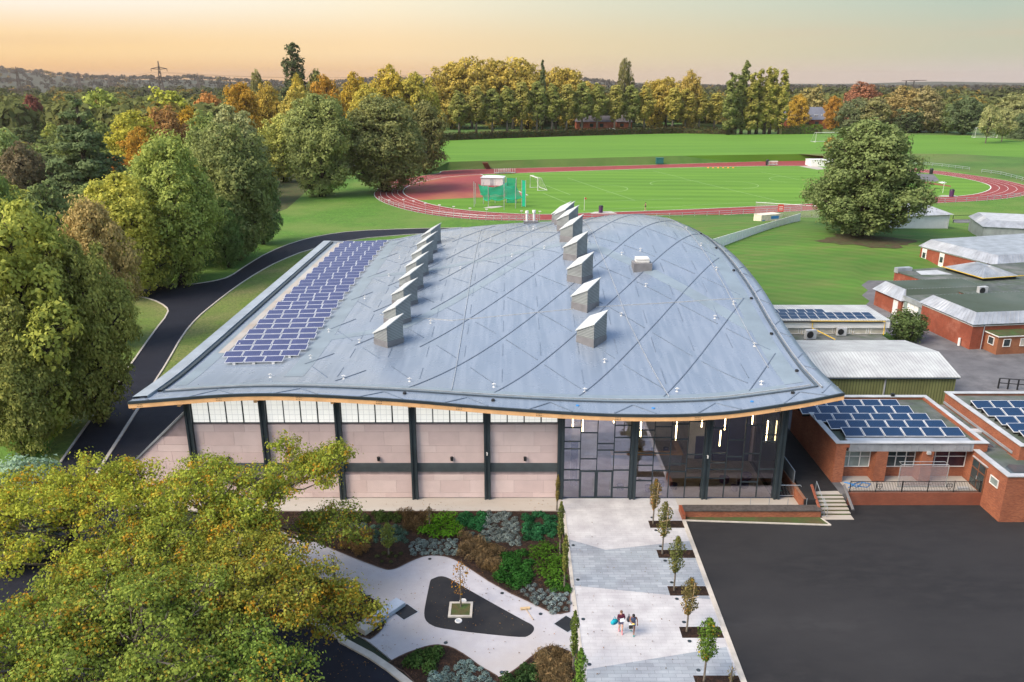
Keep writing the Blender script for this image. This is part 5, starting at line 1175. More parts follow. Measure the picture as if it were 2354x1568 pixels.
for i, (x0_, x1_) in enumerate(((508, 635), (692, 820), (878, 1012))):
    a = P(*r_(x0_, 1235), 2.7); b2 = P(*r_(x1_, 1235), 2.7); d = thing('skylight', 'x', 'skylight', ((a.x + b2.x) / 2, 90.6, 2.7), 0, 'box skylights in a row'); hw = (b2.x - a.x) / 2
    d['label'] = 'white box skylight on the felt roof, ' + ['left of three, nearest the yellow pipe', 'middle of three', 'right of three, nearest the round bush'][i]
    MB().box(-hw, hw, -hw, hw, 0, .12).build('curb', M['white'], d); MB().box(-hw + .08, hw - .08, -hw + .08, hw - .08, .121, .45).build('side_panes', M['glass_dk'], d)
    mb = MB(); mb.box(-hw - .05, hw + .05, -hw - .05, hw + .05, .451, .56); mb.add([(-hw, -hw, .561), (hw, -hw, .561), (hw, hw, .561), (-hw, hw, .561), (0, 0, .75)], [(0, 1, 4), (1, 2, 4), (2, 3, 4), (3, 0, 4)]); mb.build('cap', M['white'], d)
    mb = MB()
    for sx in (-1, 1):
        for sy in (-1, 1): mb.box(sx * (hw - .05) - .04, sx * (hw - .05) + .04, sy * (hw - .05) - .04, sy * (hw - .05) + .04, .121, .45)
    mb.build('corner_post', M['white'], d)
wb = thing('white_classroom', 'long white single-storey classroom with corrugated roof and rows of solar panels', 'building')
MB().box(24, 47.0, 96.4, 103, 1, 4.4).build('wall', M['cream'], wb); mb = MB().box(24, 47.6, 96.1, 96.39, 3.55, 4.5); mb.build('fascia', M['wallwhite'], wb); MB().box(24, 47.5, 96.0, 103.2, 4.501, 4.62).build('roof', M['corr'], wb)
for i in range(11):
    x = P(*r_(165, 1140), 3).x + i * 2.15
    if x < 46.3: window(wb, x, x + 1.9, 96.34, 2.72, 3.5, [.85, 1], None, 'blind')
MB().tube([(37.6, 95.98, 4.5), (46.9, 95.98, 4.45), (46.9, 95.9, 2.7)], .07, 6).build('pipe', M['yellowpipe'], wb); MB().tube([(24, 95.9, 4.42), (46.6, 95.9, 4.4)], .09, 6).build('gutter', M['black'], wb)
mb = MB(); mb.tube([(37.8, 95.9, 4.3), (37.8, 95.9, 3.6), (39.8, 93.4, 2.9), (39.0, 92, 2.75), (39.6, 90.2, 2.75)], .07, 6); setp(mb.build('pipe', M['yellowpipe']), 'crooked yellow gas pipe running down between the two condenser units', 'pipe')
def condenser(x, y, z, lab, rz=0, s=1):
    o = thing('condenser_unit', lab, 'condenser', (x, y, z), rz, 'air conditioning condensers'); MB().box(-.45 * s, .45 * s, -.18 * s, .18 * s, .06, .8 * s).build('casing', M['coping'], o)
    MB().cyl(-.12 * s, .43 * s, .0, .03, .3 * s, None, 14, 0, Matrix.Rotation(math.radians(90), 4, 'X') @ Matrix.Translation((0, 0, .18 * s))).build('fan_grille', M['black'], o); MB().box(-.4 * s, .4 * s, -.2 * s, .2 * s, 0, .059).build('feet', M['black'], o); return o
condenser(37.0, 94.2, 2.7, 'white condenser with black fan left of the yellow pipe', .2, 1.5); condenser(41.4, 95.6, 2.7, 'small white condenser right of the yellow pipe, against the windows', 0, 1.3)
pm = MB(); pm.box(-.8, .8, -.55, .55, 0, .04, 0); pm.box(-.76, .76, -.51, .51, .041, .045, 1); pz = None
for rI, (yv, xa, n) in enumerate(((97.0, 33.4, 11), (98.5, 33.2, 11), (100.0, 33.3, 6))):
    for c in range(n):
        lab = 'navy solar panel on the white classroom, %s row back, %s from left' % (ORD(rI + 1), ORD(c + 1))
        if pz is None: o = pm.build('solar_panel', [M['alu'], M['solar_b']]); pz = o; setp(o, lab, 'solar panel', 'solar panels on the white classroom roof')
        else: o = pz.copy(); link(o); o['label'] = lab
        o.location = (xa + c * 1.2 * 1.0 + .4 * rI, yv, 4.68); o.rotation_euler = (.05, 0, 0); o.scale = (.72, 1.25, 1)
b_ = P(*r_(1305, 1245), 1); plant_tree('bush', b_.x, b_.y + 1.5, .9, 2.25, 1.9, 0, (.032, .05, .018), 0, 'round_bush', 'clipped round dark green bush beside the red brick building', 'bush')
# --- red brick building with zinc mansards
ang = math.atan2(-21.2, 2.8)
A4 = FM(57.6, 95.2, math.radians(90) + math.radians(7.5)) # local x runs back along the facade, local -y runs to the right
def mans(parent, x0, x1, y0, y1, z0, z1, inset, mroof, over=.35, sides='zinc', dark=None, M4=A4):
    k = MB(); a = [(x0 - over, y0 - over), (x1 + over, y0 - over), (x1 + over, y1 + over), (x0 - over, y1 + over)]; c = [(x0 + inset, y0 + inset), (x1 - inset, y0 + inset), (x1 - inset, y1 - inset), (x0 + inset, y1 - inset)]
    k.add([(*p, z0) for p in a] + [(*p, z1) for p in c], [(0, 1, 5, 4), (1, 2, 6, 5), (2, 3, 7, 6), (3, 0, 4, 7), (3, 2, 1, 0)], 0, M4)
    for (p, q), (p2, q2) in zip(zip(a, a[1:] + a[:1]), zip(c, c[1:] + c[:1])):
        n = int(math.hypot(q[0] - p[0], q[1] - p[1]) / .62)
        for i in range(1, n):
            t = i / n; s = (p[0] + (q[0] - p[0]) * t, p[1] + (q[1] - p[1]) * t, z0 + .02); e = (p2[0] + (q2[0] - p2[0]) * t, p2[1] + (q2[1] - p2[1]) * t, z1 + .02); k.tube([M4 @ Vector(s), M4 @ Vector(e)], .035, 4)
    ms = k.build('mansard', M[sides], parent); MB().add([(*p, z1 + .01) for p in c], [(0, 1, 2, 3)], 0, M4).build('flat_roof', M[mroof], ms); return ms
ra = thing('mansard_school', 'red brick school building with grey zinc mansard edges and felt roofs', 'school building')
MB().box(0, 10.3, -30, 0, .9, 4.0, 0, A4).build('wall', M['brick_b'], ra); mans(ra, 0, 10.3, -30, 0, 4.35, 5.6, .8, 'felt_g')
mb = MB(); mb.box(-.05, 10.35, -30, .05, 4.001, 4.12, 0, A4); mb.build('white_trim', M['white'], ra); MB().box(.05, 10.25, -29.95, -.05, 4.121, 4.34, 0, A4).build('window', M['glass_dk'], ra)
MB().box(10.31, 14.9, -29, -.3, .9, 3.9, 0, A4).build('link_wall', M['wallwhite'], ra); MB().box(10.31, 14.89, -29, -.3, 3.901, 4.15, 0, A4).build('link_roof', M['felt'], ra)
mb = MB(); mb.box(10.31, 14.89, -.3, -.1, 3.5, 4.2, 0, A4); mb.build('link_fascia', M['zinc'], ra)
for a in (10.5, 13.9): MB().box(a, a + .8, -.3, -.25, 2.2, 3.4, 0, A4).build('window', M['glass_green'], ra)
for a in (11.4, 12.3, 13.2): MB().box(a, a + .03, -.3, -.27, 1, 3.49, 0, A4).build('panel_joint', M['coping'], ra)
MB().box(14.91, 21.5, -14, 0, .9, 3.6, 0, A4).build('wall', M['brick_b'], ra); ms = mans(ra, 14.91, 21.5, -14, 0, 3.4, 4.85, .85, 'felt_g')
MB().box(15.6, 16.7, -.0, .06, 1, 3.1, 0, A4).build('door', M['white'], ra)
MB().add([(14.6, -13.6, 3.45), (15.7, -13.1, 4.84), (15.7, -.95, 4.84), (14.6, -.4, 3.45)], [(3, 2, 1, 0)], 0, A4 @ Matrix.Translation((-.06, 0, .03))).build('felt_slope', M['felt_g'], ra)
MB().prism([(12.0, -13), (14.2, -12), (14.4, -19), (12.6, -21), (11.5, -17)], 4.151, 4.16, 0, None, A4).build('puddle', M['coping'], ra)
an_ = thing('brick_porch', 'small brown brick annex with mossy flat roof and two white windows', 'annex')
MB().box(-2.3, -.05, -6.6, -1.9, .9, 3.3, 0, A4).build('wall', brick_mat('brown_brick', (.36, .13, .055), (.3, .1, .045), (.2, .12, .08)), an_); MB().box(-2.5, -.0, -6.8, -1.7, 3.301, 3.42, 0, A4).build('eave', M['white'], an_); MB().box(-2.45, -.05, -6.75, -1.75, 3.421, 3.5, 0, A4).build('roof', M['leaflitter'], an_)
A5 = A4 @ FM(-2.3, 0, math.radians(-90)); A6 = A4 @ Matrix.Translation((0, -1.87, 0)) @ Matrix.Rotation(math.pi, 4, 'Z')
window(an_, 2.6, 3.6, -.03, 2.0, 3.0, [1], None, M4=A5); window(an_, 4.9, 5.8, -.03, 2.0, 3.0, [1], None, 'blind', M4=A5); window(an_, .7, 1.7, -.03, 2.0, 3.0, [1], None, M4=A6)
MB().tube([A4 @ Vector((-.1, -1.5, 1)), A4 @ Vector((-.1, -1.5, 4.2))], .06, 6).build('downpipe', M['zinc'], ra)
setp(MB().tube([A4 @ Vector((1.6, .25, .95)), A4 @ Vector((1.7, .2, 2.0))], .16, 8).build('bollard', M['white']), 'white pipe stub standing against the red brick wall by the pale stain', 'pipe')
condenser(*(A4 @ Vector((13.9, -11.5, 4.15))), 'white condenser on the felt roof of the red brick building', math.radians(10), 1.5)
# rear mansard block and pyramid roof
B4 = FM(81.0, 130.4, math.radians(90) + math.radians(16))
rb = thing('rear_mansard_block', 'long red brick block with pale zinc roof at the back right, below the oak', 'school building')
MB().box(0, 17, -26, 0, .9, 4.2, 0, B4).build('wall', M['brick_b'], rb); mans(rb, 0, 17, -26, 0, 4.0, 5.4, 1.0, 'zinc', M4=B4); MB().box(2, 17.05, -.02, .04, 3.75, 4.0, 0, B4).build('white_trim', M['white'], rb)
for a in (15.4, 11.2): d = MB().box(a, a + 1.1, .0, .07, .95, 3.7, 0, B4).build('door', M['white'], rb); MB().box(a + .2, a + .9, .071, .09, 2.0, 3.0, 0, B4).build('door_glass', M['glass_dk'], d)
C4 = FM(71.2, 117.2, math.radians(90) + math.radians(14)); pc = thing('plant_room', 'dark flat roof deck with ribbed low zinc hipped roof outlined by a yellow pipe', 'building')
MB().box(-8, 9.5, -24, 8, .9, 4.3, 0, C4).build('wall', M['brick_b'], pc); MB().box(-8.1, 9.6, -24, 8.1, 4.301, 4.45, 0, C4).build('deck', M['felt'], pc); mans(pc, .3, 7.9, -6.2, -.2, 4.9, 6.1, 2.6, 'zinc_d', M4=C4, sides='zinc_d'); MB().box(.3, 7.9, -6.2, -.2, 4.451, 4.89, 0, C4).build('clerestory', M['black'], pc)
MB().tube([C4 @ Vector(p) for p in ((8.3, .3, 4.95), (-.1, .3, 4.95), (-.1, -14, 4.95))], .07, 6).build('pipe', M['yellowpipe'], pc); MB().box(8.6, 9.5, 5.5, 8.15, 4.2, 5.0, 0, C4).build('parapet', M['zinc'], pc); MB().prism([(5, 1), (8.2, 1.2), (8.4, 5), (6, 6)], 4.451, 4.46, 0, None, C4).build('puddle', M['coping'], pc)
D4 = FM(*P(*r_(1965, 300), 1)[:2], math.radians(-18)); fd = thing('rear_flat_building', 'pale flat-topped grey building at the right frame edge behind the mansard block', 'building')
MB().box(0, 40, 0, 14, .9, 4.0, 0, D4).build('wall', M['zinc_d'], fd); mans(fd, 0, 40, 0, 14, 4.0, 5.2, 1.2, 'coping', M4=D4, sides='zinc')
a = P(*r_(1645, 240), 0); wh = thing('white_bungalow', 'cream bungalow with pale hipped roof right of the oak', 'house', (a.x, a.y, 0)); W4 = FM(a.x, a.y, math.radians(12))
MB().box(-16, 0, 0, 13, 0, 4.6, 0, W4).build('wall', M['wallwhite'], wh, off=a); k = MB(); k.add([(-16.6, -.6, 4.55), (.6, -.6, 4.55), (.6, 13.6, 4.55), (-16.6, 13.6, 4.55), (-9.5, 6.5, 7.6), (-6.5, 6.5, 7.6)], [(0, 1, 5, 4), (1, 2, 5), (2, 3, 4, 5), (3, 0, 4), (3, 2, 1, 0)], 0, W4); k.build('roof', M['coping'], wh, off=a)
MB().tube([W4 @ Vector((-.3, -.1, 0)), W4 @ Vector((-.3, -.1, 4.5))], .1, 6).build('downpipe', M['white'], wh, off=a)
# hoarding fence and container
f0, f1 = P(1690, 573, 0), P(1837, 525, 0); L = (f1 - f0).length; ho = thing('white_hoarding', 'long white ribbed hoarding fence beside the oak mound', 'fence', (f0.x, f0.y, 0), math.atan2(f1.y - f0.y, f1.x - f0.x))
mb = MB(); mb.box(-14, L, -.04, .04, 0, 3.6)
for k in range(int((L + 14) / 1.2)): mb.box(-14 + k * 1.2, -13.93 + k * 1.2, -.09, -.041, 0, 3.62)
mb.build('hoarding_panels', plain('hoarding_white', (.84, .85, .86), .6, 0, .05), ho)
a, b2 = P(1748, 524, 0), P(1798, 516, 0); ct = thing('site_container', 'cream site container with blue sign behind the hoarding', 'container', (a.x, a.y, 0), math.atan2(b2.y - a.y, b2.x - a.x) * .7)
MB().box(0, 6.0, 0, 2.6, .1, 2.9).build('body', M['cream'], ct); MB().box(-.05, 6.05, -.05, 2.65, 2.901, 3.0).build('roof', M['cream'], ct); MB().box(3, 5.4, -.03, -.001, 1.9, 2.6).build('sign', M['blue'], ct); MB().box(.3, 1.2, -.03, -.001, 1.3, 1.8).build('sign', M['blue'], ct)
# houses beyond the hedge
def house(u0, u1, v, dep, wall_h, roof_h, lab, roof_mat, wall_mat, z=3, sky=0, name='house'):
    a, b2 = P(u0, v, z), P(u1, v, z); L = (b2 - a).length; o = thing(name, lab, 'house', (a.x, a.y, z), math.atan2(b2.y - a.y, b2.x - a.x))
    MB().box(0, L, 0, dep, 0, wall_h).build('wall', M[wall_mat], o); k = MB(); k.add([(-.5, -.5, wall_h - .1), (L + .5, -.5, wall_h - .1), (L + .5, dep + .5, wall_h - .1), (-.5, dep + .5, wall_h - .1), (1.5, dep / 2, wall_h + roof_h), (L - 1.5, dep / 2, wall_h + roof_h)], [(0, 1, 5, 4), (1, 2, 5), (2, 3, 4, 5), (3, 0, 4), (3, 2, 1, 0)]); rf = k.build('roof', M[roof_mat], o)
    for i in range(sky):
        t = .35; x = L * .55 + i * 4.6; y = -.5 + (dep / 2 + .5) * t; zz = wall_h - .1 + (roof_h + .1) * t; MB().box(x, x + 2.0, y - .9, y + .9, zz - .05, zz + .3).build('roof_window', M['white'], rf)
    for i in range(max(1, int(L / 7))): MB().box(2 + i * 6.5, 4.4 + i * 6.5, -.06, -.001, wall_h * .45, wall_h * .8).build('window', M['glass_dk'], o)
    return o
M['slate'] = plain('blue_slate', (.13, .14, .17), .6, 0, .1, .2)
house(1325, 1412, 302, 14, 6, 3.5, 'low red brick house with dark roof seen under the limes, the left one', 'redroof', 'brick_b'); house(1418, 1452, 300, 14, 5.5, 4, 'small red brick house with dark roof under the limes, the right one', 'redroof', 'brick_b')
house(1800, 1905, 296, 22, 6, 8, 'large slate-roofed house with roof windows between the orange trees', 'slate', 'brick_b', 3, 3)
# far skyline: pylons and cranes
def pylon(u, vt, vb, Y, lab, w):
    top = PY(u, vt, Y); z0 = hillz(top.x, Y) - 1; h = top.z - z0; o = thing('electricity_pylon', lab, 'pylon', (top.x, Y, z0), .25, 'pylons'); mb = MB(); t = w * .016; bw = w * .42
    prof = [(0, bw), (.35, bw * .62), (.62, bw * .36), (1, bw * .03)]
    for sx in (-1, 1):
        for sy in (-1, 1): mb.tube([(sx * b_ / 2, sy * b_ / 2, f * h) for f, b_ in prof], t, 4)
    for i in range(12):
        f0, f1 = i / 12, (i + 1) / 12; wf = lambda f: float(np.interp(f, [p[0] for p in prof], [p[1] for p in prof])) / 2
        for s in (-1, 1):
            for sy in (-1, 1): mb.tube([(-s * wf(f0), sy * wf(f0), f0 * h), (s * wf(f1), sy * wf(f1), f1 * h)], t * .6, 3)
    mb.build('tower', M['pylon'], o); mb = MB()
    for f, aw in ((.48, .62), (.68, .5), (.86, .36)):
        for s in (-1, 1):
            mb.tube([(0, 0, f * h + .03 * h), (s * w * aw, 0, f * h)], t, 4); mb.tube([(0, 0, f * h - .01 * h), (s * w * aw, 0, f * h)], t, 4); mb.tube([(s * w * aw, 0, f * h), (s * w * aw, 0, f * h - .05 * h)], t * .9, 4)
    mb.build('cross_arm', M['pylon'], o); return o
pA = pylon(363, 140, 190, 900, 'tallest lattice pylon on the skyline, between the left edge and the tall spire tree', 22)
pB = pylon(36, 153, 195, 1050, 'lattice pylon near the left frame edge on the skyline', 22)
pylon(179, 164, 186, 2300, 'small distant pylon midway between the two big pylons', 30); pylon(453, 167, 186, 2300, 'small distant pylon right of the tallest one', 30); pylon(248, 168, 186, 2600, 'faint tiny pylon just left of the tallest one', 30)
mb = MB()
for s, f in ((-1, .81), (1, .81), (-1, .43), (1, .43)):
    a = Vector((pB.location.x + s * 8, pB.location.y, pB.location.z + 52 * f)); b2 = Vector((pA.location.x + s * 8, pA.location.y, pA.location.z + 55 * f)); c = Vector((P(760, 300).x * 1.0 + 200, 1000, 32 + 20 * f))
    for p, q in ((a, b2), (b2, Vector((-60, 1150, 30 + 22 * f)))):
        mb.tube([p.lerp(q, i / 10) - Vector((0, 0, 7 * (1 - (2 * i / 10 - 1) ** 2))) for i in range(11)], .09, 3)
setp(mb.build('power_line', M['pylon']), 'thin sagging power lines strung between the skyline pylons', 'power line')
for (u, lab, red) in ((2462 * 0 + 2100, 'right tower crane with dark cab on the far skyline', 0), (2082, 'left slim tower crane with red tip on the far skyline', 1)):
    p = PY(u, 196, 2600); z1 = PY(u, 186, 2600).z; o = thing('tower_crane', lab, 'crane', (p.x, 2600, 0)); MB().box(-1.4, 1.4, -1.4, 1.4, 0, z1).build('mast', M['black'], o); MB().tube([(-14, 0, z1), (38, 0, z1 + 2)], 1.1, 4).build('jib', M['pylon'], o)
# ---------------------------------------------------------------- track side furniture
def rail_fence(pts, lab, step=3.2, h=1.25, z=0.0, two=True, mat='steel'):
    W = [Vector((*p[:2], z)) for p in pts]; o = thing('rail_fence', lab, 'fence', W[0]); L = [W[0]]; acc = 0; mb = MB(); ps = []
    for a, b_ in zip(W, W[1:]):
        d = (b_ - a).length; n = max(1, round(d / step))
        for k in range(n): ps.append(a.lerp(b_, k / n))
    ps.append(W[-1])
    for hh in ((h, h * .55) if two else (h,)): mb.tube([p - W[0] + Vector((0, 0, hh)) for p in ps], .055, 4)
    mb.build('rail', M[mat], o); first = None
    for p in ps[:100]:
        if first is None: c = MB().box(-.06, .06, -.06, .06, 0, h).build('post', M[mat], o); first = c
        else: c = first.copy(); link(c, o)
        c.location = p - W[0]
    return o
near = [(871, 461.5), (908, 476.5), (971, 492), (1033, 500.5), (1108, 507), (1180, 508.5), (1240, 508)]
rail_fence(chaikin(P2(near)), 'low rail fence curving round the left bend of the track', 3.6)
rail_fence(P2([(1330, 507), (1568, 500.5), (1842, 486)]), 'straight rail fence along the near side of the track behind the hall roof', 3.6)
rail_fence(P2([(2122, 469), (2269, 462), (2345, 453), (2380, 442)]), 'rail fence round the right bend of the track beside the oak', 3.6)
rail_fence(P2([(2100, 379), (2165, 385), (2228, 393)], 0), 'pale rail fence on the far side of the right bend, left piece', 4, 1.4)
rail_fence(P2([(2256, 398), (2300, 404), (2362, 420)], 0), 'pale rail fence beyond the right bend, right piece', 4, 1.4)
rail_fence(P2([(1861, 360.5), (1905, 365)], 1), 'short pale rail fence by the far bin left of the oak', 4, 1.6)
rail_fence(P2([r_(1700, 145), r_(2400, 137)]), 'dark low post fence along the near side of the tarmac path at right', 5, .9, 0, False, 'black')
rail_fence(P2([r_(1700, 101), r_(2400, 88)]), 'dark low post fence along the far side of the tarmac path at right', 5, .9, 0, False, 'black')
rail_fence(P2([r6 for r6 in [(2294, 893), (2360, 898)]], 1), 'black railing at the right frame edge behind the raised roof', 1, 1.2, 1, True, 'black')
# thin tall ball-stop posts near the track bend
first = None; n = 0
for (x, y0, y1) in [(148, 470, 510), (282, 465, 545), (368, 478, 515), (480, 500, 560), (610, 515, 580), (740, 530, 590), (890, 545, 610), (1042, 555, 625), (1362, 570, 620), (1530, 575, 640)]:
    b_ = P(*k_(x, y1), 0); t = PY(*k_(x, y0), b_.y).z; n += 1; o = thing('floodlight_post', 'slim grey post with small white lamp by the left track bend, %s from the left' % ORD(n), 'lamp post', b_, 0, 'slim posts along the track bend')
    MB().cyl(0, 0, 0, t, .05, .04, 6).build('post', M['steel'], o); MB().box(-.35, .35, -.12, .12, t, t + .2).build('lamp_head', M['white'], o)
# long hedge, and the bright clipped one
hp = [(985, 324.5), (1030, 322.5), (1150, 318), (1300, 312.5), (1450, 308.5), (1568, 306.5), (1640, 308), (1690, 309.5)]
def hedge(pts, h, w, col, lab, z=3, seed=3, dens=26):
    W = P2(pts, z); r = np.random.RandomState(seed); ps = []; ns = []
    for a, b_ in zip(W, W[1:]):
        a = np.array([*a, z]); b2 = np.array([*b_, z]); L = np.linalg.norm(b2 - a); n = int(L * dens); t = r.rand(n)[:, None]; d = (b2 - a) / L; nn = np.array([-d[1], d[0], 0])
        c = r.rand(n); s = np.where(c < .45, -1, r.uniform(-1, 1, n)); zz = np.where(c < .45, r.rand(n), 1 + r.normal(size=n) * .08)
        ps.append(a + (b2 - a) * t + nn * (s * w / 2)[:, None] + np.array([0, 0, 1]) * (zz * h)[:, None]); q = np.where(c[:, None] < .45, -nn[None], np.array([[0, 0, 1.]])) + r.normal(size=(n, 3)) * .5; ns.append(q / np.linalg.norm(q, axis=1)[:, None])
    p = np.concatenate(ps); me = leaf_mesh('hedge', p, np.concatenate(ns), .75 * (.6 + .8 * r.rand(len(p))), r.rand(len(p)), r.rand(len(p)), M['leaf']); k = MB()
    for a, b_ in zip(W, W[1:]): kerb(k, [a, b_], w * .7, h * .85, z)
    o = thing('hedge', lab, 'hedge', (0, 0, 0)); c = bpy.data.objects.new('foliage', me); link(c, o); c.color = (*col, .15); k.build('branches', M['leaflitter'], o); return o
hedge(hp, 3.6, 3.2, (.055, .05, .028), 'long clipped brown-green hedge along the far edge of the playing field')
hedge([(1793, 308.5), (1836, 308)], 4.2, 4, (.045, .075, .03), 'short dark green hedge right of the poplar group', seed=5); hedge([(1837, 307.5), (1888, 307.5)], 5, 4, (.1, .2, .03), 'bright green clipped hedge below the slate-roofed house', seed=6)
# goals
def goal(loc, rz, w, h, d, lab):
    o = thing('football_goal', lab, 'football goal', loc, rz, 'football goals'); t = .13; mb = MB()
    mb.tube([(-w / 2, 0, 0), (-w / 2, 0, h), (w / 2, 0, h), (w / 2, 0, 0)], t, 6); mb.build('frame', M['white'], o); mb = MB()
    for s in (-1, 1): mb.tube([(s * w / 2, 0, h), (s * w / 2, d * .35, h), (s * w / 2, d, .1), (s * w / 2, 0, .1)], t * .7, 6)
    mb.tube([(-w / 2, d, .1), (w / 2, d, .1)], t * .8, 6); mb.build('side_stay', M['white'], o)
    mb = MB(); mb.add([(-w / 2, d * .35, h), (w / 2, d * .35, h), (w / 2, d, .1), (-w / 2, d, .1), (-w / 2, 0, h), (w / 2, 0, h)], [(0, 1, 2, 3), (4, 5, 1, 0)]); mb.build('net', M['netw'], o)
m = bpy.data.materials.new('white_net'); m.use_nodes = True; b = m.node_tree.nodes['Principled BSDF']; b.inputs['Base Color'].default_value = (.8, .8, .8, 1); b.inputs['Alpha'].default_value = .22; M['netw'] = m
m = bpy.data.materials.new('green_net'); m.use_nodes = True; b = m.node_tree.nodes['Principled BSDF']; b.inputs['Base Color'].default_value = (.0, .3, .17, 1); b.inputs['Alpha'].default_value = .8; M['netg'] = m
M['netgs'] = plain('green_fabric', (.0, .36, .2), .7)
ga, gb = P(1247, 443, 0), P(1209, 428, 0); gc = (ga + gb) / 2; goal(gc, math.atan2(gb.y - ga.y, gb.x - ga.x) + math.pi + .0, 8.0, 4.0, 3.2, 'large white goal beside the green throwing cage')
ga = P(1907, 327, 3); goal((ga.x, ga.y, 3), math.radians(8), 16, 5, 5, 'white goal on the far playing field left of the oak top')
ga = P(2266, 317, 3); goal((ga.x, ga.y, 3), math.radians(-5), 12, 5.5, 4, 'white goal behind the twin-trunked trees at right')
# hammer cage
cg = P(1150, 474, 0); ca = thing('throwing_cage', 'hammer cage of grey poles hung with green netting on the infield', 'throwing cage', cg)
PO = [((923, 297), (928, 530)), ((937, 312), (940, 505)), ((1058, 330), (1058, 528)), ((1203, 318), (1203, 560)), ((1308, 312), (1308, 545)), ((1015, 300), (1013, 505)), ((1120, 270), (1120, 497)), ((1312, 265), (1312, 498)), ((1228, 258), (1228, 490))]
tops = []
for (t, b_) in PO:
    bb = P(*k_(*b_), 0); tz = PY(*k_(t[0], t[1]), bb.y).z; tops.append(Vector((bb.x, bb.y, tz)) - cg); MB().cyl(bb.x - cg.x, bb.y - cg.y, 0, tz, .11, .1, 6).build('pole', M['steel'], ca)
def curtain(pts_px, zlo_px, mat, name, sag=.5):
    """net hung between measured points; bottom hem scalloped"""
    top = []; bot = []
    for (u, v, Yv), (ub, vb) in zip(pts_px, zlo_px): top.append(PY(*k_(u, v), Yv) - cg); bot.append(PY(*k_(ub, vb), Yv) - cg)
    k = MB(); N = 8; cols = []
    for i in range(len(top) - 1):
        for s in range(N + (i == len(top) - 2)):
            t = s / N; a = top[i].lerp(top[i + 1], t); c = bot[i].lerp(bot[i + 1], t); w = math.sin(math.pi * t); a = a - Vector((0, 0, sag * w * .6)); c = c - Vector((0, .25 * w, sag * w)); cols.append((a, c))
    for a, c in cols:
        for j in range(5): k.v.append(tuple(a.lerp(c, j / 4) + Vector((0, .12 * math.sin(j * 2 + a.x), 0))))
    for i in range(len(cols) - 1):
        for j in range(4): k.f.append((i * 5 + j, i * 5 + 5 + j, i * 5 + 6 + j, i * 5 + 1 + j)); k.m.append(0)
    o = k.build(name, M[mat], ca, True); MB().tube([c for a, c in cols], .14, 5).build('net_hem', M['netgs'], o)
y0 = P(*k_(1058, 528)).y; yb = P(*k_(1120, 497)).y
curtain([(962, 318, y0 + 1), (1058, 345, y0), (1203, 330, y0), (1310, 330, y0)], [(1015, 455), (1085, 455), (1215, 448), (1365, 440)], 'netg', 'net', .5)
curtain([(965, 320, yb), (1040, 335, yb), (1120, 345, yb), (1230, 300, yb)], [(985, 410), (1050, 405), (1120, 400), (1210, 405)], 'netg', 'net', .4)
for (xa, xb, ya, yb2, ys_) in ((1225, 1315, 260, 495, P(*k_(1270, 495)).y), (1365, 1400, 282, 528, P(*k_(1380, 528)).y)):
    a = PY(*k_(xa, yb2), ys_) - cg; b2 = PY(*k_(xb, yb2), ys_ - .5) - cg; h = PY(*k_(xa, ya), ys_).z; MB().add([(a.x, a.y, .1), (b2.x, b2.y, .1), (b2.x, b2.y, h - .2), (a.x, a.y, h)], [(0, 1, 2, 3)]).build('gate_net', M['netg'] if xa == 1225 else M['netgs'], ca)
    for p in (a, b2): MB().cyl(p.x, p.y, 0, h, .1, None, 6).build('gate_pole', M['steel'], ca)
a = P(*k_(1000, 335), 0); b2 = P(*k_(1200, 338), 0); hw = (b2 - a).length / 2; ph = thing('storage_cabin', 'white flat cabin with shallow pale roof standing behind the green cage', 'cabin', ((a.x + b2.x) / 2, a.y + 3, 0), -.12)
MB().box(-hw, hw, -3, 3, 0, 2.6).build('body', M['wallwhite'], ph); MB().add([(-hw - .3, -3.3, 2.61), (hw + .3, -3.3, 2.61), (hw + .3, 3.3, 2.61), (-hw - .3, 3.3, 2.61), (-2, 0, 3.2), (2, 0, 3.2)], [(0, 1, 5, 4), (1, 2, 5), (2, 3, 4, 5), (3, 0, 4)]).build('roof', M['white'], ph)
MB().box(-.6, .6, -3.06, -3.001, .1, 2.2).build('door', M['coping'], ph)
def hurdles(u, v, n, lab):
    p = P(u, v, .06); o = thing('hurdle_trolley', lab, 'hurdle trolley', p, .05, 'hurdle trolleys'); mb = MB(); mb.box(-2.2, 2.2, -.8, .8, .25, .4); mb.build('base', M['steel'], o); mb = MB()
    for k in range(n):
        x = -2 + 4 * k / (n - 1); mb.box(x - .04, x + .04, -.7, -.62, .401, 1.5); mb.box(x - .04, x + .04, .62, .7, .401, 1.5); mb.box(x - .05, x + .05, -.75, .75, 1.501, 1.75)
    mb.build('hurdle_stack', M['white'], o); mb = MB()
    for sx in (-1.6, 1.6):
        for sy in (-.7, .7): mb.cyl(sx, sy, .0, .249, .16, None, 8)
    mb.build('wheel', M['red'], o)
hurdles(1149, 399.5, 7, 'white stacked hurdles on a trolley, left one beside the far straight'); hurdles(1158.5, 399.3, 6, 'white stacked hurdles on a trolley, middle one beside the far straight'); hurdles(1171.5, 398.8, 6, 'white stacked hurdles on a trolley, right one beside the far straight'); hurdles(1775, 380, 8, 'white stacked hurdles on the far side of the pitch, near a dark bin')
def bin_(u, v, z, lab, mat, s=1.0):
    o = thing('litter_bin', lab, 'bin', P(u, v, z), 0, 'dark bins round the track'); MB().cyl(0, 0, 0, 1.6 * s, .55 * s, .6 * s, 12).build('body', M[mat], o); MB().cyl(0, 0, 1.601 * s, 1.95 * s, .64 * s, .45 * s, 12).build('lid', M['black'], o)
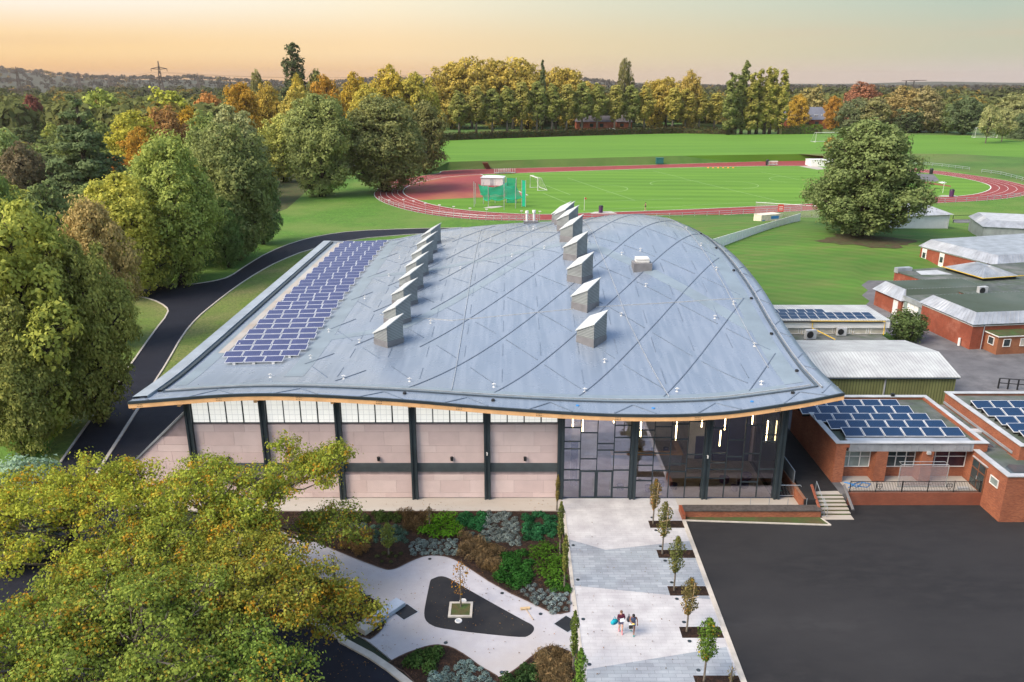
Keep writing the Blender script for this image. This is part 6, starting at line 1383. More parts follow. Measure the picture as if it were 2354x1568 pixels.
bin_(1381, 489, .06, 'purple-black bin on a concrete pad just above the hall roof', 'purple'); bin_(1763.5, 380, .06, 'black bin next to the far stacked hurdles', 'black', 1.2); bin_(1856, 366, .3, 'black bin at the foot of the bank left of the oak', 'black', 1.2); bin_(2140, 400, .06, 'black bin beside the right bend inside the track', 'black', 1.1); bin_(2186.5, 452, .06, 'purple-black bin on a concrete pad right of the oak', 'purple', 1.15)
setp(MB().box(-1.5, 1.5, -1, 1, 0, 2.2).box(-1.6, 1.6, -1.1, 1.1, 2.201, 2.4).build('storage_box', plain('teal_box', (.01, .12, .11), .6)), 'dark teal storage box on the bank behind the far straight', 'box').location = P(1516, 376, .4)
for i, (u, v) in enumerate(((1343, 484), (2167, 444), (1951, 380))):
    p = P(u, v, .06); o = thing('corner_flag', ['corner flag with red tip near the hall roof cowls', 'pale corner post right of the oak on the infield', 'thin corner post at the far side of the pitch'][i], 'corner flag', p, 0, 'corner posts'); MB().cyl(0, 0, 0, 3.6, .06, .05, 6).build('pole', M['white'], o); MB().add([(0, 0, 3.6), (0, 0, 2.9), (.7, .1, 3.2)], [(0, 1, 2)]).build('flag', M['red' if i == 0 else 'white'], o)
for i in range(6): o = MB().cyl(0, 0, 0, .35, .5, .08, 8).build('marker_cone', M['orange']); o.location = P(1628 + i * 11.5, 386, .07); setp(o, 'small orange cone on the pitch edge, %s from the left' % ORD(i + 1), 'cone', 'orange cones by the far straight')
lp_ = P(1886, 381, .06); lj = thing('landing_mat', 'white covered landing mat at the pitch edge left of the oak', 'landing mat', lp_); MB().box(-5, 9, -3, 4, 0, 2.4).build('mat', M['wallwhite'], lj); MB().box(-5.1, 9.1, -3.1, 4.1, 2.401, 2.55).build('cover', M['white'], lj)
ps = P(1792, 507, 0); o = thing('site_sign', 'red and white warning sign on posts by the track, behind the hall', 'sign', ps); MB().box(-.7, .7, -.05, .05, 2.2, 4.0).build('board', M['red'], o); MB().cyl(-.5, .08, 0, 3.9, .06, None, 6).cyl(.5, .08, 0, 3.9, .06, None, 6).build('post', M['steel'], o); mb = MB(); [mb.box(-.5, .5, -.07, -.051, 2.6 + .4 * i, 2.75 + .4 * i) for i in range(3)]; mb.build('lettering', M['white'], o)
fp = thing('mesh_fence_panel', 'wire mesh fence panel folded open beside the red sign', 'fence', P(1735, 497, 0)); mb = MB(); mb.tube([(0, 0, 0), (0, 0, 3.6), (14, -7, 3.6), (14, -7, 0), (0, 0, 0)], .07, 5); mb.tube([(14, -7, 3.6), (18, 1, 3.6), (18, 1, 0)], .06, 5); mb.build('frame', M['steel'], fp); MB().add([(0, 0, 0), (14, -7, 0), (14, -7, 3.6), (0, 0, 3.6)], [(0, 1, 2, 3)]).build('mesh_panel', M['mesh'], fp)
cp = P(1407, 303.3, 3); o = thing('parked_car', 'white car parked under the limes beside the red brick house', 'car', (cp.x, cp.y, 3), .1); mb = MB(); mb.add([(-3.4, -1.4, .5), (3.4, -1.4, .5), (3.4, 1.4, .5), (-3.4, 1.4, .5), (-3.4, -1.4, 1.4), (3.4, -1.4, 1.25), (3.4, 1.4, 1.25), (-3.4, 1.4, 1.4), (-2.6, -1.2, 2.2), (1, -1.2, 2.2), (1, 1.2, 2.2), (-2.6, 1.2, 2.2)], [(0, 1, 5, 4), (1, 2, 6, 5), (2, 3, 7, 6), (3, 0, 4, 7), (4, 5, 9, 8), (5, 6, 10, 9), (6, 7, 11, 10), (7, 4, 8, 11), (8, 9, 10, 11)]); mb.build('body', M['white'], o); MB().box(-2.4, .9, -1.33, -1.28, 1.5, 2.0).build('window', M['glass_dk'], o)
for x in (-2.1, 2.1): MB().tube([(x, -1.45, .5), (x, 1.45, .5)], .5, 10).build('wheel', M['black'], o)
# ---------------------------------------------------------------- plaza and garden objects
def spot(p, lab, i):
    o = thing('ground_light', lab, 'ground light', (p.x, p.y, p.z)); o['group'] = 'recessed ground lights'; return o
gl = None
LS = [(z1_(1092, 1130), .03), (z1_(1127, 1247), .03), (z1_(1170, 1395), .03), (z1_(1212, 1527), .03), (t_(967, 76), .03), (t_(1047, 342), .03), (t_(1110, 545), .03), (t_(1197, 830), .03), (t_(1266, 1065), .03), (t_(1375, 1422), .03), (t_(33, 1350), .034), (z1_(367, 1385), .034), (s_(1630, 860), .034), (s_(1667, 1132), .03),
      (g_(1160, 412), .01), (g_(1447, 522), .01), (g_(1730, 682), .01), (g_(2033, 846), .01), (g_(352, 576), .01), (g_(680, 706), .01), (g_(1285, 1073), .01), (g_(1727, 1306), .01)]
NM = ['beside the top tree pit', 'just below the top tree pit', 'above the second tree pit', 'below the second tree pit', 'below the third tree pit', 'above the fourth pit with the leaning trunk', 'below the fourth pit', 'above the fifth pit', 'below the fifth pit', 'above the sixth pit at the bottom edge', 'at the lower left of the plaza', 'at the upper left of the grey paving', 'midway down the left side of the grey paving', 'left of the two walking people',
      'at the top bulge of the pale garden path', 'right of the sapling on the garden path', 'halfway along the right limb of the path', 'at the right end of the garden path near the broom', 'near the thin sapling at the left of the path', 'on the edge of the lower left bed', 'below the black rubber island', 'at the very bottom of the garden path']
for i, (px, z) in enumerate(LS):
    p = P(*px, z)
    o = thing('ground_light', 'round black ground light ' + NM[i], 'ground light', p, 0, 'recessed ground lights'); 
    if gl is None:
        gl = (MB().cyl(0, 0, 0, .012, .13, None, 14), MB().cyl(0, 0, .0121, .018, .08, None, 12)); a = gl[0].build('rim', M['black'], o); b_ = gl[1].build('lens', M['glass_dk'], o); gl = (a, b_)
    else:
        for c in gl: d = c.copy(); link(d, o)
for i, (cx, cy, lab) in enumerate(((968, 830, 'black diamond-set drain cover on the garden path left of the rubber island'), (2240, 925, 'black diamond-set drain cover at the right end of the garden path'))):
    p = P(*g_(cx, cy), .01); o = thing('drain_cover', lab, 'drain cover', p, math.radians(45)); MB().box(-.62, .62, -.62, .62, 0, .012).build('frame', M['steel'], o); MB().box(-.57, .57, -.57, .57, .0121, .02).build('plate', M['black'], o)
for i, (cx, cy, lab) in enumerate(((1422, 746, 'white ring light above the square planter'), (1386, 903, 'white ring light below the square planter'))):
    p = P(*g_(cx, cy), .02); o = thing('ring_light', lab, 'ground light', p); mb = MB(); mb.tube([(.2 * math.cos(a * .3927), .2 * math.sin(a * .3927), .03) for a in range(17)], .045, 6); mb.build('ring', M['white'], o); MB().cyl(0, 0, 0, .02, .16, None, 12).build('lens', M['coping'], o)
a = P(*g_(1327, 878), .02); b2 = P(*g_(1467, 880), .02); sq = thing('square_planter', 'square pale-edged tree surround in the black rubber island', 'planter', ((a.x + b2.x) / 2, a.y + .8, .02)); w = .78
mb = MB(); mb.box(-w, w, -w, -w + .16, 0, .1); mb.box(-w, w, w - .16, w, 0, .1); mb.box(-w, -w + .16, -w + .16, w - .16, 0, .1); mb.box(w - .16, w, -w + .16, w - .16, 0, .1); mb.build('edging', M['kerb'], sq); MB().box(-w + .161, w - .161, -w + .161, w - .161, 0, .06).build('soil', M['leaflitter'], sq)
def sapling(px, vtop, z, crown_w, col, au, n, lab, name='sapling', size=.1, lo=.35, dense=False, stake=False, lean=0, mat='leaf', cat='sapling', group=None):
    b_ = P(*px, z); h = PY(px[0] if not dense else px[0], vtop, b_.y).z - z; o = thing(name, lab, cat, b_, 0, group); r = np.random.RandomState(int(px[0]) + n); m = n
    t = lo + (1.02 - lo) * r.rand(m); prof = np.clip(np.sin(np.pi * np.clip((t - lo) / (1.02 - lo), 0.03, 1)) ** .7 + .12, 0, 1); a = r.rand(m) * 6.283; ph = np.sin(a * 2 + t * 17) * .25 + .8; rad = crown_w * .5 * prof * r.rand(m) ** .45 * ph
    p = np.stack([rad * np.cos(a) + lean * t, rad * np.sin(a) * .8, t * h + .06 * r.normal(size=m)], 1); nn = np.stack([np.cos(a), np.sin(a), np.full(m, .4)], 1) + r.normal(size=(m, 3)) * .7; nn /= np.linalg.norm(nn, axis=1)[:, None]
    me = leaf_mesh('crown', p, nn, size * (.6 + .8 * r.rand(m)), r.rand(m), np.clip(r.rand(m) * .7 + .3 * (np.sin(t * 9 + a) > .3), 0, 1), M[mat]); c = bpy.data.objects.new('crown', me); link(c, o); c.color = (*shade(col, 1.35), au)
    mb = MB(); mb.tube([(0, 0, -.1), (lean * .3, 0, h * .4), (lean * .9, 0, h * .92)], [.07, .05, .02], 6)
    for k in range(12): tt = lo + (.95 - lo) * k / 12; aa = k * 2.4; mb.tube([(lean * tt, 0, tt * h), (lean * tt + .5 * crown_w * .8 * math.cos(aa) * math.sin(math.pi * (k + 1) / 14), .4 * crown_w * .8 * math.sin(aa), tt * h + .35)], .012, 4)
    mb.build('trunk', M['fgbark'], o)
    if stake:
        mb = MB(); mb.tube([(.12, -.25, h * .45), (.2, -.25, h * .98)], .02, 5); mb.tube([(-.35, -.3, h * .68), (.5, -.3, h * .74)], .018, 5); mb.build('cane', M['wood'], o)
    return o
TR = [((1501, 1203.5), 1105, 1.0, (.125, .105, .045), .3, 'brownish upright young tree in the top tree pit by the hall doors'), ((1522, 1273), 1158, 1.25, (.11, .115, .04), .15, 'olive upright young tree in the second tree pit'), ((1549, 1357), 1238, 1.25, (.1, .115, .04), .12, 'green-olive upright young tree in the third tree pit'),
      ((1578.5, 1451.6), 1333, 1.25, (.125, .11, .045), .25, 'thinning brown young tree in the fourth tree pit, canes showing'), ((1618, 1566), 1426, 1.4, (.08, .14, .026), .2, 'bright green young tree with yellow patches in the lowest tree pit')]
for i, (px, vt, cw, col, au, lab) in enumerate(TR): sapling(px, vt, .04, cw, col, au, 1300 if i < 4 else 1900, lab, 'young_tree', .13, .36, False, i in (0, 1, 3), .06, 'leaf_fg', 'young tree', 'upright young trees in the plaza pits')
ES = [((1280, 1173), 1096, .35, (.14, .12, .045), .3, 'slim brownish pleached tree nearest the hall door'), ((1287, 1274), 1156, .55, (.1, .13, .04), .15, 'slim pleached tree with pale trunk, second from the hall along the plaza edge'), ((1297, 1353), 1233, .5, (.12, .14, .04), .15, 'slim pleached tree beside the ferns, third from the hall'), ((1317, 1545), 1408, .55, (.1, .14, .035), .1, 'slim dense pleached tree at the lower left plaza edge'), ((1330, 1640), 1495, .8, (.09, .17, .03), .05, 'leafy bright green pleached tree at the bottom edge of the plaza')]
for px, vt, cw, col, au, lab in ES: sapling(px, vt, .03, cw, col, au, 1300, lab, 'pleached_tree', .12, .3, False, False, .05, 'leaf', 'pleached tree', 'pleached trees along the plaza edge')
sapling(g_(1405, 790), g_(1405, 445)[1], .05, 1.5, (.2, .12, .04), .6, 230, 'sparse orange-leaved sapling in the square planter', size=.13, lo=.3, mat='leaf_fg'); sapling(g_(415, 625), g_(410, 395)[1], .05, 1.3, (.2, .22, .06), .2, 200, 'sparse yellow-leaved sapling at the left bed edge', size=.11, lo=.3)
sapling(g_(836, 375), g_(825, 135)[1], .05, 1.3, (.16, .2, .05), .15, 900, 'small leafy olive tree among the grasses of the upper bed', size=.14, lo=.25); sapling(g_(1158, 165), g_(1145, 0)[1], .05, .6, (.13, .1, .06), .2, 200, 'thin dark sapling in front of the hall wall', size=.1, lo=.3)
sapling((1680, 1568), 1535, .04, .6, (.14, .12, .05), .3, 60, 'tiny twiggy shoot in the bottom tree pit', 'shoot', .1, .1)
bn = P(*g_(815, 850), .01); o = thing('slab_bench', 'blue-grey slab bench end with pale stones by the lower left bed', 'bench', bn, math.radians(52)); MB().box(-.95, 1.35, -.42, .42, .06, .34).build('slab', M['zinc_d'] if 0 else plain('blue_slab', (.32, .38, .46), .6), o); MB().box(-2.3, -.96, -.55, .4, 0, .4).build('stone_block', M['walk'], o); MB().box(-.8, 1.2, -.3, .3, 0, .059).build('plinth', M['black'], o)
a, b2 = P(*g_(1912, 806), .03), P(*g_(1975, 895), .03); o = thing('broom', 'wooden broom lying on the garden path', 'broom', a); d = b2 - a; MB().tube([(0, 0, .05), (d.x, d.y, .03)], .02, 6).build('handle', M['wood'], o); MB().box(-.32, .32, -.1, .1, 0, .09, 0, Matrix.Rotation(.15, 4, 'Z')).build('head', M['wood'], o)
o = MB().box(-.4, .4, -.25, .25, 0, .35).box(-.3, .3, -.2, .2, .351, .45).build('plastic_bag', plain('pink_plastic', (.75, .14, .16), .4)); o.location = P(*g_(300, 815), .05); o.rotation_euler = (0, 0, .5); setp(o, 'pinkish red plastic bag lying in the left planting bed', 'bag')
# --- plants of the beds: one clump of each kind, copied
def tuft(name, seed, kind):
    r = np.random.RandomState(seed)
    if kind == 'ball':
        n = 150; d = r.normal(size=(n, 3)); d[:, 2] = np.abs(d[:, 2]); d /= np.linalg.norm(d, axis=1)[:, None]; p = d * (.32 * (.6 + .5 * r.rand(n)))[:, None]; nn = d + r.normal(size=(n, 3)) * .6; s = .12 * (.6 + .8 * r.rand(n)); asp = .5
    elif kind == 'blade':
        n = 130; a = r.rand(n) * 6.283; t = r.rand(n); b_ = np.stack([np.cos(a) * .45 * t, np.sin(a) * .45 * t, .15 + .75 * (1 - .45 * t) * r.rand(n)], 1); p = b_; nn = np.stack([-np.sin(a), np.cos(a), .15 * r.normal(size=n)], 1); s = .3 * (.7 + .6 * r.rand(n)); asp = .16
    elif kind == 'fern':
        n = 110; a = r.randint(0, 9, n) * .698 + r.normal(size=n) * .09; t = r.rand(n); p = np.stack([np.cos(a) * .62 * t, np.sin(a) * .62 * t, .16 + .42 * np.sin(t * 2.4)], 1); nn = np.stack([np.cos(a) * .2, np.sin(a) * .2, np.ones(n)], 1) + r.normal(size=(n, 3)) * .3; s = .2 * (.6 + .7 * r.rand(n)); asp = .5
    else:
        n = 190; d = r.normal(size=(n, 3)); d[:, 2] = np.abs(d[:, 2]); d /= np.linalg.norm(d, axis=1)[:, None]; p = d * np.stack([.5 * r.rand(n) ** .5, .5 * r.rand(n) ** .5, .55 * r.rand(n) ** .5], 1) + np.array([0, 0, .08]); nn = d + r.normal(size=(n, 3)) * .6; s = .16 * (.6 + .8 * r.rand(n)); asp = .55
    nn /= np.linalg.norm(nn, axis=1)[:, None]; return leaf_mesh(name, p, nn, s, r.rand(n), r.rand(n), M['leaf'], aspect=asp)
TU = {k: [tuft('plant', 100 * i + j, k) for j in range(3)] for i, k in enumerate(('ball', 'blade', 'fern', 'shrub'))}
def inside(p, poly):
    c = False; j = len(poly) - 1
    for i in range(len(poly)):
        if (poly[i][1] > p[1]) != (poly[j][1] > p[1]) and p[0] < (poly[j][0] - poly[i][0]) * (p[1] - poly[i][1]) / (poly[j][1] - poly[i][1]) + poly[i][0]: c = not c
        j = i
    return c
PL = [('A', [(985, 260), (1170, 250), (1390, 270), (1395, 395), (1260, 385), (1080, 395), (980, 400)], 'ball', .55, .95, (.2, .265, .27), 'lavender_clump', 'blue-grey lavender clump beside the path bulge in the upper bed'),
      ('A', [(1600, 45), (1830, 45), (1890, 320), (1560, 250), (1590, 150)], 'ball', .5, 1.1, (.17, .215, .22), 'lavender_clump', 'grey lavender clump in the central band of the upper bed'),
      ('A', [(1390, 180), (1560, 230), (1700, 330), (1500, 260)], 'ball', .5, 1.0, (.12, .18, .17), 'lavender_clump', 'dark blue-green clump between the grasses and the grey lavender'),
      ('A', [(1900, 600), (2100, 650), (2280, 690), (2285, 800), (2140, 840), (1990, 770), (1870, 690)], 'ball', .6, .95, (.21, .27, .29), 'lavender_clump', 'silver-blue lavender clump in the lower right tip of the upper bed'),
      ('A', [(440, 150), (680, 140), (690, 230), (470, 220)], 'ball', .6, 1.0, (.14, .2, .2), 'lavender_clump', 'teal-grey lavender clump near the oak in the upper bed'),
      ('A', [(690, 150), (980, 150), (985, 280), (720, 300)], 'ball', .6, 1.2, (.08, .15, .12), 'lavender_clump', 'dark teal clump around the small leafy tree'),
      ('A', [(500, 200), (700, 200), (690, 350), (640, 410), (500, 360), (400, 310)], 'blade', .65, 1.0, (.34, .22, .1), 'grass_tuft', 'sandy tan grass tuft at the left of the upper bed'),
      ('A', [(920, 60), (1180, 50), (1180, 140), (1060, 230), (960, 170)], 'blade', .65, 1.1, (.17, .12, .065), 'grass_tuft', 'brown grass tuft near the hall wall'),
      ('A', [(1400, 240), (1540, 270), (1730, 360), (1690, 520), (1560, 480), (1390, 400)], 'blade', .6, 1.2, (.24, .175, .1), 'grass_tuft', 'feathery brown grass tuft in the middle of the upper bed'),
      ('A', [(1660, 500), (1700, 560), (1560, 500)], 'blade', .6, 1.0, (.2, .14, .07), 'grass_tuft', 'brown grass tuft at the path edge of the upper bed'),
      ('A', [(1190, 80), (1360, 70), (1400, 230), (1330, 270), (1060, 240)], 'fern', .75, 1.15, (.1, .26, .02), 'fern', 'vivid green fern in the upper bed near the wall'),
      ('A', [(1950, 340), (2170, 300), (2230, 500), (2240, 640), (2000, 560)], 'fern', .75, 1.1, (.085, .2, .025), 'fern', 'bright green fern at the right of the upper bed'),
      ('A', [(1370, 60), (1590, 60), (1600, 200), (1470, 170), (1400, 160)], 'shrub', .75, 1.1, (.035, .16, .06), 'low_shrub', 'emerald leafy shrub in the middle of the upper bed'),
      ('A', [(1880, 60), (2150, 60), (2160, 240), (1920, 290)], 'shrub', .75, 1.1, (.035, .15, .065), 'low_shrub', 'emerald leafy shrub at the right end near the wall'),
      ('A', [(700, 60), (930, 60), (930, 140), (740, 150)], 'shrub', .8, 1.1, (.06, .1, .03), 'low_shrub', 'olive leafy shrub near the wall, left part of the upper bed'),
      ('A', [(200, 60), (690, 60), (680, 140), (430, 150), (200, 120)], 'shrub', .9, 1.0, (.05, .085, .03), 'low_shrub', 'dark leafy shrub under the oak branches in the upper bed'),
      ('A', [(1740, 370), (1950, 360), (1990, 560), (1830, 670), (1690, 560)], 'shrub', .65, 1.2, (.04, .14, .03), 'rosemary_bush', 'upright dark green rosemary in the right part of the upper bed'),
      ('A', [(700, 350), (960, 340), (960, 420), (860, 470), (760, 440)], 'ball', .7, .75, (.09, .12, .04), 'sedge_clump', 'small olive sedge clump at the path dip of the upper bed'),
      ('A', [(2040, 600), (2260, 620), (2270, 690), (2050, 650)], 'shrub', .7, 1.0, (.06, .16, .03), 'low_shrub', 'fresh green shrub just above the silver lavender'),
      ('B', [(180, 540), (330, 600), (330, 680), (200, 640)], 'shrub', .8, 1.0, (.05, .1, .035), 'low_shrub', 'dark green shrub at the top of the lower left bed'),
      ('B', [(540, 690), (660, 720), (660, 790), (540, 760)], 'fern', .9, 1.1, (.05, .12, .035), 'fern', 'dark fern in the middle of the lower left bed'), ('B', [(640, 890), (760, 900), (740, 980), (660, 980)], 'fern', .9, 1.2, (.05, .13, .045), 'fern', 'dark fern beside the pale stones'),
      ('B', [(140, 760), (270, 770), (260, 840), (150, 830)], 'blade', .8, 1.2, (.1, .24, .05), 'grass_tuft', 'lime green strappy plant beside the pink bag'),
      ('C', [(980, 1180), (1180, 1120), (1240, 1190), (1180, 1290), (990, 1270)], 'shrub', .7, 1.4, (.06, .12, .035), 'low_shrub', 'feathery green shrub at the upper left of the bottom bed'),
      ('C', [(1420, 1180), (1550, 1260), (1660, 1330), (1700, 1500), (1150, 1500), (1130, 1340), (1340, 1260)], 'ball', .55, 1.1, (.19, .275, .28), 'lavender_clump', 'pale teal lavender clump in the bottom bed'),
      ('D', [(1880, 1270), (1990, 1180), (2020, 1380), (1740, 1500), (1730, 1370)], 'shrub', .7, 1.2, (.055, .11, .04), 'low_shrub', 'wispy green shrub on the left of the bottom right bed'), ('D', [(2020, 1150), (2110, 1115), (2280, 1170), (2310, 1500), (2030, 1500)], 'blade', .55, 1.2, (.27, .2, .11), 'grass_tuft', 'feathery tan grass tuft in the bottom right bed')]
rp = random.Random(12)
for ki, (bed, poly, kind, sp, sc, col, nm, lab) in enumerate(PL):
    sc *= .72; sp *= .9 if kind == 'ball' else .74; W = P2(pxs(g_, poly), .05); x0 = min(p[0] for p in W); x1 = max(p[0] for p in W); y0 = min(p[1] for p in W); y1 = max(p[1] for p in W); y = y0; j = 0
    while y < y1:
        x = x0 + (sp / 2 if j % 2 else 0)
        while x < x1:
            q = (x + rp.uniform(-.2, .2) * sp, y + rp.uniform(-.2, .2) * sp)
            if inside(q, W) and inside(q, BW[bed]) and rp.random() < .9:
                o = bpy.data.objects.new(nm, TU[kind][rp.randrange(3)]); link(o); s = sc * rp.uniform(.8, 1.2); o.location = (q[0], q[1], .04); o.scale = (s, s, s * rp.uniform(.65, 1.0)); o.rotation_euler = (0, 0, rp.uniform(0, 6)); o.color = (*shade(col, (1.15 if kind == 'ball' else .88) * rp.uniform(.6, 1.2)), 0); setp(o, lab, 'garden plant', lab + ' patch')
            x += sp
        y += sp * .9; j += 1
# ---------------------------------------------------------------- the oaks at lower left
def oak(px, zc, R, hcrown, n, seed, col, au, lab, base_px=None, size=.24):
    c = P(*px, zc); r = random.Random(seed); L = []; nl = max(14, int(R * R * 1.7 + 8))
    for k in range(nl):
        a = k * 2.39996 + r.uniform(-.3, .3); rr = R * math.sqrt((k + .5) / nl) * r.uniform(.85, 1.05); q = 1 - (rr / R) ** 2
        z = zc + hcrown * (.5 * math.sqrt(max(0, q)) * r.uniform(.5, 1.0) - .28 + r.uniform(-.12, .12)); L.append(((rr * math.cos(a), rr * math.sin(a), z), r.uniform(.5, 1.15) * (.65 + R * .06), r.uniform(.5, .8)))
    b_ = P(*base_px, 0) if base_px else Vector((c.x, c.y, 0)); bx, by = b_.x - c.x, b_.y - c.y
    # leaves sit in small sprays at the ends of twigs, so the crown stays open
    q_r = np.random.RandomState(seed + 50); cs = []; twigs = MB(); col = shade(col, 1.72)
    per = 30; ncl = int(n * 1.0 / per); w = np.array([l[1] ** 2 for l in L]); pick = q_r.choice(len(L), ncl, p=w / w.sum())
    for k, li in enumerate(pick):
        c0, lr, lz = L[li]; d = q_r.normal(size=3); d[2] = d[2] * .8 + .25; d /= np.linalg.norm(d); e = np.array(c0) + d * lr * (.45 + .95 * q_r.rand() ** .8) * np.array([1, 1, lz]); cs.append(e)
        if k % 3 == 0: twigs.tube([c0, tuple((np.array(c0) + e) / 2 + q_r.normal(size=3) * .08), tuple(e)], [.03, .02, .008], 3)
    cs = np.array(cs); ci = np.repeat(np.arange(ncl), per); off = q_r.normal(size=(ncl * per, 3)) * np.array([.26, .26, .15]) * (.6 + .8 * q_r.rand(ncl))[ci][:, None]
    p = cs[ci] + off; nr = off * 1.2 / .25 + q_r.normal(size=p.shape) * .7 + np.array([0, 0, .7]); nr /= np.linalg.norm(nr, axis=1)[:, None]
    s = size * .67 * (.6 + .8 * q_r.rand(len(p))); lv = np.clip(.1 + .45 * q_r.rand(ncl)[ci] + .4 * q_r.rand(len(p)), 0, 1); au_ = np.clip(.8 * q_r.rand(ncl)[ci] + .25 * q_r.rand(len(p)), 0, 1)
    o = thing('oak_tree', lab, 'oak', (c.x, c.y, 0)); me = leaf_mesh('crown', p, nr, s, lv, au_, M['leaf_fg'], aspect=.72); cr = bpy.data.objects.new('crown', me); link(cr, o); cr.color = (*col, au)
    twigs.build('twigs', M['fgbark'], o)
    t = limb_mb(L, zc * .42, .34, (bx, by), 6, .4, seed, top=zc + hcrown * .1); t.build('trunk', M['fgbark'], o, True); return o
oak((145, 1165), 8.4, 6.0, 5.5, 30000, 1, (.2, .225, .034), .3, 'yellowest oak with orange leaves at the left edge, below the new road')
oak((470, 1140), 8.4, 4.6, 5.5, 22000, 2, (.165, .2, .033), .3, 'yellow-green oak rising in front of the pink side wing')
oak((715, 1070), 8.0, 2.8, 5.5, 9000, 3, (.15, .18, .03), .28, 'slender oak crown with orange twigs in front of the pink hall panels', (640, 1330))
oak((560, 1330), 7.2, 4.4, 4.5, 20000, 4, (.15, .16, .03), .3, 'amber-tinted oak over the lower road kerb, right of the greener oak')
oak((310, 1450), 7.4, 5.6, 5.0, 28000, 5, (.125, .165, .034), .2, 'greenest oak at the bottom left with crooked grey limbs')
oak((300, 1300), 7.6, 4.3, 4.6, 17000, 10, (.15, .18, .032), .32, 'mid-toned oak with scattered orange sprays between the yellowest and the greenest oaks')
oak((520, 1250), 7.2, 3.4, 4.2, 11000, 11, (.165, .18, .032), .34, 'golden oak bough behind the amber-tinted oak, over the dark road')
oak((768, 1392), 4.6, 2.0, 3.2, 4800, 6, (.16, .17, .03), .35, 'low hanging oak bough over the left planting bed', (620, 1500))
oak((560, 1560), 6.2, 3.4, 4.0, 13000, 7, (.1, .15, .032), .22, 'green oak crown cut by the bottom frame edge beside the dark road')
oak((50, 1480), 7.0, 4.8, 5.0, 18000, 8, (.12, .16, .03), .3, 'olive oak cut by the bottom left corner of the frame')
oak((760, 1205), 5.2, 1.9, 2.6, 4500, 9, (.1, .13, .026), .3, 'low dark oak bough over the hall walk and upper bed', (640, 1330))
b_ = P(70, 1180, 0); plant_tree('bush', b_.x, b_.y, 0, 2.4, 2.2, 1, (.1, .15, .11), 0, 'round_bush', 'blue-green rounded shrub half hidden behind the yellowest oak', 'bush')
b_ = P(30, 1290, 0); plant_tree('bush', b_.x, b_.y, 0, 2.6, 1.6, 2, (.025, .035, .025), 0, 'dark_shrub', 'very dark shrub at the left edge under the oaks', 'bush')
# fallen leaves on the paths, beds and dark road below the oaks
fr = np.random.RandomState(77); fp_ = []
for (u0, u1, v0, v1, n, z) in ((690, 1300, 1260, 1560, 300, .06), (985, 1215, 1330, 1460, 60, .04), (640, 900, 1400, 1560, 200, .03), (1310, 1560, 1200, 1560, 90, .06), (300, 700, 1250, 1500, 260, .05), (880, 1280, 1150, 1180, 60, .06)):
    for k in range(n): q = P(fr.uniform(u0, u1), fr.uniform(v0, v1), z); fp_.append((q.x, q.y, z + .02))
fp_ = np.array(fp_); fn = fr.normal(size=fp_.shape) * .25 + np.array([0, 0, 1.]); fn /= np.linalg.norm(fn, axis=1)[:, None]
me = leaf_mesh('fallen_leaves', fp_, fn, .09 * (.6 + .8 * fr.rand(len(fp_))), fr.rand(len(fp_)), fr.rand(len(fp_)), M['leaf_fg']); o = bpy.data.objects.new('fallen_leaves', me); link(o); o.color = (.16, .1, .045, .2); setp(o, 'scattered fallen autumn leaves on paths, beds and road', 'fallen leaves', None, 'stuff')
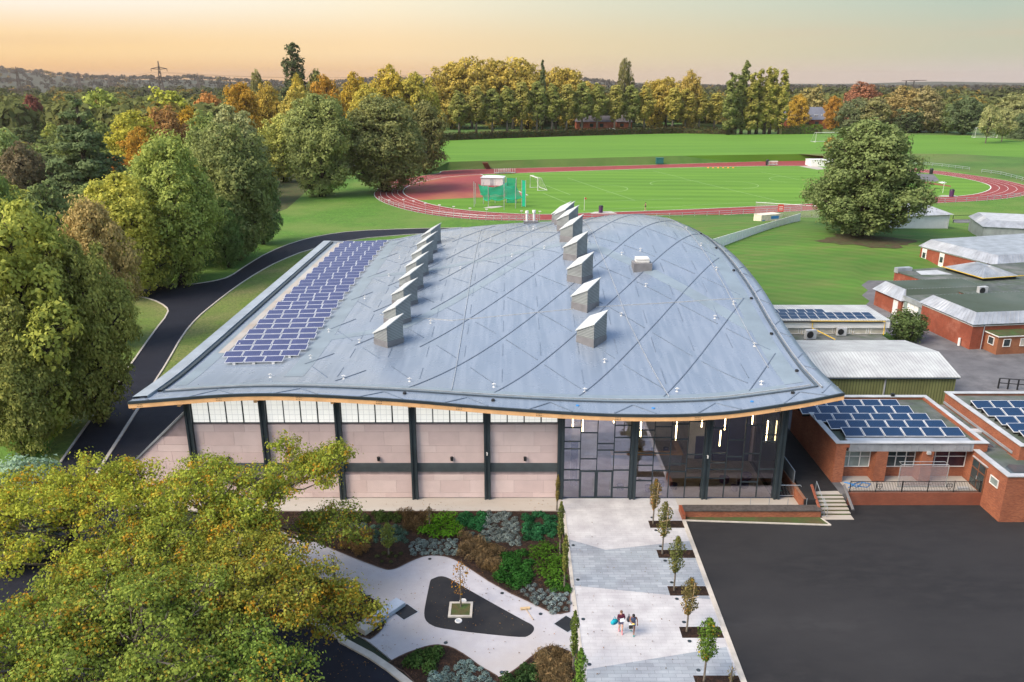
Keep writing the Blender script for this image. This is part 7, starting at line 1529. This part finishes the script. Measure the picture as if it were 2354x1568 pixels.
# ---------------------------------------------------------------- people
def skin_mesh(name, verts, edges, rad, mat, parent, sub=1, loc=(0, 0, 0)):
    me = bpy.data.meshes.new(name); me.from_pydata(verts, edges, []); o = bpy.data.objects.new(name, me); C.objects.link(o); sk = o.modifiers.new('s', 'SKIN'); 
    for i, r_k in enumerate(rad): me.skin_vertices[0].data[i].radius = (r_k, r_k) if not hasattr(r_k, '__len__') else r_k
    me.skin_vertices[0].data[0].use_root = True; su = o.modifiers.new('u', 'SUBSURF'); su.levels = sub; su.render_levels = sub
    dg = bpy.context.evaluated_depsgraph_get(); nm = bpy.data.meshes.new_from_object(o.evaluated_get(dg)); bpy.data.objects.remove(o); nm.materials.clear(); nm.materials.append(mat)
    for p in nm.polygons: p.use_smooth = True
    n = bpy.data.objects.new(name, nm); link(n, parent); return n
def person(loc, rz, h, lab, skin, hair, cloth, J, group='people walking down the plaza'):
    """J: joints in units of height, facing -Y. Body one continuous skin; clothes and hair as children"""
    o = thing('person', lab, 'person', loc, rz, group); s = h
    V = []; E = []; Rr = []
    def add(p, r, par=None):
        V.append((p[0] * s, p[1] * s, p[2] * s)); Rr.append(r if hasattr(r, '__len__') and False else r * s)
        if par is not None: E.append((par, len(V) - 1))
        return len(V) - 1
    pel = add(J['pel'], .058); ab = add(J['ab'], .055, pel); ch = add(J['ch'], .068, ab); nk = add(J['nk'], .028, ch); hd0 = add(J['hd0'], .04, nk); hd = add(J['hd'], .052, hd0); ht = add(J['ht'], .036, hd)
    for sd in 'LR':
        sh = add(J['sh' + sd], .034, ch); el = add(J['el' + sd], .025, sh); wr = add(J['wr' + sd], .016, el); pm = add(J['ha' + sd], .018, wr)
        d = (Vector(J['ha' + sd]) - Vector(J['wr' + sd])).normalized(); a = d.cross(Vector((0, 1, 0))); a = a.normalized() if a.length > .1 else Vector((1, 0, 0)); b_ = d.cross(a)
        for k, ln in enumerate((.034, .042, .045, .041)):
            f0 = Vector(J['ha' + sd]) + a * (k - 1.5) * .0095 + d * .018; f1 = f0 + d * ln * .5 + b_ * .006; f2 = f1 + d * ln * .4 + b_ * .014; i = add(f0, .0055, pm); j = add(f1, .005, i); add(f2, .0042, j)
        t0 = Vector(J['ha' + sd]) - a * .02 - d * .004; i = add(t0, .0062, pm); add(t0 - a * .016 + d * .018, .005, i)
        hp = add(J['hp' + sd], .05, pel); kn = add(J['kn' + sd], .034, hp); an = add(J['an' + sd], .02, kn); toe = add(J['to' + sd], .017, an)
    skin_mesh('body', V, E, Rr, skin, o, 2)
    def part(nm, pts, rad, mat, edges=None): return skin_mesh(nm, [tuple(c * s for c in p) for p in pts], edges or [(i, i + 1) for i in range(len(pts) - 1)], [r * s for r in rad], mat, o, 2)
    c = cloth
    part('top', [tuple(Vector(J['pel']) - Vector((0, 0, .012))), J['ab'], J['ch'], tuple((Vector(J['ch']) * .4 + Vector(J['nk']) * .6)), J['shL'], J['shR']] + ([J['elL'], J['wrL'], J['elR'], J['wrR']] if c['sleeves'] else []), [.074, .072, .08, .05, .046, .046] + ([.033, .024, .033, .024] if c['sleeves'] else []), c['top'], [(0, 1), (1, 2), (2, 3), (2, 4), (2, 5)] + ([(4, 6), (6, 7), (5, 8), (8, 9)] if c['sleeves'] else []))
    mid = lambda a, b_, t: tuple(Vector(J[a]).lerp(Vector(J[b_]), t))
    part('shorts', [J['pel'], J['hpL'], mid('hpL', 'knL', .5), J['hpR'], mid('hpR', 'knR', .5)], [.069, .06, .052, .06, .052], c['shorts'], [(0, 1), (1, 2), (0, 3), (3, 4)])
    for sd in 'LR':
        if c.get('socks'): part('sock', [mid('knL' if sd == 'L' else 'knR', 'an' + sd, .35), J['an' + sd]], [.031, .026], c['socks'])
        part('shoe', [tuple(Vector(J['an' + sd]) + Vector((0, .012, -.012))), tuple(Vector(J['to' + sd]) + Vector((0, -.018, .002)))], [.031, .026], c['shoe'])
    hdv = Vector(J['hd']); hb = MB(); hb.ball(tuple((hdv + Vector((0, .014, .016))) * s), .057 * s, 0, 14, 10, (.98, 1.02, 1.0))   # cap of hair, set back so the face shows
    hb.ball(tuple((hdv + Vector((0, .06, .012))) * s), .026 * s, 0, 10, 8); hb.tube([(hdv + Vector((0, .068, .005))) * s, (hdv + Vector((0, .08, -.035))) * s, (hdv + Vector((0, .07, -.075))) * s], [.02 * s, .017 * s, .006 * s], 8)
    hb.build('hair', hair, o, True)
    mb = MB()
    fc = hdv + Vector(J.get('face', (0, -.05, -.01)))
    for sx in (-1, 1): mb.ball(tuple((fc + Vector((sx * .018, .004, .006))) * s), .007 * s, 0, 8, 5)
    mb.build('eye', M['black'], o); MB().ball(tuple((fc + Vector((0, -.004, -.012))) * s), .009 * s, 0, 8, 5, (.7, 1, 1.3)).build('nose', skin, o); MB().ball(tuple((fc + Vector((0, .002, -.03))) * s), .012 * s, 0, 8, 5, (1.2, .6, .4)).build('mouth', plain('lips', (.4, .12, .1), .5), o)
    return o
sk1 = plain('light_skin', (.56, .33, .24), .5, 0, .05); sk2 = plain('brown_skin', (.26, .12, .07), .5, 0, .05)
JA = dict(pel=(0, 0, .53), ab=(0, 0, .62), ch=(0, -.005, .74), nk=(0, 0, .845), hd0=(0, -.008, .875), hd=(.004, -.016, .925), ht=(.004, -.008, .975), shL=(-.105, 0, .8), elL=(-.135, -.02, .66), wrL=(-.04, -.13, .665), haL=(-.005, -.15, .675), shR=(.105, 0, .8), elR=(.135, -.03, .67), wrR=(.055, -.135, .69), haR=(.02, -.155, .7),
          hpL=(-.05, 0, .5), knL=(-.045, .0, .275), anL=(-.03, .1, .07), toL=(-.035, .08, .02), hpR=(.05, 0, .5), knR=(.05, -.07, .28), anR=(.035, -.07, .045), toR=(.035, -.13, .018))
pos = P(1426, 1455, .03); pa = person((pos.x, pos.y, .03), .15, 1.68, 'person in maroon sweatshirt and pink socks, left of the walking pair', sk1, plain('brown_hair', (.12, .06, .03), .6), dict(top=plain('maroon_top', (.09, .012, .035), .8), sleeves=True, shorts=plain('grey_shorts', (.13, .12, .2), .8), socks=plain('pink_socks', (.75, .25, .27), .8), shoe=plain('pink_shoes', (.8, .3, .33), .7)), JA)
o = MB().box(-.14, .14, -.012, .012, -.1, .1).build('folder', plain('pale_folder', (.62, .68, .72), .5)); o.location = (pos.x + .03, pos.y - .31, 1.22); o.rotation_euler = (-.5, 0, .25); setp(o, 'pale folder held to the chest by the person in maroon', 'folder')
def bag(loc, rz, sc, mat1, mat2, lab, name='sports_bag'):
    o = thing(name, lab, 'bag', loc, rz); mb = MB(); mb.ball((0, 0, 0), 1, 0, 14, 9, sc); ob = mb.build('bag_body', mat1, o, True); mb = MB(); mb.tube([(-sc[0] * .5, 0, sc[2] * .8), (0, 0, sc[2] * 2.0), (sc[0] * .5, 0, sc[2] * .8)], .02, 6); mb.build('strap', mat2, o); mb = MB(); mb.box(-sc[0] * .55, sc[0] * .55, -sc[1] * 1.02, -sc[1] * .9, -sc[2] * .3, sc[2] * .3); mb.build('pocket', mat2, o)
bag((pos.x - .4, pos.y + .02, .84), .5, (.28, .14, .2), plain('turquoise_bag', (.0, .33, .42), .5), plain('teal_trim', (.0, .18, .3), .5), 'turquoise sports bag hanging beside the person in maroon')
JB = dict(pel=(0, 0, .53), ab=(0, -.01, .62), ch=(.0, -.04, .73), nk=(0, -.06, .83), hd0=(0, -.075, .855), hd=(.0, -.1, .895), ht=(.0, -.085, .945), shL=(-.105, -.03, .79), elL=(-.13, -.07, .65), wrL=(-.05, -.16, .63), haL=(-.01, -.18, .625), shR=(.105, -.03, .79), elR=(.15, .03, .64), wrR=(.165, .01, .5), haR=(.165, -.0, .465),
          hpL=(-.05, 0, .5), knL=(-.05, .0, .28), anL=(-.05, .12, .1), toL=(-.055, .11, .045), hpR=(.05, 0, .5), knR=(.05, -.08, .28), anR=(.04, -.1, .045), toR=(.04, -.16, .018), face=(0, -.05, -.014))
pos = P(1454, 1458, .03); person((pos.x, pos.y, .03), -.12, 1.66, 'person in dark blue sleeveless kit and green shoes, right of the walking pair', sk2, plain('black_hair', (.015, .012, .012), .5), dict(top=plain('navy_vest', (.04, .06, .12), .8), sleeves=False, shorts=plain('navy_shorts', (.08, .1, .18), .8), shoe=plain('teal_shoes', (.06, .3, .28), .7)), JB)
bag((pos.x - .27, pos.y + .06, 1.1), .3, (.15, .12, .2), plain('dark_rucksack', (.03, .035, .05), .6), M['black'], 'dark rucksack slung on the arm of the person in blue', 'rucksack')
o = thing('carrier_bag', 'small white-edged black carrier bag held by the person in blue', 'bag', (pos.x - .17, pos.y - .27, .66), .1); MB().box(-.12, .12, -.04, .04, 0, .28).build('bag_body', M['black'], o); mb = MB(); mb.box(-.13, .13, -.045, .045, .281, .31); mb.box(-.13, .13, -.05, .05, -.02, -.001); mb.tube([(-.08, 0, .31), (0, 0, .42), (.08, 0, .31)], .012, 5); mb.build('trim', M['white'], o)
o = MB().ball((0, 0, 0), .075, 0, 12, 8, (1.4, .7, .5)).build('yellow_cloth', plain('yellow_cloth', (.75, .62, .15), .7)); o.location = (pos.x - .03, pos.y - .33, 1.04); setp(o, 'pale yellow bundle in the hand of the person in blue', 'bundle')
JC = dict(JA); JC.update(elL=(-.15, .03, .68), wrL=(-.12, -.1, .62), haL=(-.11, -.13, .63), elR=(.15, -.03, .67), wrR=(.12, -.1, .7), haR=(.1, -.13, .72))
pos = P(1483.5, 484.5, .06); person((pos.x, pos.y, .06), math.radians(-80), 2.3, 'person in black running on the near side of the pitch', sk1, plain('dark_hair', (.03, .02, .015), .6), dict(top=M['black'], sleeves=False, shorts=plain('black_shorts', (.02, .02, .03), .8), shoe=M['white']), JC, None)
# ---------------------------------------------------------------- air, light, sky, camera
hz = MB().box(-6000, 6000, -70, 7000, -6.5, 110).build('haze', bpy.data.materials.new('haze')); setp(hz, kind='stuff'); m = hz.data.materials[0]; m.use_nodes = True; nt = m.node_tree; nt.nodes.clear()
out = nd(nt, 'ShaderNodeOutputMaterial'); v = nd(nt, 'ShaderNodeVolumePrincipled'); v.inputs['Density'].default_value = HAZE; v.inputs['Color'].default_value = (.78, .7, .65, 1); v.inputs['Anisotropy'].default_value = .2; lk(nt, v.outputs[0], out.inputs['Volume'])
sc = bpy.context.scene; sc.world = bpy.data.worlds.new('World'); sc.world.use_nodes = True; nt = sc.world.node_tree; bg = nt.nodes['Background']
ELEV, AZ = math.radians(SUN_E), math.radians(SUN_A)       # azimuth from +Y, clockwise positive
sky = nd(nt, 'ShaderNodeTexSky', sky_type='NISHITA', sun_disc=False, sun_elevation=ELEV, sun_rotation=AZ, altitude=30, air_density=1.0, dust_density=1.5, ozone_density=1.5)
tc = nd(nt, 'ShaderNodeTexCoord'); sp_ = nd(nt, 'ShaderNodeSeparateXYZ'); lk(nt, tc.outputs['Generated'], sp_.inputs[0])
def lin(h): return tuple(((c / 255 + .055) / 1.055) ** 2.4 if c > 10 else c / 3294 for c in h)
at = nd(nt, 'ShaderNodeMath', operation='ARCTAN2'); lk(nt, sp_.outputs[0], at.inputs[0]); lk(nt, sp_.outputs[1], at.inputs[1])
def mr(src, a, b_, smooth=True):
    n = nd(nt, 'ShaderNodeMapRange'); n.interpolation_type = 'SMOOTHSTEP' if smooth else 'LINEAR'; n.inputs[1].default_value = a; n.inputs[2].default_value = b_; lk(nt, src, n.inputs[0]); return n.outputs[0]
side = mr(at.outputs[0], -.5, .5, False)
def ramp(fac, stops):
    n = nd(nt, 'ShaderNodeValToRGB'); e = n.color_ramp.elements
    while len(e) < len(stops): e.new(.5)
    for k, (p, c) in enumerate(stops): e[k].position = p; e[k].color = (*lin(c), 1)
    lk(nt, fac, n.inputs[0]); return n.outputs[0]
lo = ramp(side, [(0, (238, 182, 120)), (.35, (240, 192, 140)), (.6, (228, 200, 170)), (1, (216, 201, 192))])
mid = ramp(side, [(0, (254, 215, 156)), (.35, (253, 221, 173)), (.6, (232, 213, 174)), (1, (200, 199, 175))])
hi = ramp(side, [(0, (255, 253, 246)), (.35, (252, 242, 216)), (.6, (224, 224, 202)), (1, (183, 203, 190))])
e1 = mr(sp_.outputs[2], .004, .035); e2 = mr(sp_.outputs[2], .035, .1)
band = mixc(nt, e2, mixc(nt, e1, lo, mid), hi)
nz = nd(nt, 'ShaderNodeTexNoise'); mp = nd(nt, 'ShaderNodeMapping'); mp.inputs['Scale'].default_value = (1.2, 1.2, 26); lk(nt, tc.outputs['Generated'], mp.inputs[0]); lk(nt, mp.outputs[0], nz.inputs['Vector']); nz.inputs['Scale'].default_value = 2.2; nz.inputs['Detail'].default_value = 5
cl = mr(nz.outputs['Fac'], .5, .78); cm = nd(nt, 'ShaderNodeMath', operation='MULTIPLY'); lk(nt, cl, cm.inputs[0]); cm.inputs[1].default_value = .24
band = mixc(nt, cm.outputs[0], band, lin((222, 190, 165)))
k = (BAND / SKY); band = mixc(nt, 1, band, (k, k, k), 'MULTIPLY'); band.node.clamp_result = False
skyc = mixc(nt, 1, sky.outputs[0], SKYTINT, 'MULTIPLY')
up = mr(sp_.outputs[2], .12, .62); lk(nt, mixc(nt, up, band, skyc), bg.inputs[0]); bg.inputs[1].default_value = SKY
L = bpy.data.lights.new('sun', 'SUN'); L.energy = SUN; L.angle = math.radians(SUN_ANG); L.color = (1, .86, .68); so = bpy.data.objects.new('sun', L); C.objects.link(so)
d = Vector((math.sin(AZ) * math.cos(ELEV), math.cos(AZ) * math.cos(ELEV), math.sin(ELEV))); so.rotation_euler = (-d).to_track_quat('-Z', 'Y').to_euler(); so.location = (-60, 40, 60)
cam = bpy.data.cameras.new('camera'); cam.sensor_width = 36; cam.lens = 36 * F / 2354; cam.clip_start = .5; cam.clip_end = 30000; co = bpy.data.objects.new('camera', cam); C.objects.link(co); co.location = (0, 0, H); co.rotation_euler = (math.radians(90) - PT, 0, 0); sc.camera = co
vs = sc.view_settings; vs.view_transform = 'Standard'; vs.look = 'None'; vs.exposure = EXPO; vs.gamma = 1
sc.cycles.use_denoising = True; sc.cycles.max_bounces = 6; sc.cycles.diffuse_bounces = 3; sc.cycles.glossy_bounces = 3; sc.cycles.transmission_bounces = 4; sc.cycles.transparent_max_bounces = 12; sc.cycles.volume_bounces = 0; sc.cycles.caustics_reflective = sc.cycles.caustics_refractive = False
